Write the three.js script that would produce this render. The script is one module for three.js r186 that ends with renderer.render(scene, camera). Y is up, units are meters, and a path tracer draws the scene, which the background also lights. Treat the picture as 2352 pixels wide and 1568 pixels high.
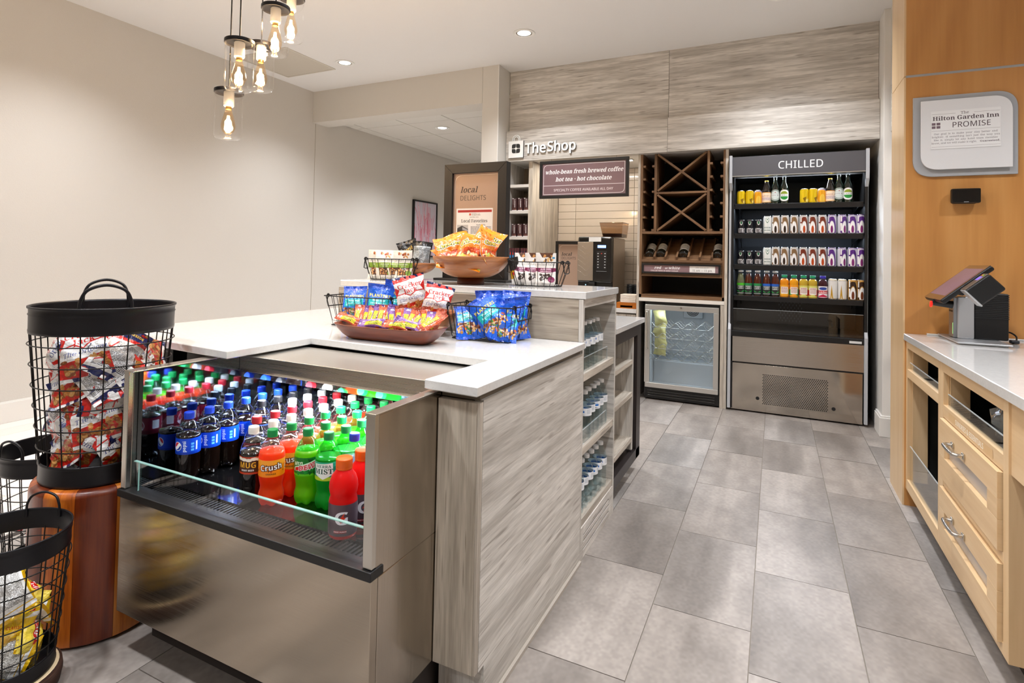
import * as THREE from 'three';
import { RoundedBoxGeometry } from 'three/addons/geometries/RoundedBoxGeometry.js';
import { mergeGeometries } from 'three/addons/utils/BufferGeometryUtils.js';
import { FontLoader } from 'three/addons/loaders/FontLoader.js';
import { TextGeometry } from 'three/addons/geometries/TextGeometry.js';
import { RectAreaLightUniformsLib } from 'three/addons/lights/RectAreaLightUniformsLib.js';

// ───────────────────────── camera, renderer, exposure ─────────────────────────
const scene = new THREE.Scene();
scene.background = new THREE.Color(0x000000);
const camera = new THREE.PerspectiveCamera(2 * Math.atan(784 / 1304.83) * 180 / Math.PI, 2352 / 1568, 0.05, 60);
camera.setViewOffset(2352, 1568, 50, 222, 2352, 1568);
camera.position.set(0, 1.17, 0);
{
  const a = 0.46545, b = -0.0222, c = 0.02085, { sin, cos } = Math;
  const Ry = [[cos(a), 0, sin(a)], [0, 1, 0], [-sin(a), 0, cos(a)]];
  const Rx = [[1, 0, 0], [0, cos(b), -sin(b)], [0, sin(b), cos(b)]];
  const Rz = [[cos(c), -sin(c), 0], [sin(c), cos(c), 0], [0, 0, 1]];
  const mul = (A, B) => A.map(r => [0, 1, 2].map(j => r[0] * B[0][j] + r[1] * B[1][j] + r[2] * B[2][j]));
  const m = mul(Rz, mul(Rx, Ry)), v = (r, s) => new THREE.Vector3(s * r[0], -s * r[1], -s * r[2]);
  camera.quaternion.setFromRotationMatrix(new THREE.Matrix4().makeBasis(v(m[0], 1), v(m[1], -1), v(m[2], -1)));
}
scene.add(camera);
const renderer = new THREE.WebGLRenderer({ antialias: true });
renderer.toneMapping = THREE.LinearToneMapping;
renderer.toneMappingExposure = 1.07;
renderer.shadowMap.enabled = true;
RectAreaLightUniformsLib.init();
const LIGHT = { can: 15.5, canAngle: 1.12, pendant: 0.5, cooler: 260, fridge: 60, wine: 22, niche: 8 };

// ───────────────────────── helpers ─────────────────────────
const PI = Math.PI;
function rng(seed) { let s = seed >>> 0; return () => { s = (s + 0x6D2B79F5) >>> 0; let t = s; t = Math.imul(t ^ (t >>> 15), t | 1); t ^= t + Math.imul(t ^ (t >>> 7), t | 61); return ((t ^ (t >>> 14)) >>> 0) / 4294967296; }; }
const taken = new Map();
function numbered(name) { const n = taken.get(name) || 0; taken.set(name, n + 1); return n ? `${name}_${String(n).padStart(3, '0')}` : name; }
function clean(g) { // same attributes, no index, so that geometries merge
  const o = g.index ? g.toNonIndexed() : g;
  for (const k of Object.keys(o.attributes)) if (!['position', 'normal', 'uv'].includes(k)) o.deleteAttribute(k);
  if (!o.attributes.uv) o.setAttribute('uv', new THREE.BufferAttribute(new Float32Array(o.attributes.position.count * 2), 2));
  o.clearGroups(); return o;
}
const mg = list => Array.isArray(list) ? (list.length === 1 ? list[0] : mergeGeometries(list.map(clean))) : list;
function obj(name, geo, mat, parent = scene) {
  const m = new THREE.Mesh(mg(geo), mat);
  m.name = parent === scene ? numbered(name) : partName(parent, name);
  m.castShadow = m.receiveShadow = true; parent.add(m); return m;
}
function partName(parent, name) { const u = parent.__n || (Object.defineProperty(parent, '__n', { value: {}, enumerable: false }), parent.__n); const n = u[name] || 0; u[name] = n + 1; return n ? `${name}_${String(n).padStart(3, '0')}` : name; }
function thing(name, label, category, [x, y, z] = [0, 0, 0], turn = 0, group) {
  const o = new THREE.Group(); o.name = numbered(name); scene.add(o); o.position.set(x, y, z); o.rotation.y = turn;
  return tag(o, label, category, group);
}
function tag(o, label, category, group) { o.userData.label = label; o.userData.category = category; if (group) o.userData.group = group; return o; }
function struct(name, geo, mat) { const m = obj(name, geo, mat); m.userData.kind = 'structure'; return m; }
function structGroup(name) { const o = new THREE.Group(); o.name = numbered(name); o.userData.kind = 'structure'; scene.add(o); return o; }
function dup(src, label, [x, y, z], turn = src.rotation.y) {
  const base = src.name.replace(/_\d{3}$/, ''); const c = src.clone(); c.name = numbered(base); scene.add(c);
  c.position.set(x, y, z); c.rotation.set(0, turn, 0); c.userData = { ...src.userData, label }; return c;
}
// uv in metres from positions; grain = the axis that u follows
function uvBox(g, grain = 'x', off = 0) {
  const o = g.index ? g.toNonIndexed() : g, p = o.attributes.position, n = o.attributes.normal, uv = new Float32Array(p.count * 2);
  for (let i = 0; i < p.count; i++) {
    const P = [p.getX(i), p.getY(i), p.getZ(i)], N = [Math.abs(n.getX(i)), Math.abs(n.getY(i)), Math.abs(n.getZ(i))];
    const ax = N[0] > N[1] && N[0] > N[2] ? 0 : N[1] > N[2] ? 1 : 2, gi = 'xyz'.indexOf(grain);
    const rest = [0, 1, 2].filter(k => k !== ax); const u = rest.includes(gi) ? gi : rest[0], v = rest.find(k => k !== u);
    uv[2 * i] = P[u] + off * 0.37; uv[2 * i + 1] = P[v] + off * 0.73 + (ax * 0.31);
  }
  o.setAttribute('uv', new THREE.BufferAttribute(uv, 2)); return o;
}
let boxSeed = 0;
// box from its extents
function bb(x0, x1, y0, y1, z0, z1, { r = 0, grain = 'x', off } = {}) {
  const [xa, xb] = [Math.min(x0, x1), Math.max(x0, x1)], [ya, yb] = [Math.min(y0, y1), Math.max(y0, y1)], [za, zb] = [Math.min(z0, z1), Math.max(z0, z1)];
  const w = xb - xa, h = yb - ya, d = zb - za, rr = Math.min(r, w * 0.45, h * 0.45, d * 0.45);
  const g = rr > 0 ? new RoundedBoxGeometry(w, h, d, 1, rr) : new THREE.BoxGeometry(w, h, d);
  g.translate((xa + xb) / 2, (ya + yb) / 2, (za + zb) / 2);
  return uvBox(g, grain, off === undefined ? boxSeed++ : off);
}
const xf = (g, { p = [0, 0, 0], r = [0, 0, 0], s = 1 } = {}) => { g.applyMatrix4(new THREE.Matrix4().compose(new THREE.Vector3(...p), new THREE.Quaternion().setFromEuler(new THREE.Euler(...r)), Array.isArray(s) ? new THREE.Vector3(...s) : new THREE.Vector3(s, s, s))); return g; };
const lathe = (pts, seg = 32, a0 = 0, a1 = PI * 2) => new THREE.LatheGeometry(pts.map(p => new THREE.Vector2(p[0], p[1])), seg, a0, a1);
const V3 = (x, y, z) => new THREE.Vector3(x, y, z);
function tube(pts, r, { seg, rad = 6, closed = false, smooth = true } = {}) {
  const v = pts.map(p => V3(...p));
  let c; if (smooth) c = new THREE.CatmullRomCurve3(v, closed, 'catmullrom', 0.5); else { c = new THREE.CurvePath(); for (let i = 0; i < v.length - 1; i++) c.add(new THREE.LineCurve3(v[i], v[i + 1])); if (closed) c.add(new THREE.LineCurve3(v[v.length - 1], v[0])); }
  return new THREE.TubeGeometry(c, seg || Math.max(2, v.length * (smooth ? 4 : 1)), r, rad, closed);
}
function rod(a, b, r, rad = 6) { const d = V3(...b).sub(V3(...a)), L = d.length(), g = new THREE.CylinderGeometry(r, r, L, rad, 1); g.applyQuaternion(new THREE.Quaternion().setFromUnitVectors(V3(0, 1, 0), d.normalize())); g.translate((a[0] + b[0]) / 2, (a[1] + b[1]) / 2, (a[2] + b[2]) / 2); return g; }
const ringGeo = (r, t, seg = 40, rad = 6) => { const g = new THREE.TorusGeometry(r, t, rad, seg); g.rotateX(PI / 2); return g; };
function shapeOf(pts) { const s = new THREE.Shape(); pts.forEach((p, i) => i ? s.lineTo(p[0], p[1]) : s.moveTo(p[0], p[1])); s.closePath(); return s; }
function extrude(shape, depth, bevel = 0, seg = 12) { return new THREE.ExtrudeGeometry(shape, { depth: depth - 2 * bevel, bevelEnabled: bevel > 0, bevelThickness: bevel, bevelSize: bevel, bevelOffset: -bevel, bevelSegments: 1, curveSegments: seg }); }
// horizontal slab from an xz outline
function slab(pts, y0, y1, bevel = 0.002) { const g = extrude(shapeOf(pts.map(p => [p[0], -p[1]])), y1 - y0, bevel); g.rotateX(-PI / 2); g.translate(0, y0 + bevel, 0); return uvBox(g, 'x'); }

// ───────────────────────── textures ─────────────────────────
function lattice(seed, n) { const r = rng(seed), a = new Float32Array(n * n); for (let i = 0; i < n * n; i++) a[i] = r(); return a; }
const LT = lattice(77, 256);
function vn(x, y, px, py) { // value noise that tiles with period (px, py)
  const xi = Math.floor(x), yi = Math.floor(y), fx = x - xi, fy = y - yi, sx = fx * fx * (3 - 2 * fx), sy = fy * fy * (3 - 2 * fy);
  const w = (i, j) => LT[((((j % py) + py) % py) * 59 & 255) * 256 + ((((i % px) + px) % px) * 37 & 255)];
  const a = w(xi, yi), b = w(xi + 1, yi), c = w(xi, yi + 1), d = w(xi + 1, yi + 1);
  return a + (b - a) * sx + (c - a) * sy + (a - b - c + d) * sx * sy;
}
function pixelTex(w, h, f, { mpu = 1, mpv = 1, srgb = true } = {}) { // f(u, v) -> [r, g, b] 0..255; the tile measures mpu x mpv metres
  const d = new Uint8Array(w * h * 4);
  for (let j = 0; j < h; j++) for (let i = 0; i < w; i++) { const c = f(i / w, j / h), k = 4 * (j * w + i); d[k] = Math.max(0, Math.min(255, c[0])); d[k + 1] = Math.max(0, Math.min(255, c[1])); d[k + 2] = Math.max(0, Math.min(255, c[2])); d[k + 3] = 255; }
  const t = new THREE.DataTexture(d, w, h, THREE.RGBAFormat); t.magFilter = THREE.LinearFilter; t.minFilter = THREE.LinearMipmapLinearFilter; t.generateMipmaps = true;
  t.wrapS = t.wrapT = THREE.RepeatWrapping; t.repeat.set(1 / mpu, 1 / mpv); if (srgb) t.colorSpace = THREE.SRGBColorSpace; t.needsUpdate = true; return t;
}
const mix3 = (a, b, t) => [a[0] + (b[0] - a[0]) * t, a[1] + (b[1] - a[1]) * t, a[2] + (b[2] - a[2]) * t];
const clamp01 = x => Math.max(0, Math.min(1, x));
// weathered grey laminate: long pale streaks with fine dark dashes along u
const greyWood = pixelTex(1024, 1024, (u, v) => {
  const s = 0.5 * vn(u * 4, v * 24, 4, 24) + 0.3 * vn(u * 8, v * 70, 8, 70) + 0.2 * vn(u * 24, v * 200, 24, 200);
  let c = mix3([180, 174, 165], [228, 223, 215], clamp01((s - 0.25) * 1.9));
  const d = vn(u * 14 + 3, v * 110, 14, 110), e = vn(u * 5 + 7, v * 42, 5, 42);
  const dash = clamp01((d - 0.74) * 5) * clamp01((e - 0.35) * 3); c = mix3(c, [132, 122, 112], dash * 0.6);
  const f = vn(u * 40, v * 250, 40, 250); return c.map(x => x * (0.965 + 0.07 * f));
}, { mpu: 1.3, mpv: 0.62 });
function plainWood(dark, mid, light, { fu = 2, fv = 14, mpu = 1.2, mpv = 0.5, ring = 0, k = 1, w = 512, h = 512 } = {}) {
  return pixelTex(w, h, (u, v) => {
    const warp = 0.5 * vn(u * 3, v * 4, 3, 4) + 0.25 * vn(u * 6 + 1, v * 8, 6, 8);
    let s = 0.5 * vn(u * fu, v * fv, fu, fv) + 0.3 * vn(u * fu * 3, v * fv * 4, fu * 3, fv * 4) + 0.2 * vn(u * fu * 10, v * fv * 12, fu * 10, fv * 12);
    if (ring) s = s * (1 - ring) + ring * (0.5 + 0.5 * Math.sin(2 * PI * (4 * v + 3 * warp)));
    s = clamp01((s - 0.5) * 1.5 * k + 0.5);
    return s < 0.5 ? mix3(dark, mid, s * 2) : mix3(mid, light, s * 2 - 1);
  }, { mpu, mpv });
}
const mapleTex = plainWood([196, 148, 92], [212, 166, 108], [222, 180, 126], { fu: 2, fv: 10, mpu: 2.2, mpv: 0.8, ring: 0.3, k: 0.8 });
const paleMapleTex = plainWood([212, 178, 132], [222, 190, 146], [230, 202, 162], { fu: 2, fv: 10, mpu: 1.4, mpv: 0.5, ring: 0.15, k: 0.8 });
const walnutTex = plainWood([88, 62, 40], [118, 86, 58], [142, 108, 76], { fu: 3, fv: 26, mpu: 0.8, mpv: 0.3 });
const darkOakTex = plainWood([18, 14, 12], [26, 21, 18], [34, 28, 24], { fu: 3, fv: 40, mpu: 0.8, mpv: 0.3 });
const acaciaTex = plainWood([136, 66, 16], [196, 112, 34], [222, 146, 60], { fu: 2, fv: 9, mpu: 0.9, mpv: 0.25, ring: 0.2 });
const bowlTex = plainWood([134, 76, 38], [172, 108, 60], [196, 134, 84], { fu: 2, fv: 9, mpu: 1, mpv: 1, ring: 0.25 });
const tileTex = pixelTex(1024, 1024, (u, v) => {
  const a = 0.5 * vn(u * 5, v * 3, 5, 3) + 0.3 * vn(u * 11, v * 6, 11, 6) + 0.2 * vn(u * 26, v * 20, 26, 20);
  const st = vn(u * 40, v * 6, 40, 6), gr = vn(u * 160, v * 160, 160, 160);
  const k = clamp01((a - 0.5) * 1.9 + 0.5) * 0.75 + st * 0.25;
  return mix3([116, 110, 105], [182, 175, 169], k).map(x => x * (0.95 + 0.1 * gr));
}, { mpu: 1.5, mpv: 1.9 });
const quartzTex = pixelTex(512, 512, (u, v) => { const n = vn(u * 120, v * 120, 120, 120), m = vn(u * 40, v * 40, 40, 40); const k = 0.97 + 0.03 * m - (n > 0.9 ? 0.05 : 0); return [226 * k, 225 * k, 222 * k]; }, { mpu: 0.35, mpv: 0.35 });
const brushTex = pixelTex(256, 512, (u, v) => { const n = 0.6 * vn(u * 2, v * 250, 2, 250) + 0.4 * vn(u * 8, v * 125, 8, 125); const k = 110 + 90 * n; return [k, k, k]; }, { mpu: 0.6, mpv: 0.25, srgb: false });
const plasterTex = pixelTex(256, 256, (u, v) => { const n = vn(u * 60, v * 60, 60, 60) * 0.6 + vn(u * 128, v * 128, 128, 128) * 0.4; const k = 255 * n; return [k, k, k]; }, { mpu: 0.3, mpv: 0.3, srgb: false });
// canvas art
function cv(w, h, draw) {
  const c = document.createElement('canvas'); c.width = w; c.height = h; const x = c.getContext('2d'); draw(x, w, h);
  const t = new THREE.CanvasTexture(c); t.colorSpace = THREE.SRGBColorSpace; t.anisotropy = 8; return t;
}
function fillR(x, c, a, b, w, h) { x.fillStyle = c; x.fillRect(a, b, w, h); }
function text(x, s, px, py, font, color, align = 'center', maxW) { x.font = font; x.fillStyle = color; x.textAlign = align; x.textBaseline = 'middle'; if (maxW) x.fillText(s, px, py, maxW); else x.fillText(s, px, py); }
function poly(x, c, pts) { x.fillStyle = c; x.beginPath(); pts.forEach((p, i) => i ? x.lineTo(p[0], p[1]) : x.moveTo(p[0], p[1])); x.closePath(); x.fill(); }
function disc(x, c, a, b, r, ry = r, rot = 0) { x.fillStyle = c; x.beginPath(); x.ellipse(a, b, r, ry, rot, 0, PI * 2); x.fill(); }
function turned(x, a, b, ang, f, sx = 1) { x.save(); x.translate(a, b); x.rotate(ang); x.scale(sx, 1); f(); x.restore(); }
function smallPrint(x, c, a, b, w, h, n, seed = 1) { const r = rng(seed); x.fillStyle = c; for (let i = 0; i < n; i++) { let k = a; const yy = b + h * i / n; while (k < a + w - 4) { const L = Math.min(4 + r() * w * 0.12, a + w - k); x.fillRect(k, yy, L, h / n * 0.5); k += L + 3; } } }

// ───────────────────────── materials ─────────────────────────
const std = (color, rough = 0.6, extra = {}) => new THREE.MeshStandardMaterial({ color, roughness: rough, ...extra });
const phy = (color, rough, extra = {}) => new THREE.MeshPhysicalMaterial({ color, roughness: rough, ...extra });
const M = {
  wall: std(0xd7d2ca, 0.85, { bumpMap: plasterTex, bumpScale: 0.0006 }),
  header: std(0xd9d4cb, 0.85),
  ceil: std(0xf0efed, 0.9),
  white: std(0xe6e3dc, 0.6),
  trim: std(0xe9e6e0, 0.45),
  grey: std(0xffffff, 0.5, { map: greyWood }),
  maple: phy(0xf4ddbb, 0.38, { map: mapleTex, clearcoat: 0.25, clearcoatRoughness: 0.3 }),
  pale: std(0xffffff, 0.42, { map: paleMapleTex }),
  walnut: std(0xffffff, 0.5, { map: walnutTex }),
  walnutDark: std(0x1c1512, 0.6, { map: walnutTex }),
  darkOak: std(0xffffff, 0.5, { map: darkOakTex }),
  bowl: phy(0xffffff, 0.38, { map: bowlTex, clearcoat: 0.35, clearcoatRoughness: 0.25 }),
  tray: phy(0xa8714e, 0.4, { map: bowlTex, clearcoat: 0.3, clearcoatRoughness: 0.3 }),
  quartz: phy(0xffffff, 0.12, { map: quartzTex, clearcoat: 0.4, clearcoatRoughness: 0.05 }),
  steel: phy(0xb3a99c, 0.33, { metalness: 1, anisotropy: 0.75, roughnessMap: brushTex, bumpMap: brushTex, bumpScale: 0.00004 }),
  steelPlain: std(0xc6c2ba, 0.25, { metalness: 1 }),
  chrome: std(0xd8d6d2, 0.12, { metalness: 1 }),
  alu: std(0xc9c8c4, 0.38, { metalness: 0.85 }),
  aluPaint: std(0xb4b6b8, 0.4, { metalness: 0.5 }),
  black: std(0x0b0b0c, 0.45),
  blackGloss: phy(0x070708, 0.1, { clearcoat: 1, clearcoatRoughness: 0.04 }),
  blackMatt: std(0x111112, 0.7),
  blackMetal: std(0x17161a, 0.38, { metalness: 0.35 }),
  wire: std(0x1c1a19, 0.4, { metalness: 0.5 }),
  bronze: std(0x393231, 0.4, { metalness: 0.55 }),
  mirrorDark: std(0x7d8a98, 0.04, { metalness: 1 }),
  glass: phy(0xffffff, 0.0, { transmission: 1, thickness: 0, ior: 1.45 }),
  acrylic: phy(0xf4f6f5, 0.02, { transmission: 1, thickness: 0, ior: 1.49 }),
  acrylicEdge: phy(0xe9eeee, 0.2, { transmission: 0.5, thickness: 0 }),
  glassEdge: phy(0xbfe8e0, 0.12, { transmission: 0.6, thickness: 0 }),
  print: null,
};
const lit = (color, k, base = 0x000000) => new THREE.MeshStandardMaterial({ color: base, emissive: color, emissiveIntensity: k, roughness: 0.5 });
const printed = (tex, rough = 0.45, extra = {}) => std(0xffffff, rough, { map: tex, ...extra });
// a flat print just proud of a board: width, height, centre, turn about y
function decal(name, w, h, mat, parent, [x, y, z], ry = 0, rx = 0) { const g = new THREE.PlaneGeometry(w, h); xf(g, { r: [rx, 0, 0] }); xf(g, { r: [0, ry, 0], p: [x, y, z] }); return obj(name, g, mat, parent); }
// ───────────────────────── the room ─────────────────────────
const CE = 2.957;
{ // floor: grey porcelain tiles laid in a third-offset bond, pale planks on the far left
  const fl = structGroup('floor');
  obj('grout_bed', bb(-4.75, 3.4, -0.12, -0.004, -9.7, 2.8), std(0x8d8479, 0.9), fl);
  const P = 0.3045, Q = 0.604, gap = 0.0016, r = rng(5), geos = [];
  for (let i = 0; i < 8; i++) geos.push(uvBox(xf(new THREE.BoxGeometry(P - 2 * gap, 0.012, Q - 2 * gap), { p: [0, -0.006, 0] }), 'x', i * 1.7 + 0.3));
  const tones = [0xffffff, 0xf4f1ee, 0xf9f6f3, 0xeeeae6].map(c => phy(c, 0.42, { map: tileTex, clearcoat: 0.12, clearcoatRoughness: 0.25 }));
  const rest = [];
  for (let k = -9; k <= 10; k++) for (let n = -9; n <= 4; n++) {
    const cx = -0.059 + P * (k + 0.5), z0 = -2.42 + 0.2017 * k - Math.round(0.2017 * k / Q) * Q + Q * n, cz = z0 + Q / 2;
    if (cx < -2.75 || cx > 3.2) continue;
    const near = cx > -2.45 && cx < 1.3 && cz > -5.3 && cz < -0.55;
    const m = new THREE.Mesh(geos[Math.floor(r() * 8)], tones[Math.floor(r() * 4)]);
    m.position.set(cx, (r() - 0.5) * 0.0008, cz); m.rotation.y = r() < 0.5 ? PI : 0;
    if (near) { m.name = partName(fl, 'tile'); m.receiveShadow = m.castShadow = true; fl.add(m); }
    else { m.updateMatrix(); rest.push(m.geometry.clone().applyMatrix4(m.matrix)); }
  }
  const st = obj('tile_field', mergeGeometries(rest), tones[0], fl); st.userData.kind = 'stuff';
  const plank = [0xe6ddd4, 0xe1d7cd, 0xeae2da].map(c => std(c, 0.5));
  for (let i = 0; i < 12; i++) for (let j = 0; j < 6; j++) {
    const x0 = -4.58 + i * 0.15, z0 = 0.6 - j * 1.2 - (i % 3) * 0.4;
    obj('plank', bb(x0 + 0.001, x0 + 0.149, -0.01, 0, z0 - 1.199, z0 - 0.001), plank[(i * 2 + j) % 3], fl);
  }
  obj('threshold_strip', bb(-2.78, -2.75, -0.01, 0.002, -4.6, 1.0), M.bronze, fl);
}
struct('ceiling', bb(-4.75, 3.4, CE, CE + 0.12, -4.95, 2.8), M.ceil);
struct('wall_left', bb(-4.75, -4.58, -0.1, CE + 0.1, -9.7, 2.8), M.wall);
struct('wall_rear', bb(-4.75, 3.4, -0.1, CE + 0.1, 2.65, 2.8), M.wall);
struct('wall_far_right', bb(3.25, 3.4, -0.1, CE + 0.1, -3.8, 2.8), M.wall);
struct('baseboard_left', [bb(-4.58, -4.566, 0, 0.135, -9.6, 2.6, { r: 0.003 }), bb(-4.58, -4.57, 0.13, 0.143, -9.6, 2.6, { r: 0.003 })], M.trim);
struct('wall_back', [bb(-4.75, -2.472, 2.615, CE + 0.05, -4.93, -4.69), bb(-2.472, -2.302, -0.05, CE + 0.05, -4.95, -4.69, { r: 0.006 })], M.header);
struct('trim_1', bb(-2.309, -2.2985, 0.14, CE - 0.001, -4.697, -4.6865, { r: 0.004 }), M.trim);
struct('trim_2', bb(-4.582, -4.5775, 0, 2.615, -4.735, -4.731), std(0xa89d8d, 0.8));
{ // the next room beyond the opening: lower suspended tile ceiling
  const c = structGroup('ceiling');
  obj('tile_grid', bb(-4.7, -2.2, 2.702, 2.74, -9.65, -4.93), std(0xb9b3a8, 0.8), c);
  const xs = [-4.58, -4.43, -3.83, -3.235, -2.64, -2.3], zs = [-4.93, -5.41, -6.02, -6.62, -7.21, -7.81, -8.41, -9.01, -9.6];
  const tm = std(0xe2ded6, 0.9);
  for (let i = 0; i < 5; i++) for (let j = 0; j < 8; j++) obj('ceiling_tile', bb(xs[i] + 0.005, xs[i + 1] - 0.005, 2.692, 2.702, zs[j + 1] + 0.005, zs[j] - 0.005, { r: 0.002 }), tm, c);
}
struct('wall_next_room', [bb(-4.75, -2.2, -0.1, 2.75, -9.75, -9.6), bb(-2.302, -2.19, -0.1, 2.75, -9.6, -5.76)], M.wall);
struct('wall_rear_service', bb(-2.31, 3.4, -0.1, CE + 0.1, -5.9, -5.75), std(0x2a2725, 0.8));
{ // laminate soffit over the drinks wall: two upper panels and a deeper lower fascia
  const s = structGroup('soffit');
  obj('soffit_core', bb(-2.3, 0.663, 2.085, CE, -5.75, -4.956), M.white, s);
  obj('panel', bb(-2.298, -0.819, 2.371, CE, -4.956, -4.935, { grain: 'x', off: 1.3 }), M.grey, s);
  obj('panel', bb(-0.816, 0.662, 2.371, CE, -4.956, -4.935, { grain: 'x', off: 5.1 }), M.grey, s);
  const f = std(0xffffff, 0.5, { map: greyWood });
  obj('fascia_panel', bb(-2.298, -0.8135, 2.081, 2.368, -4.956, -4.87, { grain: 'x', off: 7.7 }), f, s);
  obj('fascia_panel', bb(-0.8115, 0.662, 2.081, 2.368, -4.956, -4.87, { grain: 'x', off: 9.2 }), f, s);
}
{ // white column at the right end of the drinks wall, with its base and the laminate lintel and door beyond
  struct('column', [bb(0.664, 0.8, 0, CE, -5.75, -4.72, { r: 0.004 })], M.trim);
  struct('baseboard_column', [bb(0.646, 0.72, 0, 0.13, -4.93, -4.705, { r: 0.003 }), bb(0.652, 0.72, 0.125, 0.142, -4.93, -4.71, { r: 0.003 })], M.trim);
  struct('wall_right_return', bb(0.702, 0.9, 2.415, CE, -4.72, -3.77), M.header);
  struct('lintel', bb(0.70, 0.9, 2.085, 2.415, -4.685, -3.77, { grain: 'z', off: 2 }), M.grey);
  const d = structGroup('door_1');
  obj('door_slab', bb(0.76, 0.8, 0.01, 2.085, -4.7, -3.775), M.trim, d);
  for (const [a, b, c, e] of [[0.01, 0.16, -4.7, -3.775], [0.42, 0.54, -4.7, -3.775], [1.95, 2.085, -4.7, -3.775], [0.01, 2.08, -4.7, -4.6]]) obj('door_rail', bb(0.742, 0.765, a, b, c, e, { r: 0.003 }), M.trim, d);
}
{ // wing wall clad in maple veneer, at the right
  const w = structGroup('wall_right');
  obj('wall_core', bb(0.585, 3.3, 0, CE, -3.75, -3.455), M.white, w);
  const A = { grain: 'y' };
  obj('panel', bb(0.5745, 1.75, 0, 2.107, -3.457, -3.437, { ...A, off: 0.4 }), M.maple, w);
  obj('panel', bb(0.5745, 1.75, 2.119, CE, -3.457, -3.437, { ...A, off: 2.9 }), M.maple, w);
  obj('panel', bb(1.753, 3.25, 0, 2.107, -3.457, -3.437, A), M.maple, w);
  obj('panel', bb(1.753, 3.25, 2.119, CE, -3.457, -3.437, A), M.maple, w);
  obj('joint_strip', bb(0.575, 3.25, 2.107, 2.119, -3.455, -3.4385), M.aluPaint, w);
  obj('end_panel', bb(0.567, 0.5745, 0, 2.111, -3.767, -3.437, { ...A, off: 3.3 }), std(0xffffff, 0.3, { map: paleMapleTex }), w);
  obj('end_panel', bb(0.567, 0.5745, 2.115, CE, -3.767, -3.437, { ...A, off: 6.1 }), std(0xffffff, 0.3, { map: paleMapleTex }), w);
  obj('back_panel', bb(0.5745, 3.25, 0, CE, -3.767, -3.75, A), M.maple, w);
}
// ───────────────────────── ceiling fittings ─────────────────────────
function downlight(x, y, z, label, on = LIGHT.can, group) {
  const t = thing('recessed_downlight', label, 'ceiling light', [x, y, z], 0, group);
  obj('trim_ring', lathe([[0.078, 0], [0.086, -0.001], [0.088, -0.004], [0.086, -0.006], [0.068, -0.007], [0.064, -0.004], [0.078, 0]], 36), std(0xf4f3ef, 0.5), t);
  obj('reflector', lathe([[0.066, -0.0042], [0.06, -0.0022], [0.05, -0.0016]], 36), M.chrome, t);
  obj('lamp_lens', lathe([[0, -0.0022], [0.054, -0.0018], [0.06, -0.0008]], 36), lit(0xfffaf4, 5), t);
  const s = new THREE.SpotLight(0xf6f9ff, on, 0, LIGHT.canAngle, 1, 2); s.position.set(0, -0.012, 0); s.target.position.set(0, -2, 0); s.castShadow = true; s.shadow.radius = 5; t.add(s); t.add(s.target);
  return t;
}
downlight(-1.80, CE, -4.105, 'recessed ceiling downlight above the coffee counter, larger of the two in the main ceiling');
downlight(-3.607, CE, -4.08, 'recessed ceiling downlight beside the ceiling access panel, near the left wall');
downlight(-3.541, 2.692, -5.72, 'recessed downlight in the tiled ceiling of the next room', LIGHT.can * 1.25);
downlight(-3.2, 2.692, -8.1, 'recessed downlight deep in the next room, hidden behind the poster frame', LIGHT.can * 1.2);
for (const [x, z, n, k] of [[0.02, -4.2, 'just above the chilled drinks case'], [-3.65, -2.1, 'over the left end of the worktop'], [-1.75, -2.3, 'over the snack counter', 0.62], [-0.75, -1.35, 'over the end of the snack counter', 0.8], [0.0, -2.2, 'over the tiled aisle'], [-3.65, -0.3, 'in the near left corner of the room'], [-1.8, -0.3, 'in front of the soda cooler'], [0.0, -0.3, 'over the camera end of the aisle'], [1.7, -2.3, 'over the checkout counter'], [1.7, -0.3, 'behind the checkout counter'], [-1.0, 1.5, 'towards the rear wall']])
  downlight(x, CE, z, `recessed ceiling downlight out of view ${n}`, LIGHT.can * (k || 1));
{
  const t = thing('ceiling_access_panel', 'square off-white ceiling access panel behind the hanging pendant lamps', 'ceiling panel', [-4.125, CE, -3.87]);
  obj('panel_frame', [bb(-0.312, 0.312, -0.006, 0, 0.3, 0.316), bb(-0.312, 0.312, -0.006, 0, -0.316, -0.3), bb(0.3, 0.316, -0.006, 0, -0.3, 0.3), bb(-0.316, -0.3, -0.006, 0, -0.3, 0.3)], std(0xd6d0c4, 0.8), t);
  obj('panel_door', bb(-0.296, 0.296, -0.004, 0, -0.296, 0.296), std(0xcfc8bb, 0.85), t);
}
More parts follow.
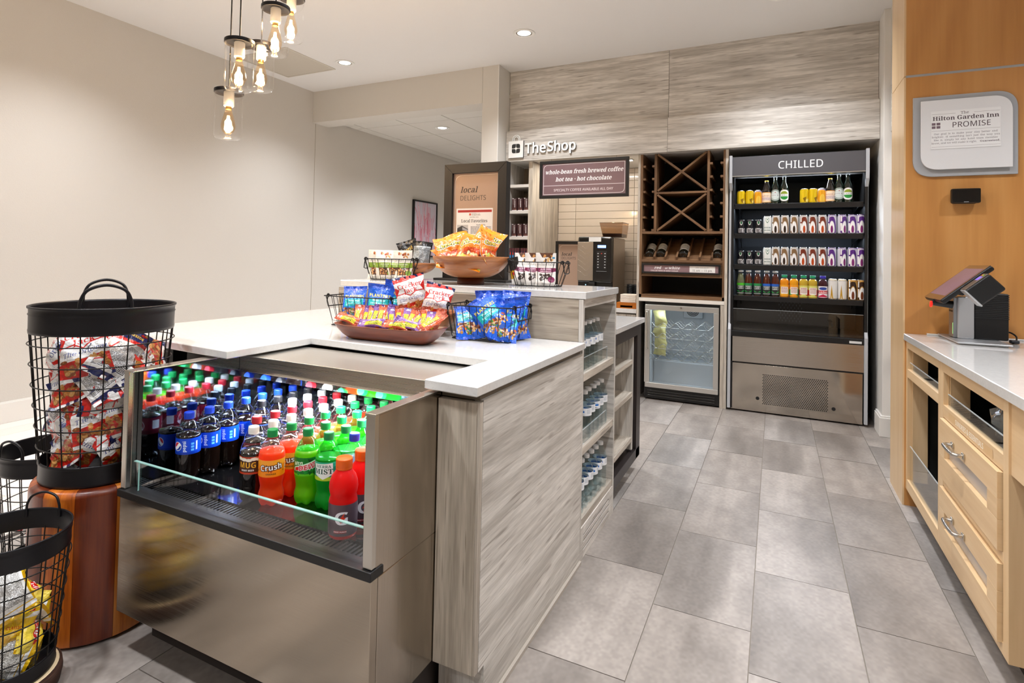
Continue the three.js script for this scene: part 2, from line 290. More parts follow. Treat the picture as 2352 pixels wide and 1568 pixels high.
// ───────────────────────── pendant lamps ─────────────────────────
{
  const filament = lit(0xffd9a0, 26);
  const clear = phy(0xffffff, 0.0, { transmission: 1, thickness: 0, ior: 1.5 });
  const bulbGlass = phy(0xfff3e0, 0.0, { transmission: 1, thickness: 0, ior: 1.3 });
  const t = thing('pendant_lamp', 'lowest of the five clear glass pendant lamps, hanging at the far left', 'pendant lamp', [-2.237, 1.683, -1.764]);
  const H = 0.225;
  obj('glass_shade', lathe([[0.0, 0.0], [0.04, 0.001], [0.054, 0.005], [0.0595, 0.016], [0.06, 0.03], [0.06, H - 0.012]], 40), clear, t);
  const cap = obj('lid', lathe([[0.0, H - 0.006], [0.055, H - 0.006], [0.0615, H - 0.016], [0.0635, H - 0.014], [0.0635, H], [0.062, H + 0.002], [0.01, H + 0.004], [0, H + 0.004]], 40), M.blackMetal, t);
  obj('cable', rod([0, H, 0], [0, 1.27, 0], 0.003, 8), M.black, t);
  obj('lamp_holder', lathe([[0, H - 0.075], [0.019, H - 0.075], [0.0225, H - 0.07], [0.0225, H - 0.01], [0.02, H - 0.006]], 24), std(0xf2eee6, 0.45), t);
  obj('bulb_cap', lathe([[0.0125, H - 0.088], [0.014, H - 0.084], [0.0125, H - 0.08], [0.014, H - 0.075]], 20), std(0xd9b070, 0.3, { metalness: 1 }), t);
  obj('bulb', lathe([[0.0, 0.022], [0.012, 0.024], [0.024, 0.034], [0.0305, 0.052], [0.031, 0.066], [0.026, 0.09], [0.018, 0.118], [0.0135, 0.137]], 28), bulbGlass, t);
  const fl = []; for (let i = 0; i < 6; i++) { const a = i * PI / 3; fl.push(rod([0.004 * Math.cos(a), 0.108, 0.004 * Math.sin(a)], [0.011 * Math.cos(a + 0.3), 0.046, 0.011 * Math.sin(a + 0.3)], 0.0014, 5)); }
  obj('filament', fl, filament, t);
  const P = new THREE.PointLight(0xffe0b8, LIGHT.pendant, 0, 2); P.position.set(0, 0.075, 0); P.castShadow = true; P.shadow.radius = 1; t.add(P);
  dup(t, 'clear glass pendant lamp in front of two others, second lowest of the five', [-2.129, 1.88, -1.725], 0.7);
  dup(t, 'clear glass pendant lamp partly behind another at middle height', [-2.195, 1.935, -1.90], 1.4);
  dup(t, 'clear glass pendant lamp hanging second highest, cut by nothing', [-2.05, 2.068, -1.849], 2.2).userData.label = 'second highest clear glass pendant lamp, its whole shade in view';
  dup(t, 'highest clear glass pendant lamp, its top cut by the picture edge', [-2.134, 2.205, -2.02], 2.9);
  for (const o of scene.children) if (/^pendant_lamp/.test(o.name)) { const c = o.children.find(k => k.name === 'cable'), top = CE - o.position.y; c.geometry = rod([0, H, 0], [0, top, 0], 0.003, 8); }
}
// ───────────────────────── island: worktops, cabinets, shelf units ─────────────────────────
tag(obj('low_worktop', slab([[-2.40, -1.34], [-1.587, -1.273], [-1.591, -1.652], [-0.8, -1.612], [-0.819, -1.265], [-0.657, -1.254], [-0.655, -2.138], [-1.895, -2.138], [-1.895, -2.66], [-2.37, -2.66]], 0.822, 0.848, 0.0025), M.quartz), 'long low white quartz worktop notched around the soda cooler', 'worktop');
tag(obj('high_worktop', slab([[-1.935, -2.2], [-0.655, -2.14], [-0.655, -2.651], [-1.935, -2.71]], 1.014, 1.043, 0.0025), M.quartz), 'raised white quartz worktop carrying the bowls and the poster frame', 'worktop');
tag(obj('rear_worktop', slab([[-1.35, -2.652], [-0.66, -2.652], [-0.66, -3.289], [-1.35, -3.289]], 0.82, 0.848, 0.0025), M.quartz), 'small white quartz worktop on a dark steel frame behind the raised counter', 'worktop');
{
  const t = thing('end_cabinet', 'weathered grey laminate end cabinet beside the steel soda cooler', 'cabinet', [0, 0, 0]);
  obj('end_panel', bb(-0.786, -0.672, 0.12, 0.8, -1.305, -1.281, { r: 0.0012, grain: 'y', off: 3.3 }), std(0xe0d8cc, 0.5, { map: greyWood }), t);
  obj('edge_strip', bb(-0.6715, -0.6645, 0.12, 0.8, -1.303, -1.2835, { grain: 'y' }), std(0xe6dfd6, 0.5, { map: greyWood }), t);
  obj('side_panel', [bb(-0.69, -0.664, 0.0, 0.805, -2.139, -1.335, { grain: 'z', off: 11.4 }), bb(-0.69, -0.664, 0.118, 0.805, -1.335, -1.3045, { grain: 'z', off: 11.4 })], M.grey, t);
  obj('toe_panel', bb(-0.786, -0.69, 0, 0.118, -1.36, -1.34, { grain: 'y' }), M.grey, t);
  obj('toe_post', bb(-0.79, -0.77, 0, 0.118, -1.34, -1.32, { grain: 'y' }), M.grey, t);
  obj('top_rail', bb(-0.786, -0.672, 0.803, 0.822, -2.13, -1.3, { grain: 'z' }), std(0x8d8578, 0.5, { map: greyWood }), t);
  obj('carcass', bb(-1.69, -0.695, 0.12, 0.8, -2.13, -1.66), M.blackMatt, t);
  obj('base_strip', bb(-0.664, -0.655, 0, 0.012, -2.14, -1.34), std(0xb5aca0, 0.5), t);
}
{
  const t = thing('left_cabinet', 'dark grey cabinet under the left end of the low worktop, behind the tall snack basket', 'cabinet', [0, 0, 0]);
  obj('front_panel', bb(-2.2, -1.72, 0.1, 0.815, -1.56, -1.54, { r: 0.002 }), std(0x4a423c, 0.5), t);
  obj('carcass', bb(-2.2, -1.9, 0.0, 0.815, -2.6, -1.56), std(0x3a332f, 0.6), t);
  obj('support_leg', bb(-2.16, -2.1, 0, 0.82, -1.5, -1.44), M.black, t);
}
{
  const t = thing('bottle_shelf_unit', 'tall grey laminate shelf unit holding bottled water at the aisle end of the raised counter', 'shelf unit', [0, 0, 0]);
  const G = { r: 0.001, grain: 'y' };
  obj('side_panel', [bb(-1.0, -0.664, 0, 0.82, -2.157, -2.139, G), bb(-0.682, -0.664, 0.8485, 1.012, -2.157, -2.1385, G)], M.grey, t);
  obj('side_panel', bb(-1.0, -0.664, 0, 1.012, -2.651, -2.633, { ...G, grain: 'x' }), M.grey, t);
  obj('riser_panel', bb(-1.89, -0.6825, 0.8485, 1.012, -2.157, -2.1385, { grain: 'x', off: 4.4 }), std(0xcfc6ba, 0.5, { map: greyWood }), t);
  obj('back_panel', bb(-0.97, -0.95, 0.1, 1.0, -2.634, -2.156, { grain: 'z' }), M.grey, t);
  obj('carcass', bb(-1.88, -1.0, 0, 1.012, -2.65, -2.156, { grain: 'x' }), M.grey, t);
  obj('top_rail', bb(-0.95, -0.666, 0.98, 1.012, -2.634, -2.156, { grain: 'z' }), M.grey, t);
  for (const y of [0.7195, 0.432, 0.155]) obj('shelf', bb(-0.95, -0.668, y - 0.03, y, -2.633, -2.157, { r: 0.001, grain: 'z' }), std(0xf3ede4, 0.45, { map: greyWood }), t);
  for (const y of [0.7195, 0.432]) { const g = obj('acrylic_guard', bb(-0.683, -0.68, y + 0.0002, y + 0.056, -2.563, -2.159), M.acrylic, t); obj('guard_edge', [bb(-0.6832, -0.6798, y + 0.056, y + 0.0585, -2.563, -2.159), bb(-0.6832, -0.6798, y, y + 0.056, -2.5645, -2.5625)], M.acrylicEdge, g); }
  // toe grille: strips with real gaps between them
  obj('grille_back', bb(-0.95, -0.69, 0.0, 0.125, -2.633, -2.157), M.blackMatt, t);
  for (const [a, b] of [[0.0, 0.03], [0.037, 0.061], [0.068, 0.084], [0.091, 0.125]]) obj('grille_slat', bb(-0.682, -0.6645, a, b, -2.57, -2.19, { r: 0.001, grain: 'z' }), M.grey, t);
  obj('grille_end', bb(-0.682, -0.6645, 0, 0.125, -2.19, -2.157, { grain: 'z' }), M.grey, t);
  obj('grille_end', bb(-0.682, -0.6645, 0, 0.125, -2.633, -2.57, { grain: 'z' }), M.grey, t);
}
{
  const t = thing('rear_shelf_unit', 'open grey laminate shelves in a dark steel frame behind the raised counter', 'shelf unit', [0, 0, 0]);
  const X = -0.678;
  obj('steel_frame', [bb(X - 0.05, X, 0.757, 0.82, -3.283, -2.655, { r: 0.002 }), bb(X - 0.055, X, 0.075, 0.76, -3.283, -3.19, { r: 0.002 }), bb(X - 0.055, X, 0.075, 0.13, -3.283, -2.655, { r: 0.002 }), bb(-1.33, -1.28, 0.0, 0.82, -3.283, -3.2, { r: 0.002 }), bb(-1.3, X - 0.05, 0.757, 0.815, -3.283, -3.2, { r: 0.002 }), bb(-1.3, X - 0.05, 0.075, 0.12, -3.283, -3.2, { r: 0.002 })], M.bronze, t);
  for (const y of [0.63, 0.455, 0.21]) obj('shelf', bb(-1.2, -0.69, y - 0.024, y, -3.135, -2.655, { r: 0.001, grain: 'z' }), std(0xf3ede4, 0.45, { map: greyWood }), t);
  obj('end_panel', bb(-1.2, -0.69, 0.14, 0.75, -3.155, -3.135, { r: 0.001, grain: 'y' }), M.grey, t);
  obj('back_panel', bb(-1.2, -1.18, 0.455, 0.7, -3.135, -2.655, { grain: 'y' }), M.grey, t);
}
// ───────────────────────── soda cooler ─────────────────────────
{
  const t = thing('soda_cooler', 'stainless steel open-top soda cooler full of bottles at the front of the island', 'cooler', [0, 0, 0]);
  const x0 = -1.706, x1 = -0.788, G = { r: 0.002 };
  obj('front_panel', bb(x0, x1, 0.121, 0.452, -1.045, -1.02, G), phy(0xb0a596, 0.3, { metalness: 1, anisotropy: 0.8, roughnessMap: brushTex, bumpMap: brushTex, bumpScale: 0.00004 }), t);
  obj('bumper_trim', bb(x0 - 0.004, x1 + 0.004, 0.452, 0.474, -1.06, -1.012, { r: 0.003 }), M.black, t);
  obj('toe_kick', bb(x0 + 0.02, x1 - 0.02, 0, 0.122, -1.6, -1.118), std(0x3a3330, 0.6), t);
  obj('side_panel', [bb(x1 - 0.02, x1, 0.121, 0.45, -1.6, -1.0465, G), bb(x1 - 0.012, x1 + 0.0, 0.45, 0.813, -1.6, -1.035, G)], M.steel, t);
  obj('side_panel', [bb(x0, x0 + 0.02, 0.121, 0.45, -1.6, -1.0465, G), bb(x0, x0 + 0.022, 0.45, 0.813, -1.6, -1.035, G)], M.steel, t);
  obj('corner_post', bb(x1 - 0.026, x1, 0.475, 0.815, -1.036, -1.02, G), M.steelPlain, t);
  obj('corner_post', bb(x0, x0 + 0.022, 0.475, 0.815, -1.036, -1.02, G), M.steelPlain, t);
  obj('rim', bb(x1 - 0.03, x1 + 0.001, 0.813, 0.817, -1.385, -1.02, { r: 0.0015 }), M.steelPlain, t);
  obj('rim', bb(x0 - 0.001, x0 + 0.044, 0.813, 0.817, -1.385, -1.02, { r: 0.0015 }), M.steelPlain, t);
  obj('inner_side', bb(x0 + 0.024, x0 + 0.044, 0.46, 0.812, -1.6, -1.05), M.mirrorDark, t);
  obj('inner_side', bb(x1 - 0.03, x1 - 0.013, 0.46, 0.812, -1.6, -1.037), M.mirrorDark, t);
  obj('inner_back', bb(x0 + 0.04, x1 - 0.025, 0.44, 0.8, -1.64, -1.62), M.blackGloss, t);
  obj('deck', bb(x0 + 0.04, x1 - 0.025, 0.43, 0.465, -1.62, -1.125), M.blackGloss, t);
  obj('air_duct', bb(x0 + 0.03, x1 - 0.026, 0.43, 0.45, -1.125, -1.05), M.black, t);
  const gl = obj('front_glass', bb(x0 + 0.046, x1 - 0.028, 0.474, 0.556, -1.037, -1.029), M.glass, t);
  obj('glass_edge', [bb(x0 + 0.046, x1 - 0.028, 0.556, 0.5582, -1.037, -1.029), bb(x0 + 0.062, x0 + 0.0632, 0.474, 0.556, -1.036, -1.032)], M.glassEdge, gl);
  for (let i = 0; i < 62; i++) { const x = x0 + 0.06 + i * 0.0131; const g = bb(-0.0028, 0.0028, 0, 0.004, -0.07, 0, {}); xf(g, { p: [x, 0.4565, -1.05] }); obj('vent_slat', g, std(0x1b1a19, 0.4), t); }
  obj('vent_bar', bb(x0 + 0.045, x1 - 0.028, 0.45, 0.466, -1.132, -1.122), M.blackGloss, t);
  const h = obj('hood', bb(x0 + 0.0, x1, 0.808, 0.8135, -1.64, -1.385, { r: 0.0015 }), std(0xd9d5cd, 0.3, { metalness: 0.9 }), t);
  obj('hood_lip', [bb(x0 + 0.044, x1 - 0.013, 0.742, 0.813, -1.397, -1.385, { r: 0.003 }), bb(x0 + 0.044, x1 - 0.013, 0.742, 0.746, -1.402, -1.388)], phy(0xd0c6b8, 0.5, { metalness: 1, anisotropy: 0.5, roughnessMap: brushTex }), h);
  { const g = bb(x0 + 0.045, x1 - 0.03, -0.0012, 0.0012, -0.014, 0.014, {}); xf(g, { r: [-0.95, 0, 0], p: [0, 0.7525, -1.3805] }); obj('lip_return', g, std(0xd8d8d8, 0.07, { metalness: 1 }), h); }
  obj('led_strip_light', bb(x0 + 0.06, x1 - 0.04, 0.765, 0.771, -1.435, -1.41), lit(0xeaf4ff, 12), t);
  obj('lip_tab', xf(new THREE.CylinderGeometry(0.012, 0.012, 0.003, 20), { r: [PI / 2, 0, 0], p: [-0.835, 0.80, -1.262] }), M.steelPlain, t);
  for (const [x, w] of [[-1.25, 0.8]]) { const L = new THREE.RectAreaLight(0xeef6ff, LIGHT.cooler, w, 0.03); L.position.set(x, 0.76, -1.422); L.lookAt(x, 0.3, -1.2); t.add(L); }
}
// ───────────────────────── bottles and cans ─────────────────────────
const ORD = ['front', 'second', 'third', 'fourth', 'fifth', 'sixth', 'seventh', 'eighth', 'ninth', 'tenth'];
function petal(g, amp, h) { // five feet moulded into the base of a bottle
  const p = g.attributes.position; for (let i = 0; i < p.count; i++) { const x = p.getX(i), y = p.getY(i), z = p.getZ(i); if (y > h) continue; const k = 1 - y / h, a = Math.atan2(x, z), s = 1 - amp * k * (0.5 - 0.5 * Math.cos(5 * a)); p.setXYZ(i, x * s, y + 0.004 * k * (0.5 - 0.5 * Math.cos(5 * a)), z * s); }
  g.computeVertexNormals(); return g;
}
const labelTex = {
  pepsi: cv(768, 170, (x, w, h) => {
    fillR(x, '#0a43c8', 0, 0, w, h); fillR(x, '#0836a8', 0, h - 22, w, 22);
    for (const o of [0, 384]) {
      disc(x, '#ffffff', o + 120, 84, 48); x.save(); x.beginPath(); x.arc(o + 120, 84, 42, 0, 7); x.clip(); fillR(x, '#ffffff', o, 0, 300, 170);
      x.fillStyle = '#d8202c'; x.beginPath(); x.moveTo(o + 60, 100); x.quadraticCurveTo(o + 100, 96, o + 122, 62); x.quadraticCurveTo(o + 140, 34, o + 175, 40); x.lineTo(o + 170, 0); x.lineTo(o + 60, 0); x.fill();
      x.fillStyle = '#0a3a9c'; x.beginPath(); x.moveTo(o + 60, 130); x.quadraticCurveTo(o + 120, 122, o + 138, 92); x.quadraticCurveTo(o + 150, 70, o + 180, 66); x.lineTo(o + 180, 170); x.lineTo(o + 60, 170); x.fill(); x.restore();
      turned(x, o + 196, 84, -PI / 2, () => text(x, 'pepsi', 0, 0, 'bold 46px sans-serif', '#e8f0ff'));
      for (let i = 0; i < 3; i++) fillR(x, '#5fb4ff', o + 262, 48 + i * 32, 30, 22); fillR(x, '#dfeaff', o + 310, 34, 20, 96); for (let i = 0; i < 9; i++) fillR(x, '#0a43c8', o + 310, 36 + i * 11, 20, 3);
    }
  }),
  zero: cv(512, 114, (x, w, h) => { fillR(x, '#15161a', 0, 0, w, h); fillR(x, '#2b57c8', 0, 0, w, 8); for (const o of [0, 256]) { disc(x, '#e8e8ea', o + 80, 58, 30); disc(x, '#c22', o + 80, 48, 22, 12); text(x, 'zero sugar', o + 170, 60, 'bold 24px sans-serif', '#e6e6e6'); } }),
  pepper: cv(768, 170, (x, w, h) => { fillR(x, '#6d1023', 0, 0, w, h); fillR(x, '#4c0a18', 0, 130, w, 40); for (const o of [0, 384]) { disc(x, '#7d1529', o + 120, 80, 74, 60); x.strokeStyle = '#f3e8e8'; x.lineWidth = 5; x.beginPath(); x.ellipse(o + 120, 84, 82, 62, 0, 0, 7); x.stroke(); text(x, 'Dr', o + 92, 66, 'italic bold 50px serif', '#fff'); text(x, 'Pepper', o + 128, 108, 'italic bold 44px serif', '#fff'); fillR(x, '#f5f1ee', o + 258, 30, 74, 86); smallPrint(x, '#333', o + 262, 34, 66, 78, 11, 3); } }),
  mug: cv(768, 170, (x, w, h) => { fillR(x, '#4a2312', 0, 0, w, h); fillR(x, '#c8401e', 0, 0, w, 14); fillR(x, '#c8401e', 0, 152, w, 18); for (const o of [0, 384]) { for (let i = 0; i < 8; i++) disc(x, '#f4ead8', o + 30 + i * 50, 22 + (i % 3) * 5, 34, 16); text(x, 'MUG', o + 120, 84, 'bold 76px sans-serif', '#2a0e04'); text(x, 'MUG', o + 116, 80, 'bold 76px sans-serif', '#f2b12c'); text(x, 'ROOT BEER', o + 118, 132, 'bold 24px sans-serif', '#fff'); disc(x, '#b6502a', o + 270, 92, 46, 50); disc(x, '#7a2f16', o + 286, 96, 22, 26); } }),
  crush: cv(768, 170, (x, w, h) => { fillR(x, '#ff8f12', 0, 0, w, h); fillR(x, '#ffa62a', 0, 0, w, 60); const r = rng(3); for (let i = 0; i < 40; i++) { const a = r() * w, b = 20 + r() * 130; poly(x, ['#e85a0c', '#7a3a12', '#c8480a'][i % 3], [[a, b], [a + 16 + r() * 14, b + 6], [a + 8, b + 16 + r() * 8]]); } for (const o of [0, 384]) { turned(x, o + 130, 74, -0.1, () => { x.lineWidth = 14; x.strokeStyle = '#5a2408'; x.font = 'bold 78px sans-serif'; x.textAlign = 'center'; x.textBaseline = 'middle'; x.strokeText('Crush', 0, 0); text(x, 'Crush', 0, 0, 'bold 78px sans-serif', '#fff'); }); text(x, 'ORANGE', o + 130, 140, 'bold 24px sans-serif', '#3a2c10'); fillR(x, '#fff3d8', o + 286, 74, 36, 46); fillR(x, '#333', o + 290, 80, 28, 8); fillR(x, '#555', o + 290, 96, 28, 16); } }),
  dew: cv(768, 200, (x, w, h) => { fillR(x, '#0f7a24', 0, 0, w, h); fillR(x, '#5fc318', 0, 178, w, 22); const r = rng(9); for (let i = 0; i < 26; i++) { const a = r() * w, b = r() * 170; poly(x, ['#08591a', '#16962e', '#0a4a18'][i % 3], [[a, b], [a + 50, b + 14], [a + 20, b + 46]]); } for (const o of [0, 384]) turned(x, o + 128, 92, -0.2, () => { poly(x, '#dfffe0', [[-150, 34], [-120, -10], [130, -44], [112, 46]]); poly(x, '#e02020', [[-128, 32], [-112, 0], [116, -30], [100, 38]]); text(x, 'Mtn', -70, -44, 'italic bold 56px sans-serif', '#eaffdc'); x.lineWidth = 8; x.strokeStyle = '#fff'; x.font = 'italic bold 76px sans-serif'; x.textAlign = 'center'; x.strokeText('DEW', 6, 14); text(x, 'DEW', 6, 14, 'italic bold 76px sans-serif', '#d41818'); }); }),
  mist: cv(768, 200, (x, w, h) => { fillR(x, '#1d8f6a', 0, 0, w, h); fillR(x, '#27b58c', 0, 0, w, 50); fillR(x, '#b8d430', 0, 160, w, 40); for (const o of [0, 384]) { poly(x, '#eef8f0', [[o + 20, 24], [o + 210, 10], [o + 220, 130], [o + 120, 186], [o + 30, 140]]); text(x, 'SIERRA', o + 120, 46, 'bold 40px serif', '#155a48'); text(x, 'MIST', o + 120, 100, 'bold 74px serif', '#0c4638'); fillR(x, '#f0e63a', o + 262, 92, 34, 42); fillR(x, '#7ed96a', o + 320, 30, 54, 16); smallPrint(x, '#d8f4e4', o + 318, 56, 56, 70, 8, 4); } }),
  aqua: cv(512, 114, (x, w, h) => { fillR(x, '#1f49a6', 0, 0, w, h); fillR(x, '#86b9ea', 0, 70, w, 44); poly(x, '#e8f2fb', [[40, 90], [90, 40], [140, 90]]); poly(x, '#e8f2fb', [[300, 90], [350, 34], [400, 90]]); text(x, 'WATER', 128, 26, 'bold 24px sans-serif', '#fff'); }),
  sport: cv(768, 330, (x, w, h) => { fillR(x, '#5d4a50', 0, 0, w, h); fillR(x, '#4c3b42', 0, 190, w, 140); for (const o of [0, 384]) { x.save(); x.translate(o + 110, 140); text(x, 'G', 0, 8, 'bold 190px sans-serif', '#3a2a30'); text(x, 'G', -4, 2, 'bold 186px sans-serif', '#f4eef0'); poly(x, '#e8391c', [[22, -60], [-22, 12], [0, 10], [-16, 58], [34, -10], [10, -8]]); x.restore(); fillR(x, '#8f1522', o + 40, 268, 110, 30); text(x, 'FRUIT PUNCH', o + 95, 283, 'bold 17px sans-serif', '#ffe9e9'); smallPrint(x, '#7d6a70', o + 230, 60, 120, 150, 12, 5); } }),
  spring: cv(512, 128, (x, w, h) => { fillR(x, '#f2f5f8', 0, 0, w, h); for (const o of [0, 256]) { fillR(x, '#1d6fc4', o + 20, 44, 140, 34); text(x, 'spring water', o + 90, 26, 'italic bold 20px sans-serif', '#3b7fc4'); poly(x, '#26303c', [[o + 60, 112], [o + 104, 92], [o + 130, 104], [o + 170, 112]]); smallPrint(x, '#99a6b4', o + 190, 20, 50, 80, 8, 6); } }),
};
const liq = (c, tr, rough) => phy(c, rough, { transmission: tr, thickness: 0, specularIntensity: 0.2, clearcoat: 1, clearcoatRoughness: 0.03 });
const cola = phy(0x0c0503, 0.08, { clearcoat: 1, clearcoatRoughness: 0.03 });
const petClear = phy(0xffffff, 0.03, { transmission: 1, thickness: 0, ior: 1.45 });
const petGreen = phy(0x9fe6b4, 0.03, { transmission: 1, thickness: 0, ior: 1.45 });
const SODA = {
  pepsi: { cap: 0x1540c4, liq: cola, label: 'pepsi', waist: 0.0338, fill: 0.15, l: [0.086, 0.134] },
  zero: { cap: 0x1b1c20, liq: cola, label: 'zero', waist: 0.0338, fill: 0.15, l: [0.086, 0.134] },
  diet: { cap: 0xd8dde2, liq: cola, label: 'zero', waist: 0.0338, fill: 0.15, l: [0.086, 0.134] },
  pepper: { cap: 0xb81f2c, liq: cola, label: 'pepper', waist: 0.033, fill: 0.148, l: [0.082, 0.136] },
  mug: { cap: 0xf2efe8, liq: cola, label: 'mug', waist: 0.033, fill: 0.148, l: [0.082, 0.13] },
  crush: { cap: 0x0f8a44, liq: liq(0xff5200, 0.6, 0.8), label: 'crush', waist: 0.0295, fill: 0.158, l: [0.084, 0.13] },
  dew: { cap: 0x0f8a44, liq: liq(0x86e00a, 0.6, 0.55), label: 'dew', waist: 0.0295, fill: 0.156, l: [0.084, 0.134], neck: petGreen },
  mist: { cap: 0x108c46, liq: liq(0x1fc43c, 0.65, 0.4), label: 'mist', waist: 0.0295, fill: 0.142, l: [0.084, 0.134], neck: petGreen },
  aqua: { cap: 0x2743b8, liq: phy(0xe4f0f6, 0.03, { transmission: 0.9, thickness: 0 }), label: 'aqua', waist: 0.031, fill: 0.15, l: [0.09, 0.13] },
};
const capMat = {}; const capOf = c => capMat[c] ||= std(c, 0.38);
const capGeo = (() => { const g = lathe([[0.0135, 0.1865], [0.0145, 0.187], [0.0145, 0.19], [0.0138, 0.1905], [0.0146, 0.192], [0.0146, 0.204], [0.0138, 0.2068], [0.012, 0.2075], [0, 0.2075]], 40); const p = g.attributes.position; for (let i = 0; i < p.count; i++) { const y = p.getY(i); if (y > 0.191 && y < 0.205) { const a = Math.atan2(p.getX(i), p.getZ(i)), s = 1 + 0.02 * Math.cos(a * 20); p.setX(i, p.getX(i) * s); p.setZ(i, p.getZ(i) * s); } } g.computeVertexNormals(); return g; })();
function sodaBottle(kind, label, pos, turn, group) {
  const k = SODA[kind], R = 0.0349, [la, lb] = k.l, w = k.waist;
  const t = thing('soda_bottle', label, 'soda bottle', pos, turn, group);
  const prof = [[0, 0.006], [0.012, 0.004], [0.022, 0.0], [0.028, 0.002], [0.0325, 0.01], [0.0346, 0.02], [0.0342, 0.03], [w + 0.0008, 0.044], [w, 0.052], [w + 0.0012, 0.06], [R - 0.0004, la - 0.004], [R, la], [R, lb]];
  const dome = [[R, lb + 0.003], [0.0342, 0.142], [0.0322, 0.151], [0.0285, 0.161], [0.0228, 0.171], [0.0165, 0.18], [0.0132, 0.185], [0.0126, 0.19]];
  const full = prof.concat(dome), body = full.filter(p => p[1] <= k.fill), top = full.filter(p => p[1] >= k.fill - 0.0105);
  obj('drink', petal(lathe([...body, [0, k.fill]], 40), 0.2, 0.022), k.liq, t);
  obj('neck', lathe(top, 40), k.neck || petClear, t);
  obj('label', lathe([[R + 0.0005, la], [R + 0.0006, (la + lb) / 2], [R + 0.0005, lb]], 40), labelMat(k.label), t);
  obj('cap', capGeo, capOf(k.cap), t);
  return t;
}
const labelMats = {}; const labelMat = n => labelMats[n] ||= printed(labelTex[n], 0.3);
function sportBottle(label, pos, turn, group) {
  const t = thing('sports_drink_bottle', label, 'drink bottle', pos, turn, group);
  obj('drink', lathe([[0, 0.004], [0.028, 0], [0.033, 0.004], [0.0355, 0.012], [0.0355, 0.088], [0.034, 0.096], [0.0315, 0.103], [0.034, 0.11], [0.0358, 0.122], [0.0345, 0.136], [0.03, 0.15], [0.0225, 0.16], [0.0185, 0.166], [0.018, 0.17], [0, 0.17]], 40), liq(0xf00a02, 0.6, 0.8), t);
  obj('label', lathe([[0.0359, 0.012], [0.0361, 0.05], [0.0359, 0.088]], 40), labelMat('sport'), t);
  obj('cap', lathe([[0.0195, 0.166], [0.0205, 0.167], [0.0205, 0.171], [0.0197, 0.172], [0.0208, 0.174], [0.0208, 0.19], [0.0195, 0.1935], [0, 0.194]], 36), capOf(0xf0600c), t);
  return t;
}
{
  const cols = [
    ['pepsi', -1.62, -1.171, 7, 'dark cola bottle with blue cap', 'along the left side'],
    ['zero', -1.545, -1.383, 4, 'cola bottle with black cap', 'beside the blue-capped colas'],
    ['diet', -1.475, -1.451, 3, 'cola bottle with silver-white cap', 'in its row'],
    ['pepper', -1.405, -1.241, 6, 'dark soda bottle with red cap', 'in its row'],
    ['mug', -1.333, -1.168, 7, 'root beer bottle with white cap', 'beside the orange sodas'],
    ['crush', -1.266, -1.175, 7, 'orange soda bottle with green cap', 'in the orange row'],
    ['dew', -1.187, -1.231, 6, 'yellow-green soda bottle with green cap', 'in its row'],
    ['mist', -1.112, -1.234, 6, 'clear green soda bottle with green cap', 'in its row'],
    ['aqua', -1.045, -1.262, 5, 'clear water bottle with blue cap', 'in its row'],
  ];
  const r = rng(21), Y = 0.4655;
  for (const [kind, x, z, n, what, where] of cols) {
    let first;
    for (let i = 0; i < n; i++) {
      const label = `${what}, ${ORD[i]}${i ? ' from the front' : ' one'} ${where}`, pos = [x, Y, z - 0.0705 * i], turn = -PI / 4 - 0.25 + (kind === 'pepsi' ? 0.1 : 0.5) + (r() - 0.5) * 0.6;
      if (!first) first = sodaBottle(kind, label, pos, turn, `${kind === 'aqua' ? 'blue-capped waters' : what.split(' bottle')[0] + ' bottles ' + what.split(' with ')[1]} in the cooler`); else dup(first, label, pos, turn);
    }
  }
  let f; for (let i = 0; i < 6; i++) { const label = `red sports drink bottle with orange cap, ${ORD[i]}${i ? ' from the front' : ' one'} by the right post`, pos = [-0.967, Y, -1.131 - 0.0725 * i], turn = -0.25 + (i % 2) * 0.25; if (!f) f = sportBottle(label, pos, turn, 'red sports drinks in the cooler'); else dup(f, label, pos, turn); }
}
// bottled water on the shelves at the end of the island
{
  const t0 = thing('water_bottle', 'clear water bottle with white cap, farthest from the camera on the lowest shelf', 'water bottle', [-0.702, 0.1555, -2.545], 1.9, 'bottled water on the end shelves');
  const ridge = []; for (let i = 0; i <= 14; i++) ridge.push([0.0305 - (i % 2) * 0.0016, 0.012 + i * 0.0056]);
  const water = phy(0xeef4f6, 0.02, { transmission: 1, thickness: 0, ior: 1.3 });
  obj('bottle', petal(lathe([[0, 0.005], [0.02, 0], [0.027, 0.003], ...ridge, [0.031, 0.095], [0.031, 0.128], [0.0305, 0.134], [0.027, 0.148], [0.02, 0.164], [0.0138, 0.176], [0.0125, 0.182]], 40), 0.15, 0.02), water, t0);
  obj('label', lathe([[0.0315, 0.096], [0.0315, 0.127]], 40), labelMat('spring'), t0);
  obj('cap', lathe([[0.0138, 0.18], [0.0145, 0.181], [0.0145, 0.193], [0.0132, 0.195], [0, 0.195]], 28), capOf(0xe9eaea), t0);
  const r = rng(8), lv = [[0.1555, -2.545, 6, 'lowest'], [0.4325, -2.56, 5, 'middle'], [0.72, -2.47, 5, 'top']];
  for (const [y, z, n, sh] of lv) for (let i = 0; i < n; i++) {
    if (y < 0.2 && !i) continue;
    dup(t0, `clear water bottle with white cap, ${i ? ORD[i] + ' from the far end' : 'farthest from the camera'} on the ${sh} shelf`, [-0.704 - r() * 0.006, y, z + 0.0645 * i], 1.5 + r() * 0.9);
  }
}
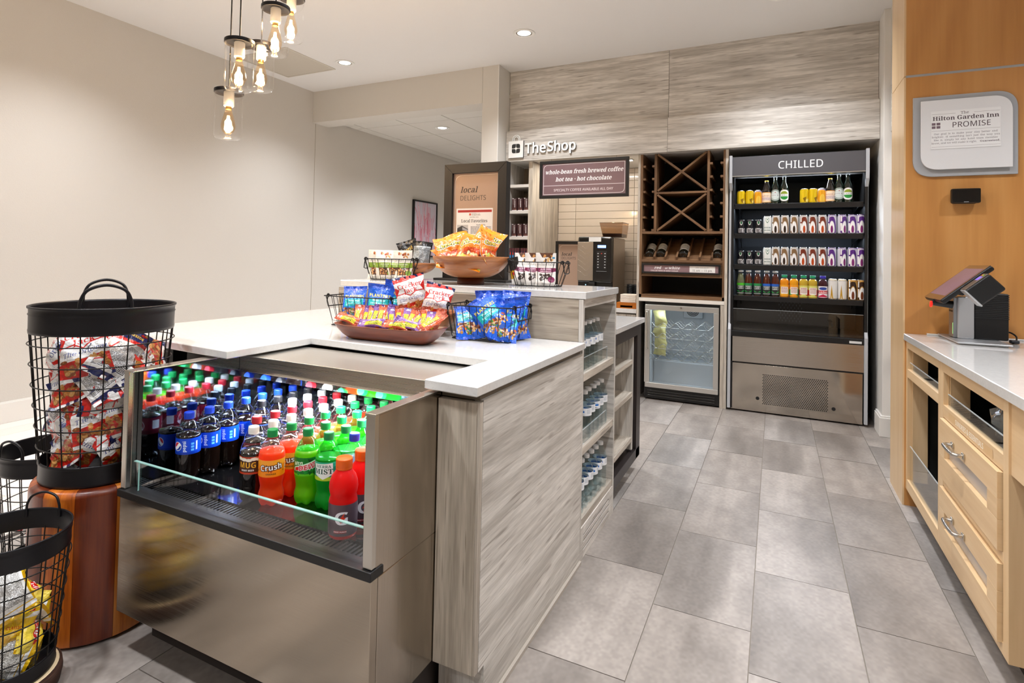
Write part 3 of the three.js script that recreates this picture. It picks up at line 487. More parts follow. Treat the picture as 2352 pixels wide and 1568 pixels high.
// ───────────────────────── snack bags ─────────────────────────
function bagGeo(w, h, t, seed, { pouch = false, seal = 0.055, bend = 0, twist = 0, nx = 14, ny = 18, puff = 1 } = {}) {
  const parts = [], o = seed * 13.7;
  for (const s of [1, -1]) {
    const pos = [], uv = [], idx = [];
    for (let j = 0; j <= ny; j++) for (let i = 0; i <= nx; i++) {
      const u = i / nx, v = j / ny, a = 2 * u - 1, b = 2 * v - 1;
      let e; const dEnd = Math.min(v, 1 - v);
      if (pouch) e = Math.pow(clamp01(v / 0.1), 0.6) * Math.pow(clamp01(1 - v), 0.75); else e = Math.pow(clamp01((dEnd - seal) / 0.32), 0.55);
      const pr = Math.pow(Math.max(0, 1 - Math.pow(Math.abs(a), 2.4)), 0.7) * e;
      const nz = vn(u * 5 + o, v * 6 + o, 64, 64) - 0.5, nf = vn(u * 12 + o, v * 15 + o * 2, 64, 64) - 0.5;
      const near = Math.exp(-Math.max(0, dEnd - seal) / 0.13);
      const fold = Math.sin(a * 11 + nz * 6 + (b > 0 ? 1 : 3)) * 0.035 * t * near * (1 - Math.abs(a) ** 4) * (dEnd > seal * 0.5 ? 1 : 0.25) * (pouch ? 0.3 : 1.6);
      let z = s * (t / 2 * pr * puff * (1 + 0.7 * nz) + fold + t * 0.16 * nf * Math.min(1, e * 2)) ;
      if (Math.abs(a) === 1) z = 0;
      z += bend * (a * a - 0.3) + twist * a * b + 0.012 * Math.sin(b * 2.4 + o) * (h / 0.2);
      const x = a * w / 2 * (1 - 0.11 * e * (1 - 0.3 * Math.abs(b)) * (pouch ? 0.4 : 1)), y = b * h / 2 * (1 - 0.03 * (1 - a * a) * e);
      pos.push(x, y, z); uv.push(s > 0 ? u * 0.5 : 1 - u * 0.5, v);
    }
    for (let j = 0; j < ny; j++) for (let i = 0; i < nx; i++) { const p = j * (nx + 1) + i, q = p + nx + 1; if (s > 0) idx.push(p, p + 1, q, p + 1, q + 1, q); else idx.push(p, q, p + 1, p + 1, q, q + 1); }
    const g = new THREE.BufferGeometry(); g.setAttribute('position', new THREE.Float32BufferAttribute(pos, 3)); g.setAttribute('uv', new THREE.Float32BufferAttribute(uv, 2)); g.setIndex(idx); g.computeVertexNormals(); parts.push(g);
  }
  return mergeGeometries(parts.map(clean));
}
const nuts = (x, r, a, b, w, h, n, cols, s = 12) => { for (let i = 0; i < n; i++) { const px = a + r() * w, py = b + r() * h; disc(x, cols[Math.floor(r() * cols.length)], px, py, s * (0.7 + r() * 0.6), s * (0.5 + r() * 0.4), r() * 3); disc(x, 'rgba(255,230,180,.35)', px - s * 0.2, py - s * 0.2, s * 0.3, s * 0.2); } };
const BAG = {
  popcorn: cv(768, 576, (x, w, h) => { // front | back
    const r = rng(4); fillR(x, '#f6f4f1', 0, 0, w, h);
    poly(x, '#d8241c', [[0, 40], [150, 0], [384, 0], [384, 30], [0, 96]]); poly(x, '#d8241c', [[0, 150], [56, 190], [0, 300]]); poly(x, '#d8241c', [[384, 90], [330, 170], [384, 260]]);
    x.strokeStyle = '#d8241c'; x.lineWidth = 12; x.beginPath(); x.moveTo(10, 262); x.lineTo(120, 250); x.lineTo(186, 292); x.lineTo(262, 240); x.lineTo(376, 226); x.stroke();
    turned(x, 192, 144, -0.08, () => { text(x, 'Cracker', 0, 0, 'bold 88px serif', '#d8241c', 'center', 310); text(x, 'Jack', 0, 74, 'bold 84px serif', '#d8241c'); });
    turned(x, 200, 330, -0.1, () => { text(x, 'The Original', 0, 0, 'italic 58px serif', '#2b3f8f'); });
    poly(x, '#cf2216', [[0, 420], [384, 370], [384, 545], [0, 545]]); nuts(x, r, 30, 390, 330, 120, 44, ['#b0682a', '#c98238', '#8f4d1c', '#dca25a'], 24);
    poly(x, '#1d2458', [[0, 0], [150, 0], [0, 40]]); text(x, 'PRIZE', 46, 16, 'bold 22px sans-serif', '#f2c531');
    fillR(x, '#f2f0ec', 384, 0, 384, h); poly(x, '#1d2458', [[384, 0], [768, 0], [768, 110], [384, 150]]); poly(x, '#d8241c', [[384, 150], [768, 110], [768, 150], [384, 190]]); text(x, 'PRIZE INSIDE', 576, 66, 'bold 40px sans-serif', '#f2c531'); fillR(x, '#ffffff', 410, 200, 330, 300); smallPrint(x, '#2b2b2b', 418, 206, 314, 290, 26, 8); fillR(x, '#1d2458', 384, 520, 384, 56); poly(x, '#fff', [[690, 440], [740, 440], [716, 500]]);
  }),
  chips: cv(768, 576, (x, w, h) => {
    const r = rng(6); fillR(x, '#f3c514', 0, 0, w, h); poly(x, '#f8dc58', [[0, 0], [384, 0], [384, 150], [0, 240]]); poly(x, '#ffffff', [[0, 250], [384, 190], [384, 240], [0, 300]]); disc(x, '#f9dd4a', 192, 160, 120, 110); poly(x, '#d3201f', [[70, 180], [310, 120], [318, 190], [80, 236]]); turned(x, 196, 178, -0.2, () => text(x, "Lay's", 0, 0, 'italic bold 76px serif', '#fff')); text(x, 'CLASSIC', 192, 350, 'bold 40px sans-serif', '#c22016'); nuts(x, r, 40, 400, 300, 130, 18, ['#f1c24a', '#eab544', '#f6d474'], 40);
    fillR(x, '#e9b40e', 384, 0, 384, h); poly(x, '#f4f2ec', [[400, 90], [740, 60], [756, 470], [420, 500]]); smallPrint(x, '#34322c', 424, 110, 300, 340, 28, 9); fillR(x, '#fff', 640, 20, 90, 50); for (let i = 0; i < 14; i++) fillR(x, '#222', 646 + i * 6, 24, 3, 40); poly(x, '#ffffff', [[384, 510], [768, 480], [768, 520], [384, 550]]);
  }),
  nuts: cv(768, 576, (x, w, h) => {
    const r = rng(12); fillR(x, '#1560d8', 0, 0, w, h); fillR(x, '#104cc0', 0, 0, w, 70); text(x, 'PLANTERS', 192, 176, 'bold 68px sans-serif', '#e8d53a', 'center', 330); poly(x, '#19b3b8', [[30, 215], [354, 215], [354, 330], [30, 350]]); text(x, 'TRAIL MIX', 192, 250, 'bold 40px sans-serif', '#e9ffff'); text(x, 'FRUIT & NUT', 192, 298, 'bold 40px sans-serif', '#c8f4f4'); fillR(x, '#2a86d8', 30, 346, 324, 26); nuts(x, r, 20, 380, 344, 130, 60, ['#b98042', '#d9a868', '#8c5424', '#e3c293', '#d8642a', '#4f8f3a', '#6b2f1c'], 22); fillR(x, '#1560d8', 0, 520, 384, 56);
    fillR(x, '#1a4cc4', 384, 0, 384, h); poly(x, '#dfe8f4', [[410, 150], [740, 150], [740, 420], [410, 420]]); smallPrint(x, '#24345a', 418, 160, 314, 250, 20, 11); nuts(x, r, 400, 430, 340, 90, 30, ['#b98042', '#d9a868', '#8c5424'], 22);
  }),
  puffs: cv(768, 576, (x, w, h) => {
    const r = rng(15); fillR(x, '#f08408', 0, 0, w, h); poly(x, '#f9a01e', [[0, 0], [384, 0], [384, 120], [0, 60]]); poly(x, '#d44a0a', [[0, 330], [384, 270], [384, 360], [0, 430]]); nuts(x, r, 0, 360, 384, 200, 60, ['#f7b52a', '#f8d75c', '#cfe06a', '#c03a12', '#8a1f0a', '#f7e9b0'], 26); turned(x, 192, 200, -0.16, () => { x.font = 'italic bold 92px sans-serif'; x.textAlign = 'center'; x.textBaseline = 'middle'; x.lineWidth = 26; x.strokeStyle = '#fff'; x.strokeText('Cheetos', 0, 0, 350); x.lineWidth = 14; x.strokeStyle = '#17120e'; x.strokeText('Cheetos', 0, 0, 350); text(x, 'Cheetos', 0, 0, 'italic bold 92px sans-serif', '#fbd83a', 'center', 350); });
    fillR(x, '#f08a10', 384, 0, 384, h); fillR(x, '#eef0f6', 650, 60, 100, 460); smallPrint(x, '#35406a', 656, 70, 88, 440, 40, 14); poly(x, '#d8380f', [[384, 400], [640, 340], [640, 480], [384, 520]]); text(x, 'CRUNCHY', 510, 220, 'bold 54px sans-serif', '#a82b08');
  }),
  black: cv(768, 576, (x, w, h) => {
    fillR(x, '#121214', 0, 0, w, h); turned(x, 192, 190, -0.3, () => text(x, 'Kettle', 0, 0, 'italic bold 96px serif', '#e8b52e')); text(x, 'CHIPS', 192, 300, 'bold 50px sans-serif', '#e8b52e'); fillR(x, '#b38a2c', 60, 400, 264, 16); fillR(x, '#17171a', 384, 0, 384, h); poly(x, '#cdd6da', [[410, 110], [742, 90], [742, 520], [410, 540]]); smallPrint(x, '#2c3236', 420, 124, 312, 400, 34, 17); fillR(x, '#121214', 420, 180, 312, 8);
  }),
  green: cv(768, 576, (x, w, h) => {
    const r = rng(19); fillR(x, '#f1ece2', 0, 0, w, h); fillR(x, '#e8e2d4', 0, 0, w, 40); nuts(x, r, 110, 30, 200, 110, 16, ['#b06b34', '#cf9a5c', '#a4472c', '#e0bd8c'], 26); text(x, 'Orchard Valley', 192, 196, 'italic 52px serif', '#3a3630', 'center', 340); fillR(x, '#8fae3a', 0, 250, 384, 90); disc(x, '#7d9c2e', 192, 340, 190, 26); text(x, 'CRANBERRY', 192, 282, 'bold 34px sans-serif', '#eef4d8'); text(x, 'NUT MIX', 192, 320, 'bold 26px sans-serif', '#eef4d8'); poly(x, '#4d3024', [[60, 350], [330, 350], [320, 500], [80, 500]]); nuts(x, r, 80, 360, 230, 130, 40, ['#c58a4c', '#8a4a2a', '#dcb478', '#5e2a1e'], 20); disc(x, '#7fa03a', 300, 460, 62, 52); fillR(x, '#f1ece2', 0, 520, 384, 56); text(x, 'NET WT 3 OZ', 192, 546, '24px sans-serif', '#555');
    fillR(x, '#eee8dc', 384, 0, 384, h); smallPrint(x, '#444', 420, 120, 312, 380, 26, 20);
  }),
  almond: cv(768, 576, (x, w, h) => {
    const r = rng(23); fillR(x, '#efe9e2', 0, 0, w, h); poly(x, '#5e3a26', [[70, 0], [330, 0], [300, 70], [120, 80]]); nuts(x, r, 160, 40, 150, 110, 12, ['#4a2a1c', '#6d4028', '#c98a4a', '#e0b070'], 28); fillR(x, '#3e8fb8', 310, 70, 50, 30); text(x, 'Orchard Valley', 192, 200, 'italic 54px serif', '#4a4038', 'center', 340); fillR(x, '#7c1f4c', 0, 262, 384, 60); disc(x, '#7c1f4c', 192, 318, 170, 30); text(x, 'ALMONDS', 192, 286, 'bold 42px sans-serif', '#f2dfe8'); text(x, 'DARK CHOCOLATE', 192, 324, 'bold 24px sans-serif', '#f2dfe8'); poly(x, '#d8cfc8', [[70, 350], [310, 350], [320, 500], [70, 500]]); nuts(x, r, 84, 372, 200, 110, 26, ['#2e1c18', '#3a2420', '#241412'], 24); disc(x, '#8a2656', 300, 470, 66, 54); text(x, 'NET WT 2 OZ', 192, 548, '24px sans-serif', '#555');
    fillR(x, '#ece6de', 384, 0, 384, h); smallPrint(x, '#444', 420, 120, 312, 380, 26, 24);
  }),
};
function barArt(a, b, c) { return cv(256, 384, (x, w, h) => { fillR(x, a, 0, 0, w, h); fillR(x, b, 0, 0, w, 40); fillR(x, b, 0, h - 40, w, 40); fillR(x, '#f2e21e', 18, 90, 60, 230); turned(x, 48, 205, -PI / 2, () => { text(x, 'NATURE', 0, -12, 'bold 34px sans-serif', '#1f6a34'); text(x, 'VALLEY', 0, 20, 'bold 34px sans-serif', '#1f6a34'); }); turned(x, 100, 205, -PI / 2, () => text(x, c, 0, 0, 'bold 22px sans-serif', '#fff3e4')); fillR(x, b, 128, 0, 128, h); fillR(x, '#efe6ea', 140, 120, 100, 140); smallPrint(x, '#444', 144, 124, 92, 130, 14, 3); fillR(x, '#fff', 40, 12, 40, 18); }); }
const crinkle = pixelTex(512, 512, (u, v) => { let h = 0; for (const [f, a] of [[4, 0.5], [9, 0.3], [19, 0.2]]) h += a * (1 - Math.abs(2 * vn(u * f + f, v * f * 1.2 + 2 * f, f, Math.round(f * 1.2)) - 1) ** 0.7); const k = 255 * h; return [k, k, k]; }, { mpu: 0.5, mpv: 1, srgb: false });
const foil = (tex, r = 0.28, b = 0.006) => phy(0xffffff, r, { map: tex, bumpMap: crinkle, bumpScale: b, clearcoat: 0.5, clearcoatRoughness: 0.15 });
const bagMat = Object.fromEntries(Object.entries(BAG).map(([k, t]) => [k, k === 'green' || k === 'almond' ? foil(t, 0.42, 0.002) : foil(t, 0.3)]));
const bagVar = {};
const dims = { popcorn: [0.145, 0.185, 0.055], chips: [0.15, 0.19, 0.06], nuts: [0.118, 0.165, 0.042], puffs: [0.14, 0.19, 0.06], black: [0.11, 0.15, 0.05], green: [0.098, 0.15, 0.036], almond: [0.092, 0.148, 0.034] };
function bagShape(kind, v) { const k = kind + v; if (!bagVar[k]) { const [w, h, t] = dims[kind], p = kind === 'green' || kind === 'almond'; bagVar[k] = bagGeo(w, h, t, v + 1 + kind.length * 3, { pouch: p, bend: p ? 0 : [0.012, -0.014, 0.02][v % 3], twist: p ? 0 : [0.008, -0.01, 0.004][v % 3] }); } return bagVar[k]; }
const bagName = { popcorn: ['popcorn_bag', 'snack bag'], chips: ['potato_chip_bag', 'snack bag'], nuts: ['trail_mix_bag', 'snack bag'], puffs: ['cheese_snack_bag', 'snack bag'], black: ['kettle_chip_bag', 'snack bag'], green: ['nut_mix_pouch', 'snack pouch'], almond: ['chocolate_almond_pouch', 'snack pouch'] };
function bag(kind, label, [x, y, z], az, tilt, roll, v = 0, group, s = 1) {
  const m = obj(bagName[kind][0], bagShape(kind, v), bagMat[kind]); m.position.set(x, y, z); m.rotation.order = 'YXZ'; m.rotation.set(tilt, az, roll); m.scale.setScalar(s); return tag(m, label, bagName[kind][1], group);
}
// ───────────────────────── tall black wire baskets on wood ─────────────────────────
function roundBasket(name, label, pos, s, turn) {
  const t = thing(name, label, 'wire basket', pos, turn), H = 0.535, rt = 0.2, rb = 0.16, at = y => rb + (rt - rb) * (y - 0.06) / (H - 0.135);
  obj('base_band', lathe([[rb - 0.006, 0], [rb, 0.001], [rb + 0.002, 0.008], [rb, 0.013], [rb + 0.0005, 0.052], [rb + 0.003, 0.056], [rb + 0.003, 0.061], [rb, 0.064], [rb - 0.003, 0.062], [rb - 0.003, 0.004]].map(p => [p[0] * s, p[1] * s]), 64), M.blackMetal, t);
  obj('bottom_plate', lathe([[0, 0.004 * s], [(rb - 0.003) * s, 0.004 * s], [(rb - 0.003) * s, 0.0], [0, 0]], 48), M.blackMetal, t);
  const k = rt - 0.004; obj('rim_band', lathe([[k - 0.002, H - 0.078], [k + 0.001, H - 0.08], [k + 0.002, H - 0.07], [k + 0.001, H - 0.066], [k + 0.0015, H - 0.026], [k + 0.004, H - 0.022], [k + 0.0015, H - 0.018], [k + 0.002, H - 0.006], [k + 0.006, H - 0.003], [k + 0.006, H + 0.002], [k + 0.002, H + 0.003], [k - 0.001, H - 0.004], [k - 0.0015, H - 0.078]].map(p => [p[0] * s, p[1] * s]), 72), M.blackMetal, t);
  for (let i = 0; i < 20; i++) { const a = i * PI / 10; obj('upright_wire', rod([at(0.06) * Math.sin(a) * s, 0.055 * s, at(0.06) * Math.cos(a) * s], [(rt - 0.005) * Math.sin(a) * s, (H - 0.07) * s, (rt - 0.005) * Math.cos(a) * s], 0.0021 * Math.sqrt(s), 6), M.wire, t); }
  for (let i = 0; i < 6; i++) { const y = 0.108 + i * 0.063; obj('ring_wire', xf(ringGeo((at(y) + 0.002) * s, 0.0019 * Math.sqrt(s), 56, 6), { p: [0, y * s, 0] }), M.wire, t); }
  for (const f of [1, -1]) obj('handle', tube([[-0.066, -0.028, 0], [-0.066, 0.002, 0], [-0.062, 0.03, 0.0], [-0.045, 0.058, 0.004], [0, 0.072, 0.006], [0.045, 0.058, 0.004], [0.062, 0.03, 0], [0.066, 0.002, 0], [0.066, -0.028, 0]].map(p => [p[0] * s, (H + p[1]) * s, f * (rt - 0.021 + p[2]) * s]), 0.0048 * s, { rad: 8, seg: 36 }), M.blackMetal, t);
  return t;
}
const PED = [-1.945, -1.10];
{
  const t = thing('wood_pedestal', 'round glossy orange-brown wood pedestal of upright staves under the tall basket', 'pedestal', [PED[0], 0, PED[1]]);
  const N = 13, r = rng(31), tones = [0xffffff, 0xb98a6a, 0xffe8c8, 0x8e6248, 0xdcb48c].map(c => phy(c, 0.4, { map: acaciaTex, clearcoat: 0.3, clearcoatRoughness: 0.25 }));
  obj('core', lathe([[0, 0.01], [0.165, 0.01], [0.165, 0.452], [0, 0.452]], 40), std(0x5a2c10, 0.6), t);
  let a = 0.2; const ws = []; for (let i = 0; i < N; i++) ws.push(0.7 + r() * 0.7); const tot = ws.reduce((p, q) => p + q, 0);
  ws.forEach((w, i) => { const d = w / tot * 2 * PI; const g = lathe([[0.16, 0.008], [0.181, 0.008], [0.184, 0.012], [0.184, 0.435], [0.18, 0.449], [0.168, 0.455], [0.1, 0.455]], 6, a, d - 0.004);
    const p = g.attributes.position, uv = g.attributes.uv; for (let k = 0; k < p.count; k++) uv.setXY(k, p.getY(k) + i * 0.77 + (0.184 - Math.hypot(p.getX(k), p.getZ(k))), uv.getX(k) * d * 0.18 + i * 0.31); a += d; obj('stave', g, tones[Math.floor(r() * 5)], t); });
  obj('top_disc', lathe([[0, 0.4555], [0.1, 0.4555]], 40), tones[1], t);
}
const AZ = 1.06; // from the baskets towards the camera
roundBasket('snack_basket', 'tall black wire basket of caramel popcorn bags on the wood pedestal', [PED[0] - 0.006, 0.456, PED[1]], 1, AZ);
{
  const L = ['bottom', 'second', 'third', 'fourth', 'upper'], r = rng(44), S = [[-1.15, 'far left'], [-0.4, 'left'], [0.35, 'right'], [1.1, 'far right']];
  for (let i = 0; i < 5; i++) S.forEach(([da, nm], j) => {
    if (i === 4 && j === 3) return;
    const y = 0.456 + 0.125 + i * 0.066 + (j % 2) * 0.018, ang = AZ + da + (i % 2) * 0.25, rho = 0.092 + i * 0.004, flip = (i * 3 + j * 2) % 5 === 1;
    bag('popcorn', `red and white caramel popcorn bag in the tall basket, ${L[i]} layer, ${nm}`, [PED[0] - 0.006 + rho * Math.sin(ang), y, PED[1] + rho * Math.cos(ang)], ang + (flip ? PI : 0), (flip ? 1 : -1) * (0.15 + r() * 0.35), [0.6, -0.7, 0.45, -1.1, 1.3, 0.25][(i * 4 + j) % 6], (i + j) % 3, 'popcorn bags in the tall basket');
  });
  bag('popcorn', 'topmost caramel popcorn bag in the tall basket, tilted, its red lettering facing the aisle', [PED[0] + 0.085, 0.456 + 0.375, PED[1] + 0.05], AZ - 0.05, -0.28, 0.55, 1, 'popcorn bags in the tall basket', 1.12);
  bag('popcorn', 'caramel popcorn bag lying on top of the tall basket pile at its right side', [PED[0] + 0.02, 0.456 + 0.36, PED[1] - 0.09], AZ + 0.5, -0.9, 1.2, 2, 'popcorn bags in the tall basket');
}
// small basket at the lower left on a slice of log
{
  const c = [-1.80, -0.79], t = thing('log_slice', 'thin slice of log with pale cut face under the small left basket', 'log slice', [c[0], 0, c[1]]);
  const g = lathe([[0, 0.0], [0.112, 0.0], [0.123, 0.008], [0.127, 0.03], [0.124, 0.052], [0, 0.053]], 48), p = g.attributes.position; for (let i = 0; i < p.count; i++) { const a = Math.atan2(p.getX(i), p.getZ(i)), s = 1 + 0.02 * Math.sin(3 * a + 1) + 0.012 * Math.sin(7 * a); p.setX(i, p.getX(i) * s); p.setZ(i, p.getZ(i) * s); } g.computeVertexNormals();
  obj('bark', g, std(0x7a5a3c, 0.85, { map: walnutTex }), t);
  obj('cut_face', lathe([[0, 0.0545], [0.115, 0.0545], [0.119, 0.053]], 48), std(0xe8cfa6, 0.6), t);
  roundBasket('snack_basket', 'small black wire basket of yellow potato chip bags at the lower left corner', [c[0], 0.0545, c[1]], 0.69, AZ - 0.55);
  const r = rng(52), B = [[0, 0.075, 0.05], [1.3, 0.08, 0.055], [-1.2, 0.085, 0.05], [0.5, 0.15, 0.05], [-0.7, 0.155, 0.05], [1.8, 0.165, 0.055], [0.05, 0.225, 0.045], [-1.5, 0.215, 0.045], [2.8, 0.12, 0.05], [-2.4, 0.19, 0.045]];
  B.forEach(([da, y, rho], i) => { const ang = AZ + da, flip = [1, 0, 1, 0, 1, 0, 1, 0, 0, 1][i]; bag('chips', `yellow potato chip bag in the lower left basket, ${['bottom middle', 'bottom right', 'bottom left', 'middle right', 'middle left', 'middle far right', 'top centre', 'top left', 'bottom rear', 'middle rear'][i]}${flip ? ' showing its printed back' : ''}`, [c[0] + rho * Math.sin(ang), 0.055 + y, c[1] + rho * Math.cos(ang)], ang + (flip ? PI : 0), (flip ? 1 : -1) * (0.2 + r() * 0.3), (r() - 0.5) * 2.2, i % 3, 'chip bags in the lower left basket', 0.72); });
}
// third basket, behind the pedestal
{
  const c = [-2.39, -1.18];
  roundBasket('snack_basket', 'black wire basket on the floor behind the wood pedestal, mostly empty', [c[0], 0.001, c[1]], 0.82, 0.2);
  bag('chips', 'yellow chip bag sticking up in the basket behind the pedestal', [c[0] + 0.06, 0.39, c[1] - 0.03], AZ + 0.2, -0.4, -0.5, 1, undefined, 0.8);
  bag('chips', 'yellow chip bag low in the basket behind the pedestal', [c[0] + 0.08, 0.25, c[1] + 0.02], AZ, -0.2, 0.2, 2, undefined, 0.8);
  bag('popcorn', 'red popcorn bag low in the basket behind the pedestal', [c[0] + 0.03, 0.17, c[1] + 0.03], AZ, -0.3, 0.9, 0, undefined, 0.75);
  bag('popcorn', 'white-backed popcorn bag beside the yellow one in the basket behind the pedestal', [c[0] + 0.1, 0.36, c[1] - 0.02], AZ + PI, 0.5, 0.8, 2, undefined, 0.72);
}
// ───────────────────────── small wire baskets ─────────────────────────
function rectPath(w, d, r, y) { const o = [], c = [[w / 2 - r, d / 2 - r, 0], [-w / 2 + r, d / 2 - r, PI / 2], [-w / 2 + r, -d / 2 + r, PI], [w / 2 - r, -d / 2 + r, 1.5 * PI]]; for (const [a, b, s] of c) for (let i = 0; i <= 3; i++) o.push([a + r * Math.cos(s + i * PI / 6), y, b + r * Math.sin(s + i * PI / 6)]); return o; }
function wireTray(label, pos, turn, { w, d, bw, bd, h, oval = false }) {
  const t = thing('wire_basket', label, 'wire basket', pos, turn), R = 0.0024, W = 0.0015;
  const ell = (a, b, y) => Array.from({ length: 40 }, (_, i) => [a / 2 * Math.cos(i * PI / 20), y, b / 2 * Math.sin(i * PI / 20)]);
  const rim = oval ? ell(w, d, h) : rectPath(w, d, 0.012, h), base = oval ? ell(bw, bd, 0.0035) : rectPath(bw, bd, 0.01, 0.0035);
  obj('rim_wire', tube(rim, R, { closed: true, smooth: false, rad: 6 }), M.wire, t);
  obj('base_wire', tube(base, R, { closed: true, smooth: false, rad: 6 }), M.wire, t);
  if (oval) for (let i = 0; i < 24; i++) { const a = (i + 0.5) * PI / 12; obj('side_wire', rod([w / 2 * Math.cos(a), h, d / 2 * Math.sin(a)], [bw / 2 * Math.cos(a), 0.0035, bd / 2 * Math.sin(a)], W, 5), M.wire, t); }
  else {
    for (let i = 0; i < 9; i++) { const f = (i + 0.5) / 9 - 0.5; obj('side_wire', tube([[f * w, h, d / 2], [f * bw, 0.0035, bd / 2], [f * bw, 0.0035, -bd / 2], [f * w, h, -d / 2]], W, { smooth: false, rad: 5 }), M.wire, t); }
    for (let i = 0; i < 6; i++) { const f = (i + 0.5) / 6 - 0.5; obj('side_wire', tube([[w / 2, h, f * d], [bw / 2, 0.0035, f * bd], [-bw / 2, 0.0035, f * bd], [-w / 2, h, f * d]], W, { smooth: false, rad: 5 }), M.wire, t); }
  }
  if (oval) for (let i = 0; i < 5; i++) { const f = (i - 2) / 3 * bw / 2, e = bd / 2 * Math.sqrt(1 - (2 * f / bw) ** 2); obj('floor_wire', rod([f, 0.0035, -e], [f, 0.0035, e], W, 5), M.wire, t); }
  const hw = oval ? 0.055 : 0.075;
  for (const s of [1, -1]) {
    const X = s * (w / 2 - (oval ? 0.022 : 0));
    obj('drop_handle', tube([[X, h + 0.006, -hw], [X + s * 0.004, h - 0.006, -hw], [X + s * 0.009, h - 0.044, -hw], [X + s * 0.009, h - 0.05, -hw * 0.85], [X + s * 0.009, h - 0.05, hw * 0.85], [X + s * 0.009, h - 0.044, hw], [X + s * 0.004, h - 0.006, hw], [X, h + 0.006, hw]], 0.0026, { smooth: false, rad: 6 }), M.wire, t);
    for (const q of [-hw, hw]) obj('handle_hook', xf(new THREE.TorusGeometry(0.007, 0.0022, 6, 14), { p: [X, h, q] }), M.wire, t);
  }
  return t;
}
const LOW = 0.8482, HIGH = 1.0432;
wireTray('rectangular black wire basket of blue trail mix bags, right end of the low worktop', [-1.013, LOW, -2.021], 0.0, { w: 0.287, d: 0.222, bw: 0.245, bd: 0.18, h: 0.134 });
wireTray('rectangular black wire basket of blue trail mix bags, behind the tray of bars', [-1.66, LOW, -2.08], 0.05, { w: 0.34, d: 0.222, bw: 0.28, bd: 0.18, h: 0.134 });
{
  const g1 = 'trail mix bags in the right wire basket', g2 = 'trail mix bags in the left wire basket';
  bag('nuts', 'blue trail mix bag slumped at the front left of the right basket', [-1.075, LOW + 0.072, -1.98], 0.3, -0.7, 0.25, 0, g1, 1.05);
  bag('nuts', 'blue trail mix bag turned on its corner in the middle of the right basket', [-0.985, LOW + 0.1, -1.965], 0.45, -0.3, 0.66, 1, g1);
  bag('nuts', 'blue trail mix bag at the front right of the right basket', [-0.925, LOW + 0.075, -1.985], 0.6, -0.4, -0.3, 2, g1);
  bag('nuts', 'blue trail mix bag standing at the rear left of the right basket', [-1.045, LOW + 0.105, -2.075], 0.2, -0.12, 0.05, 1, g1);
  bag('nuts', 'blue trail mix bag standing at the rear right of the right basket', [-0.925, LOW + 0.108, -2.075], 0.25, -0.1, -0.05, 0, g1);
  bag('nuts', 'blue trail mix bag against the right side wires of the right basket', [-0.905, LOW + 0.085, -2.03], 1.2, -0.12, 0.05, 2, g1);
  bag('nuts', 'blue trail mix bag standing at the left of the left basket', [-1.715, LOW + 0.1, -2.05], 0.45, -0.15, 0.02, 0, g2, 0.95);
  bag('nuts', 'blue trail mix bag standing in the middle of the left basket', [-1.595, LOW + 0.105, -2.07], 0.5, -0.15, -0.1, 1, g2, 1.05);
  bag('nuts', 'blue trail mix bag leaning at the rear of the left basket', [-1.555, LOW + 0.115, -2.13], 0.5, -0.1, -0.25, 2, g2, 1.05);
}
// ───────────────────────── wooden bowls and tray ─────────────────────────
const bowlUV = g => { const p = g.attributes.position, uv = new Float32Array(p.count * 2); for (let i = 0; i < p.count; i++) { uv[2 * i] = p.getX(i) * 2; uv[2 * i + 1] = p.getY(i) * 3.5 + p.getZ(i) * 1.4; } g.setAttribute('uv', new THREE.BufferAttribute(uv, 2)); return g; };
function bowl(label, pos, r, h, foot, fh, groove = true, mat = M.bowl) {
  const t = thing('wooden_bowl', label, 'bowl', pos), out = [], inn = [], n = 14, y0 = fh;
  for (let i = 0; i <= n; i++) { const a = i / n, q = a * a * 0.7 + a * 0.3, rr = foot * 0.8 + (r - foot * 0.8) * (0.9 * Math.sqrt(1 - (1 - q) ** 2) + 0.1 * q), y = y0 + (h - fh) * q; out.push([rr, y]); }
  if (groove) { const k = out.findIndex(p => p[1] > y0 + (h - fh) * 0.7); const [a, b] = out[k]; out.splice(k + 1, 0, [a + 0.0006, b + 0.0006], [a - 0.0016, b + 0.0018], [a + 0.0014, b + 0.003]); }
  for (let i = n; i >= 0; i--) inn.push([Math.max(0, out[Math.min(i * 1, n)][0] - 0.009), Math.min(h, y0 + 0.01 + (h - y0 - 0.01) * Math.pow(i / n, 1.6))]);
  inn[inn.length - 1][0] = 0;
  obj('bowl_body', bowlUV(lathe([[0, y0], ...out, [r - 0.004, h + 0.002], ...inn], 56)), mat, t);
  if (fh > 0.004) obj('foot', bowlUV(lathe([[0, 0], [foot, 0], [foot, 0.003], [foot * 0.97, fh + 0.006], [0, fh + 0.006]], 40)), std(0x8a5c3c, 0.45, { map: bowlTex }), t);
  return t;
}
bowl('large footed wooden bowl heaped with orange cheese snack bags', [-1.285, HIGH, -2.36], 0.181, 0.128, 0.064, 0.03);
bowl('small footed wooden bowl holding black chip bags, behind the left oval basket', [-1.745, HIGH, -2.575], 0.115, 0.088, 0.037, 0.03, true);
bowl('shallow wooden bowl holding two caramel popcorn bags behind the tray', [-1.30, LOW, -1.985], 0.14, 0.092, 0.05, 0.004, false);
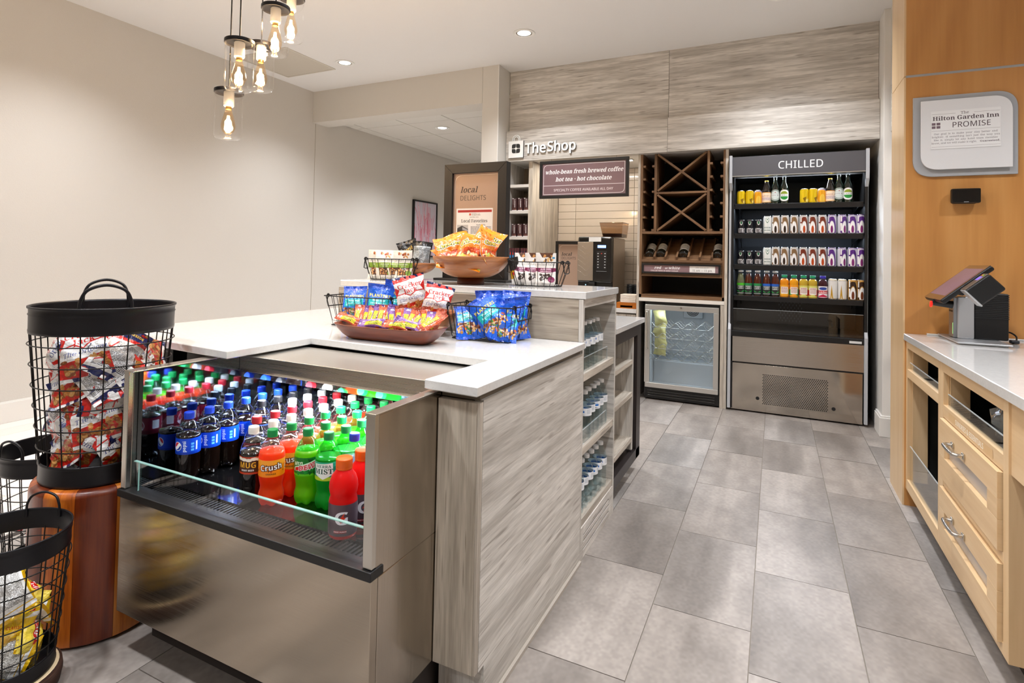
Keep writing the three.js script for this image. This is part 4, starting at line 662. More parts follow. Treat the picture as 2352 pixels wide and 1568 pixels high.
{
  const t = thing('serving_tray', 'long dark wooden boat-shaped tray of snack bars at the counter edge', 'tray', [-1.298, LOW, -1.755], 0.02);
  const P = (a, hx, hz) => { const c = Math.cos(a), s = Math.sin(a), e = 0.32; return [Math.sign(c) * Math.pow(Math.abs(c), e) * hx, Math.sign(s) * Math.pow(Math.abs(s), e) * hz]; };
  const rows = [[0, 0, 0], [0.155, 0.03, 0], [0.172, 0.044, 0.003], [0.192, 0.06, 0.018], [0.208, 0.074, 0.036], [0.219, 0.084, 0.052], [0.2195, 0.0845, 0.055], [0.215, 0.08, 0.0555], [0.205, 0.07, 0.04], [0.185, 0.054, 0.022], [0.165, 0.038, 0.01], [0, 0, 0.008]], N = 64, pos = [], idx = [];
  rows.forEach(([hx, hz, y]) => { for (let i = 0; i <= N; i++) { const [x, z] = P(i / N * 2 * PI, Math.max(hx, 1e-5), Math.max(hz, 1e-5)); const lift = 0.006 * Math.pow(Math.abs(x) / 0.22, 4) * (y / 0.055); pos.push(x, y + lift, z); } });
  for (let j = 0; j < rows.length - 1; j++) for (let i = 0; i < N; i++) { const a = j * (N + 1) + i, b = a + N + 1; idx.push(a, b, a + 1, a + 1, b, b + 1); }
  const g = new THREE.BufferGeometry(); g.setAttribute('position', new THREE.Float32BufferAttribute(pos, 3)); g.setIndex(idx); g.computeVertexNormals();
  obj('tray_body', bowlUV(g), M.tray, t);
  const art = { purple: barArt('#8a5aa8', '#6d3f8e', 'dark chocolate'), orange: barArt('#d4572a', '#a83a1a', 'peanut') }, bm = { purple: foil(art.purple), orange: foil(art.orange) };
  const geo = [0, 1].map(v => bagGeo(0.04, 0.118, 0.017, 30 + v, { seal: 0.09, nx: 8, ny: 14, twist: v ? 0.003 : -0.002 }));
  const list = ['orange', 'purple', 'orange', 'purple', 'orange', 'purple', 'purple', 'orange', 'purple', 'orange', 'purple', 'orange', 'purple', 'orange'], r = rng(61);
  const spot = ['leftmost standing', 'second standing from the left', 'third standing from the left', 'fourth standing from the left', 'fifth standing from the left', 'sixth standing from the left', 'seventh standing from the left', 'seventh standing from the right', 'sixth standing from the right', 'fifth standing from the right', 'fourth standing from the right', 'third standing from the right', 'second standing from the right', 'rightmost standing'];
  list.forEach((c, i) => { const m = obj('snack_bar', geo[i % 2], bm[c]); m.rotation.order = 'YXZ'; m.position.set(-1.462 + i * 0.0272, LOW + 0.07 + r() * 0.014, -1.772 - (i % 3) * 0.006); m.rotation.set(-0.5 - r() * 0.15, 0.35 + (r() - 0.5) * 0.5, (r() - 0.5) * 0.5 - 0.12); tag(m, `${c} wrapped snack bar with yellow label, ${spot[i]} in the tray`, 'snack bar', 'snack bars in the long tray'); });
  [['orange', [-1.49, LOW + 0.07, -1.745], 1.15, 'lying over the left tip of the tray'], ['purple', [-1.2, LOW + 0.072, -1.735], 1.2, 'lying flat at the front right of the tray'], ['orange', [-1.245, LOW + 0.066, -1.73], 1.35, 'lying flat beside the purple one at the front right'], ['orange', [-1.1, LOW + 0.085, -1.74], -0.75, 'leaning out over the right end of the tray'], ['purple', [-1.36, LOW + 0.064, -1.732], 1.5, 'lying flat at the front middle of the tray']].forEach(([c, p, roll, n], i) => { const m = obj('snack_bar', geo[i % 2], bm[c]); m.rotation.order = 'YXZ'; m.position.set(...p); m.rotation.set(-0.75, 0.35, roll); tag(m, `${c} wrapped snack bar ${n}`, 'snack bar', 'snack bars in the long tray'); });
}
{
  const g = 'cheese snack bags in the large bowl', B = [-1.285, HIGH + 0.115, -2.36];
  const P = (dx, dy, dz) => [B[0] + dx, B[1] + dy, B[2] + dz];
  bag('puffs', 'orange cheese snack bag at the front left of the large bowl', P(-0.075, 0.03, 0.075), 0.35, -0.75, 0.25, 0, g);
  bag('puffs', 'orange cheese snack bag at the front right of the large bowl', P(0.045, 0.035, 0.085), 0.5, -0.7, -0.3, 1, g);
  bag('puffs', 'orange cheese snack bag standing tallest at the right of the large bowl', P(0.075, 0.065, 0.0), 0.45, -0.45, -0.45, 2, g);
  bag('puffs', 'orange cheese snack bag at the rear left of the large bowl', P(-0.06, 0.05, -0.02), 0.5, -0.55, 0.5, 1, g);
  bag('puffs', 'orange cheese snack bag at the far right edge of the large bowl', P(0.115, 0.045, 0.045), 1.5, -0.35, -0.3, 0, g, 0.9);
  bag('puffs', 'orange cheese snack bag at the far left edge of the large bowl', P(-0.115, 0.02, 0.01), 0.2, -0.7, 0.7, 2, g, 0.9);
  bag('puffs', 'orange cheese snack bag flat at the rear of the large bowl', P(0.01, 0.03, -0.08), 0.3, -1.0, 0.1, 0, g, 0.9);
  const h = 'chip bags in the small bowl', C = [-1.745, HIGH + 0.08, -2.575];
  bag('black', 'black chip bag with yellow script, leftmost in the small bowl', [C[0] - 0.04, C[1] + 0.055, C[2]], 0.6, -0.15, 0.3, 0, h);
  bag('black', 'black chip bag with yellow script, in the middle of the small bowl', [C[0] + 0.01, C[1] + 0.05, C[2] - 0.03], 0.6, -0.2, 0.05, 1, h);
  bag('black', 'black chip bag showing its silver printed back, rightmost in the small bowl', [C[0] + 0.05, C[1] + 0.05, C[2] + 0.02], 0.6 + PI, 0.15, 0.1, 2, h);
  const k = 'popcorn bags in the shallow bowl';
  bag('popcorn', 'red and white caramel popcorn bag facing front in the shallow bowl', [-1.35, LOW + 0.155, -1.965], 0.6, -0.25, 0.2, 0, k, 0.92);
  bag('popcorn', 'red and white caramel popcorn bag behind and right of the other in the shallow bowl', [-1.245, LOW + 0.13, -2.0], 0.65, -0.2, -0.25, 1, k, 0.85);
}
// oval baskets with pouches on the raised worktop
wireTray('oval black wire basket of green and white nut pouches', [-1.782, HIGH, -2.41], 0.42, { w: 0.285, d: 0.17, bw: 0.215, bd: 0.125, h: 0.108, oval: true });
wireTray('oval black wire basket of chocolate almond pouches', [-0.968, HIGH, -2.425], 0.12, { w: 0.29, d: 0.17, bw: 0.215, bd: 0.125, h: 0.11, oval: true });
{
  const a = 0.42, c = [-1.782, HIGH + 0.078, -2.41];
  ['leftmost', 'second from the left', 'third from the left', 'rightmost'].forEach((n, i) => { const d = -0.072 + i * 0.048; bag('green', `white and green nut mix pouch, ${n} in the oval basket`, [c[0] + d * Math.cos(a) - 0.004 * i * Math.sin(a), c[1], c[2] - d * Math.sin(a) + 0.012 * (i % 2)], a + 0.16, -0.1, 0.02 * (i - 1), i % 3, 'nut mix pouches in the oval basket'); });
  const b = 0.12, e = [-0.968, HIGH + 0.078, -2.425];
  ['leftmost', 'middle', 'rightmost'].forEach((n, i) => { const d = -0.058 + i * 0.056; bag('almond', `white and plum chocolate almond pouch, ${n} in the oval basket`, [e[0] + d * Math.cos(b) - 0.01, e[1], e[2] - d * Math.sin(b) + 0.014 * i], b + 0.24, -0.08, 0, i % 3, 'almond pouches in the oval basket'); });
  const m = obj('candy_pack', bagGeo(0.05, 0.12, 0.02, 71, { nx: 8, ny: 12 }), foil(cv(128, 192, (x, w, h) => { fillR(x, '#1b1714', 0, 0, w, h); fillR(x, '#f0b41c', 0, 96, w, 60); fillR(x, '#f4f0ea', 0, 156, w, 36); disc(x, '#d22', 24, 120, 12); })));
  m.position.set(-1.075, HIGH + 0.07, -2.40); m.rotation.set(-0.1, 0.4, 0.25); tag(m, 'black and yellow candy pack at the left end of the almond basket', 'candy pack');
  const w = obj('wooden_board', bowlUV(lathe([[0, 0], [0.075, 0], [0.08, 0.003], [0.08, 0.006], [0, 0.007]], 40)), std(0xe6c79a, 0.5, { map: paleMapleTex })); w.position.set(-1.86, HIGH, -2.56); tag(w, 'thin pale round wooden board behind the left oval basket', 'board');
}
// ───────────────────────── drinks wall: display shelves, coffee niche, wine rack, coolers ─────────────────────────
const ZF = -4.93;
const greyV = (t = 0xffffff) => std(t, 0.5, { map: greyWood });
{
  const t = thing('display_shelf', 'narrow grey laminate display shelves holding small candy boxes beside the coffee niche', 'shelf', [0, 0, 0]);
  obj('side_panel', bb(-2.299, -2.285, 0, 2.08, -5.3, ZF, { grain: 'y' }), greyV(), t);
  obj('side_panel', bb(-2.085, -2.046, 0, 2.08, -5.645, ZF, { r: 0.001, grain: 'y' }), greyV(0xf2ebe0), t);
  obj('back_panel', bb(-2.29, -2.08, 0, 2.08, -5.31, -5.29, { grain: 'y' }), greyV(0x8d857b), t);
  for (const y of [1.869, 1.62, 1.373, 1.124, 0.878, 0.63, 0.38, 0.12]) obj('shelf', bb(-2.285, -2.085, y - 0.028, y, -5.29, ZF - 0.003, { r: 0.001, grain: 'x' }), std(0xd8d3cb, 0.5), t);
}
{
  const art = cv(128, 224, (x, w, h) => { fillR(x, '#3b1a1c', 0, 0, w, h); fillR(x, '#2a1113', 0, 0, w, 18); fillR(x, '#d9d2cf', 8, 2, 40, 12); turned(x, 74, 92, -PI / 2, () => text(x, "HERSHEY'S", 0, 0, 'bold 38px sans-serif', '#f1ecea', 'center', 150)); turned(x, 34, 70, -PI / 2, () => text(x, 'milk chocolate', 0, 0, '15px sans-serif', '#d7c8c4')); poly(x, '#6b4238', [[20, 224], [40, 172], [60, 224]]); poly(x, '#7d5044', [[56, 224], [78, 165], [104, 224]]); poly(x, '#8a5f52', [[90, 224], [106, 186], [124, 224]]); fillR(x, '#eeeaea', 0, 214, w, 10); });
  const m = printed(art, 0.35), side = std(0x3b1a1c, 0.4); let f;
  const mk = (label, pos) => { const t = thing('candy_box', label, 'candy box', pos, 0, 'brown candy boxes on the display shelves'); obj('carton', bb(-0.026, 0.026, 0, 0.122, -0.09, 0, { r: 0.002 }), side, t); decal('front_print', 0.05, 0.12, m, t, [0, 0.061, 0.0006]); return t; };
  for (const [y, n] of [[1.6205, 'upper'], [1.3735, 'lower']]) ['leftmost', 'middle', 'rightmost'].forEach((q, i) => { const l = `tall brown chocolate candy box, ${q} on the ${n} of two candy shelves`, p = [-2.236 + i * 0.06, y, ZF - 0.02]; if (!f) f = mk(l, p); else dup(f, l, p); });
  const art2 = cv(64, 192, (x, w, h) => { fillR(x, '#2c2f44', 0, 0, w, h); fillR(x, '#5a2a2e', 0, 0, w, 40); poly(x, '#e4472c', [[18, 70], [32, 40], [46, 70], [46, 90], [18, 90]]); fillR(x, '#2a8fd0', 14, 92, 36, 40); fillR(x, '#e8ecf0', 10, 140, 44, 40); fillR(x, '#c02a2a', 14, 150, 36, 14); });
  const m2 = printed(art2, 0.35), s2 = std(0x4a3436, 0.4); let g;
  for (let i = 0; i < 7; i++) { const l = `slim red and blue packet, ${ORD[i] === 'front' ? 'first' : ORD[i]} from the left on the packet shelf`, p = [-2.268 + i * 0.0265 + (i > 3 ? 0.012 : 0), 1.1245, ZF - 0.02]; if (!g) { g = thing('candy_packet', l, 'candy packet', p, 0, 'slim packets on the display shelf'); obj('carton', bb(-0.0115, 0.0115, 0, 0.14, -0.07, 0, { r: 0.002 }), s2, g); decal('front_print', 0.0225, 0.138, m2, g, [0, 0.07, 0.0006]); } else dup(g, l, p); }
}
{ // coffee niche: tiled back, counter and base cabinet
  const w = structGroup('wall_niche');
  obj('tile_bed', bb(-2.046, -1.06, 0.7, 2.085, -5.7, -5.657), std(0xb9a793, 0.8), w);
  const xs = [-2.045, -1.852, -1.252, -1.062], tm = [0xe9ddcd, 0xe5d8c7, 0xece1d2].map(c => phy(c, 0.16, { clearcoat: 0.6, clearcoatRoughness: 0.05 })); let k = 0;
  for (let j = 0; j < 18; j++) for (let i = 0; i < 3; i++) { const y0 = 0.7555 + j * 0.0755, y1 = Math.min(2.084, y0 + 0.0755); if (y1 - y0 < 0.01) continue; const g = bb(xs[i] + 0.0012, xs[i + 1] - 0.0012, y0 + 0.0012, y1 - 0.0012, -5.66, -5.648 + (k % 3) * 0.0008, { r: 0.003 }); obj('tile', g, tm[k++ % 3], w); }
  tag(obj('coffee_counter', bb(-2.044, -1.066, 0.714, 0.75, -5.646, -4.95, { r: 0.002 }), M.quartz), 'white quartz coffee counter in the tiled niche', 'worktop');
  const t = thing('coffee_cabinet', 'grey laminate base cabinet under the coffee counter', 'cabinet', [0, 0, 0]);
  obj('carcass', bb(-2.044, -1.066, 0.1, 0.713, -5.64, -4.99), std(0x8d857b, 0.6), t);
  for (let i = 0; i < 2; i++) obj('door', bb(-2.04 + i * 0.486, -1.559 + i * 0.486, 0.11, 0.70, -4.99, -4.968, { r: 0.002, grain: 'y' }), greyV(), t);
  obj('toe_kick', bb(-2.044, -1.066, 0, 0.1, -5.6, -5.03), M.black, t);
}
{ // light under the fascia of the niche
  const t = thing('niche_light', 'slim light bar hidden behind the fascia above the coffee niche', 'light', [-1.555, 2.076, -5.15]);
  obj('housing', bb(-0.4, 0.4, 0, 0.012, -0.03, 0.03), M.alu, t); obj('light_diffuser', bb(-0.39, 0.39, -0.003, 0.0, -0.024, 0.024), lit(0xfff6e8, 5), t);
  const L = new THREE.RectAreaLight(0xfff6ea, LIGHT.niche * 6, 0.78, 0.048); L.position.set(0, -0.006, 0); L.lookAt(0 - 0, -2, -0.001); t.add(L); L.rotation.set(-PI / 2, 0, 0);
}
{ // framed sign hung over the coffee niche
  const t = thing('coffee_sign', 'black framed purple sign with white italic coffee lettering above the espresso machine', 'sign', [-1.5435, 1.8925, -4.89]);
  const W = 0.823, H = 0.345, b = 0.027;
  obj('frame_rail', bb(-W / 2, W / 2, H / 2 - b, H / 2, -0.012, 0.012, { r: 0.002 }), M.black, t); obj('frame_rail', bb(-W / 2, W / 2, -H / 2, -H / 2 + b, -0.012, 0.012, { r: 0.002 }), M.black, t);
  obj('frame_rail', bb(-W / 2, -W / 2 + b, -H / 2 + b, H / 2 - b, -0.012, 0.012, { r: 0.002 }), M.black, t); obj('frame_rail', bb(W / 2 - b, W / 2, -H / 2 + b, H / 2 - b, -0.012, 0.012, { r: 0.002 }), M.black, t);
  obj('backing', bb(-W / 2 + b, W / 2 - b, -H / 2 + b, H / 2 - b, -0.01, 0.002), std(0x5d4449, 0.5), t);
  const art = cv(1024, 388, (x, w, h) => {
    fillR(x, '#7b6064', 0, 0, w, h); x.strokeStyle = '#efe8e8'; x.lineWidth = 5; x.beginPath(); x.moveTo(14, h - 14); x.lineTo(14, 70); x.quadraticCurveTo(14, 14, 72, 14); x.lineTo(w - 14, 14); x.lineTo(w - 14, h - 70); x.quadraticCurveTo(w - 14, h - 14, w - 72, h - 14); x.closePath(); x.stroke();
    x.beginPath(); x.moveTo(14, 268); x.lineTo(w - 14, 268); x.stroke();
    text(x, 'whole-bean fresh brewed coffee', w / 2, 102, 'italic bold 68px serif', '#fbf8f6', 'center', 960); text(x, 'hot tea · hot chocolate', w / 2, 194, 'italic bold 68px serif', '#fbf8f6', 'center', 690); text(x, 'SPECIALTY COFFEE AVAILABLE ALL DAY', w / 2, 324, '42px sans-serif', '#efe6e6', 'center', 880);
  });
  decal('sign_print', W - 2 * b, H - 2 * b, printed(art, 0.35), t, [0, 0, 0.0026]);
  obj('hanger', [rod([-0.3, H / 2, 0], [-0.3, H / 2 + 0.02, 0], 0.003), rod([0.3, H / 2, 0], [0.3, H / 2 + 0.02, 0], 0.003)], M.chrome, t);
}
{ // raised letters and bag emblem on the fascia
  const t = thing('shop_lettering', 'raised white dimensional lettering with a shopping bag emblem on the wood fascia', 'sign', [0, 0, 0]);
  const font = await new FontLoader().loadAsync('fonts/droid/droid_sans_regular.typeface.json');
  const face = std(0xf6f6f2, 0.4), edge = std(0x2b2c2b, 0.5), z = -4.868;
  const put = (s, x0, x1, y, size) => { const g = new TextGeometry(s, { font, size, depth: 0.016, curveSegments: 6, bevelEnabled: true, bevelThickness: 0.0015, bevelSize: 0.0032, bevelOffset: 0, bevelSegments: 1 }); g.computeBoundingBox(); const b = g.boundingBox, k = (x1 - x0) / (b.max.x - b.min.x); g.scale(k, k, 1); g.translate(x0 - b.min.x * k, y, z); return g; };
  const split = (g, name) => { const p = g.index ? g.toNonIndexed() : g, n = p.attributes.normal, F = [], E = []; for (let i = 0; i < n.count; i += 3) (n.getZ(i) > 0.5 && n.getZ(i + 1) > 0.5 ? F : E).push(i, i + 1, i + 2);
    const pick = ix => { const o = new THREE.BufferGeometry(); for (const a of ['position', 'normal', 'uv']) { const s = p.attributes[a], d = new Float32Array(ix.length * s.itemSize); ix.forEach((q, k) => { for (let c = 0; c < s.itemSize; c++) d[k * s.itemSize + c] = s.array[q * s.itemSize + c]; }); o.setAttribute(a, new THREE.BufferAttribute(d, s.itemSize)); } return o; };
    const m = obj(name, pick(E), edge, t); obj('letter_face', pick(F), face, m); };
  const word = (s, x0, x1, y, size) => { // each letter a part of its own
    const g = put(s, x0, x1, y, size); g.computeBoundingBox(); const W = new TextGeometry(s, { font, size, depth: 0.01 }); W.computeBoundingBox(); const k = (x1 - x0) / (W.boundingBox.max.x - W.boundingBox.min.x + 0.0064); let pre = '';
    for (const ch of s) { let off = 0; for (const c of pre) { const gl = font.data.glyphs[c]; off += gl.ha * size / font.data.resolution; } const q = new TextGeometry(ch, { font, size, depth: 0.016, curveSegments: 6, bevelEnabled: true, bevelThickness: 0.0015, bevelSize: 0.0032, bevelSegments: 1 }); q.translate(off - W.boundingBox.min.x + 0.0032, 0, 0); q.scale(k, k, 1); q.translate(x0, y, z); split(q, 'letter'); pre += ch; } };
  word('The', -2.097, -1.888, 2.1455, 0.1); word('Shop', -1.874, -1.603, 2.151, 0.1);
  // the bag
  const bag = shapeOf([[-2.263, 2.11], [-2.112, 2.11], [-2.112, 2.268], [-2.263, 2.268]]), sq = (x, y, s, c) => { const p = new THREE.Shape(), r = 0.02; const X = [x, x + s], Y = [y, y + s]; p.moveTo(X[0] + (c === 0 ? 0 : c === 3 ? r : 0), Y[0]); const P = [[X[0], Y[0]], [X[1], Y[0]], [X[1], Y[1]], [X[0], Y[1]]]; const o = new THREE.Shape(); P.forEach((q, i) => { if ((i + c) % 2) { const prev = P[(i + 3) % 4], next = P[(i + 1) % 4], a = [q[0] + Math.sign(prev[0] - q[0]) * r, q[1] + Math.sign(prev[1] - q[1]) * r], b = [q[0] + Math.sign(next[0] - q[0]) * r, q[1] + Math.sign(next[1] - q[1]) * r]; i ? o.lineTo(...a) : o.moveTo(...a); o.quadraticCurveTo(q[0], q[1], ...b); } else i ? o.lineTo(...q) : o.moveTo(...q); }); o.closePath(); return o; };
  const g = extrude(bag, 0.018, 0.001); g.translate(0, 0, z + 0.001); obj('bag_emblem', g, edge, t);
  const gf = new THREE.ShapeGeometry(bag); gf.translate(0, 0, z + 0.0195); xf(gf, {}); obj('bag_face', gf, face, t);
  [[-2.2275, 2.199, 0], [-2.184, 2.199, 1], [-2.2275, 2.153, 1], [-2.184, 2.153, 0]].forEach(([x, y, c]) => { const q = extrude(sq(x, y, 0.04, c), 0.0015, 0); q.translate(0, 0, z + 0.0197); obj('bag_window', q, edge, t); });
  for (const [r, dx] of [[0.036, 0], [0.022, 0]]) obj('bag_handle', tube([[-2.188 - r, 2.266, z + 0.01], [-2.188 - r, 2.285, z + 0.01], [-2.188 - r * 0.7, 2.285 + r * 0.75, z + 0.01], [-2.188, 2.285 + r, z + 0.01], [-2.188 + r * 0.7, 2.285 + r * 0.75, z + 0.01], [-2.188 + r, 2.285, z + 0.01], [-2.188 + r, 2.266, z + 0.01]], 0.0048, { rad: 8, seg: 30 }), face, t);
}
{ // espresso machine
  const t = thing('espresso_machine', 'black and steel bean-to-cup coffee machine with a smoky bean hopper on the niche counter', 'coffee machine', [-1.4855, 0.7505, -5.12]);
  const w = 0.1625, steel = std(0xb3a596, 0.3, { metalness: 0.9 });
  obj('body', bb(-w, w, 0.02, 0.625, -0.46, -0.002, { r: 0.006 }), M.black, t);
  obj('side_panel', bb(w - 0.001, w + 0.003, 0.03, 0.62, -0.455, -0.02), steel, t); obj('side_panel', bb(-w - 0.003, -w + 0.001, 0.03, 0.62, -0.455, -0.02), steel, t);
  obj('front_fascia', bb(-w, w, 0.205, 0.632, -0.02, 0.022, { r: 0.02 }), M.blackGloss, t);
  const pn = obj('steel_panel', bb(-w + 0.0005, -0.013, 0.225, 0.582, 0.018, 0.0255, { r: 0.003 }), std(0xa89e92, 0.38, { metalness: 0.85 }), t);
  for (let i = 0; i < 6; i++) obj('chevron_ridge', tube([[-w + 0.008, 0.568 - i * 0.05, 0.0255], [-0.12, 0.548 - i * 0.05, 0.0262], [-0.09, 0.523 - i * 0.05, 0.0266], [-0.078, 0.519 - i * 0.05, 0.0266], [-0.06, 0.527 - i * 0.05, 0.0264], [-0.02, 0.562 - i * 0.05, 0.0255]], 0.0013, { rad: 5, seg: 24 }), M.chrome, pn);
  obj('display', bb(0.028, 0.105, 0.528, 0.552, 0.02, 0.0232), lit(0x6f9bff, 5), t);
  const kp = obj('keypad', bb(0.018, 0.114, 0.33, 0.497, 0.02, 0.0236, { r: 0.002 }), std(0x16171a, 0.3), t);
  for (let i = 0; i < 6; i++) for (const s of [0.034, 0.098]) obj('button', bb(s - 0.006, s + 0.006, 0.345 + i * 0.0255, 0.352 + i * 0.0255, 0.0236, 0.0246, { r: 0.001 }), std(0xd6dade, 0.4), kp);
  obj('brew_button', bb(0.06, 0.072, 0.472, 0.48, 0.0236, 0.0246), std(0xb5342c, 0.4), kp);
  obj('front_badge', bb(0.018, 0.114, 0.312, 0.315, 0.021, 0.0228), std(0x9a9ca0, 0.4), t);
  obj('paper_notice', bb(-0.055, 0.06, 0.585, 0.627, 0.0235, 0.0245), std(0xf0eee8, 0.7), t);
  obj('drip_tray', bb(-w, w, 0.0, 0.03, -0.1, 0.06, { r: 0.004 }), M.blackGloss, t);
  obj('drip_grate', [0, 1, 2, 3, 4, 5, 6, 7].map(i => bb(-0.14, 0.14, 0.03, 0.033, -0.05 + i * 0.012, -0.045 + i * 0.012)), M.chrome, t);
  obj('spout', bb(-0.05, 0.01, 0.14, 0.21, -0.03, 0.035, { r: 0.006 }), M.black, t);
  obj('status_light', bb(-0.09, -0.084, 0.182, 0.188, -0.001, 0.002), lit(0x8fd0ff, 6), t);
  const hp = (y0, y1, x0a, x1a, x0b, x1b, d0, d1) => { const g = new THREE.BoxGeometry(1, 1, 1), p = g.attributes.position; for (let i = 0; i < p.count; i++) { const up = p.getY(i) > 0, r = p.getX(i) > 0, b = p.getZ(i) > 0; p.setXYZ(i, up ? (r ? x1b : x0b) : (r ? x1a : x0a), up ? y1 : y0, b ? (up ? -0.1 : -0.12) : (up ? -d1 : -d0)); } g.computeVertexNormals(); return g; };
  obj('bean_hopper', hp(0.632, 0.765, 0.058, 0.236, 0.03, 0.248, 0.32, 0.34).translate(-0.022, 0, 0), phy(0xdcc6ae, 0.03, { transmission: 0.9, thickness: 0 }), t);
  obj('coffee_beans', hp(0.634, 0.664, 0.064, 0.23, 0.06, 0.234, 0.31, 0.315).translate(-0.022, 0, 0), std(0x3a2113, 0.6), t);
  obj('hopper_lid', bb(0.006, 0.228, 0.764, 0.772, -0.342, -0.098, { r: 0.003 }), phy(0xcdb9a2, 0.08, { transmission: 0.5, thickness: 0, clearcoat: 1 }), t);
}
// small framed sign beside the machine
function delightsHead(x, w, top, s) { text(x, 'local', w * 0.13, top, `italic bold ${s}px serif`, '#2f2825', 'left'); text(x, 'DELIGHTS', w * 0.13, top + s * 0.92, `${s * 0.78}px sans-serif`, '#4a3f3a', 'left'); }
{
  const t = thing('counter_sign', 'small black framed tan sign standing left of the coffee machine', 'sign', [-1.755, 0.7505, -5.2]);
  obj('frame', [bb(-0.145, 0.145, 0.562, 0.59, -0.012, 0.012, { r: 0.002 }), bb(-0.145, 0.145, 0, 0.028, -0.012, 0.012, { r: 0.002 }), bb(-0.145, -0.117, 0.028, 0.562, -0.012, 0.012, { r: 0.002 }), bb(0.117, 0.145, 0.028, 0.562, -0.012, 0.012, { r: 0.002 })], M.black, t);
  obj('backing', bb(-0.117, 0.117, 0.028, 0.562, -0.01, 0.003), std(0x9b8272, 0.6), t);
  decal('sign_print', 0.234, 0.534, printed(cv(256, 584, (x, w, h) => { fillR(x, '#b0937f', 0, 0, w, h); x.strokeStyle = '#e8d9cc'; x.lineWidth = 3; x.beginPath(); x.moveTo(12, h); x.lineTo(12, 60); x.quadraticCurveTo(12, 12, 60, 12); x.lineTo(w - 12, 12); x.lineTo(w - 12, h); x.stroke(); delightsHead(x, w, 105, 46); }), 0.5), t, [0, 0.295, 0.0036]);
  obj('base', bb(-0.15, 0.15, 0, 0.012, -0.05, 0.05, { r: 0.003 }), M.black, t);
}
{ // cups, lids, napkins, bamboo caddy
  let t = thing('bamboo_caddy', 'low orange bamboo caddy with a slot handle on the coffee counter', 'caddy', [-1.155, 0.7505, -5.07]);
  const bm = std(0xd08a2a, 0.45, { map: paleMapleTex });
  obj('caddy_front', [bb(-0.088, -0.055, 0, 0.05, 0.092, 0.1, { r: 0.001 }), bb(0.05, 0.088, 0, 0.05, 0.092, 0.1, { r: 0.001 }), bb(-0.055, 0.05, 0.026, 0.05, 0.092, 0.1), bb(-0.055, 0.05, 0, 0.008, 0.092, 0.1)], bm, t);
  obj('caddy_body', [bb(-0.088, 0.088, 0.04, 0.05, -0.1, 0.092), bb(-0.088, -0.08, 0, 0.04, -0.1, 0.092), bb(0.08, 0.088, 0, 0.04, -0.1, 0.092), bb(-0.08, 0.08, 0, 0.04, -0.1, -0.09)], bm, t);
  t = thing('napkin_stack', 'stack of folded white paper napkins on the bamboo caddy', 'napkins', [-1.145, 0.8015, -5.045]);
  const nr = rng(4); for (let i = 0; i < 9; i++) { const g = bb(-0.068, 0.068, i * 0.0078, i * 0.0078 + 0.0074, -0.07, 0.068, { r: 0.003 }); xf(g, { r: [0, (nr() - 0.5) * 0.06, (nr() - 0.5) * 0.03] }); obj('napkin', g, std(i % 2 ? 0xf2e8dc : 0xeadccb, 0.85), t); }
  t = thing('lid_stack', 'stack of black cup lids behind the napkins', 'cup lids', [-1.115, 0.751, -5.25]);
  for (let i = 0; i < 16; i++) obj('lid', lathe([[0, i * 0.0125 + 0.011], [0.036, i * 0.0125 + 0.011], [0.04, i * 0.0125 + 0.007], [0.046, i * 0.0125 + 0.002], [0.046, i * 0.0125]], 28), M.black, t);
  t = dup(t, 'second stack of black cup lids at the left of the first', [-1.19, 0.751, -5.3]);
  t = thing('cup_stack', 'tall stack of white paper cups against the wine cabinet', 'paper cups', [-1.115, 0.751, -5.4]);
  for (let i = 0; i < 22; i++) { const y = i * 0.0125; obj('cup', lathe([[0.028, y], [0.04, y + 0.1], [0.0425, y + 0.101], [0.0425, y + 0.104], [0.0395, y + 0.104], [0.0275, y + 0.004], [0, y + 0.004]], 28), M.white, t); }
}
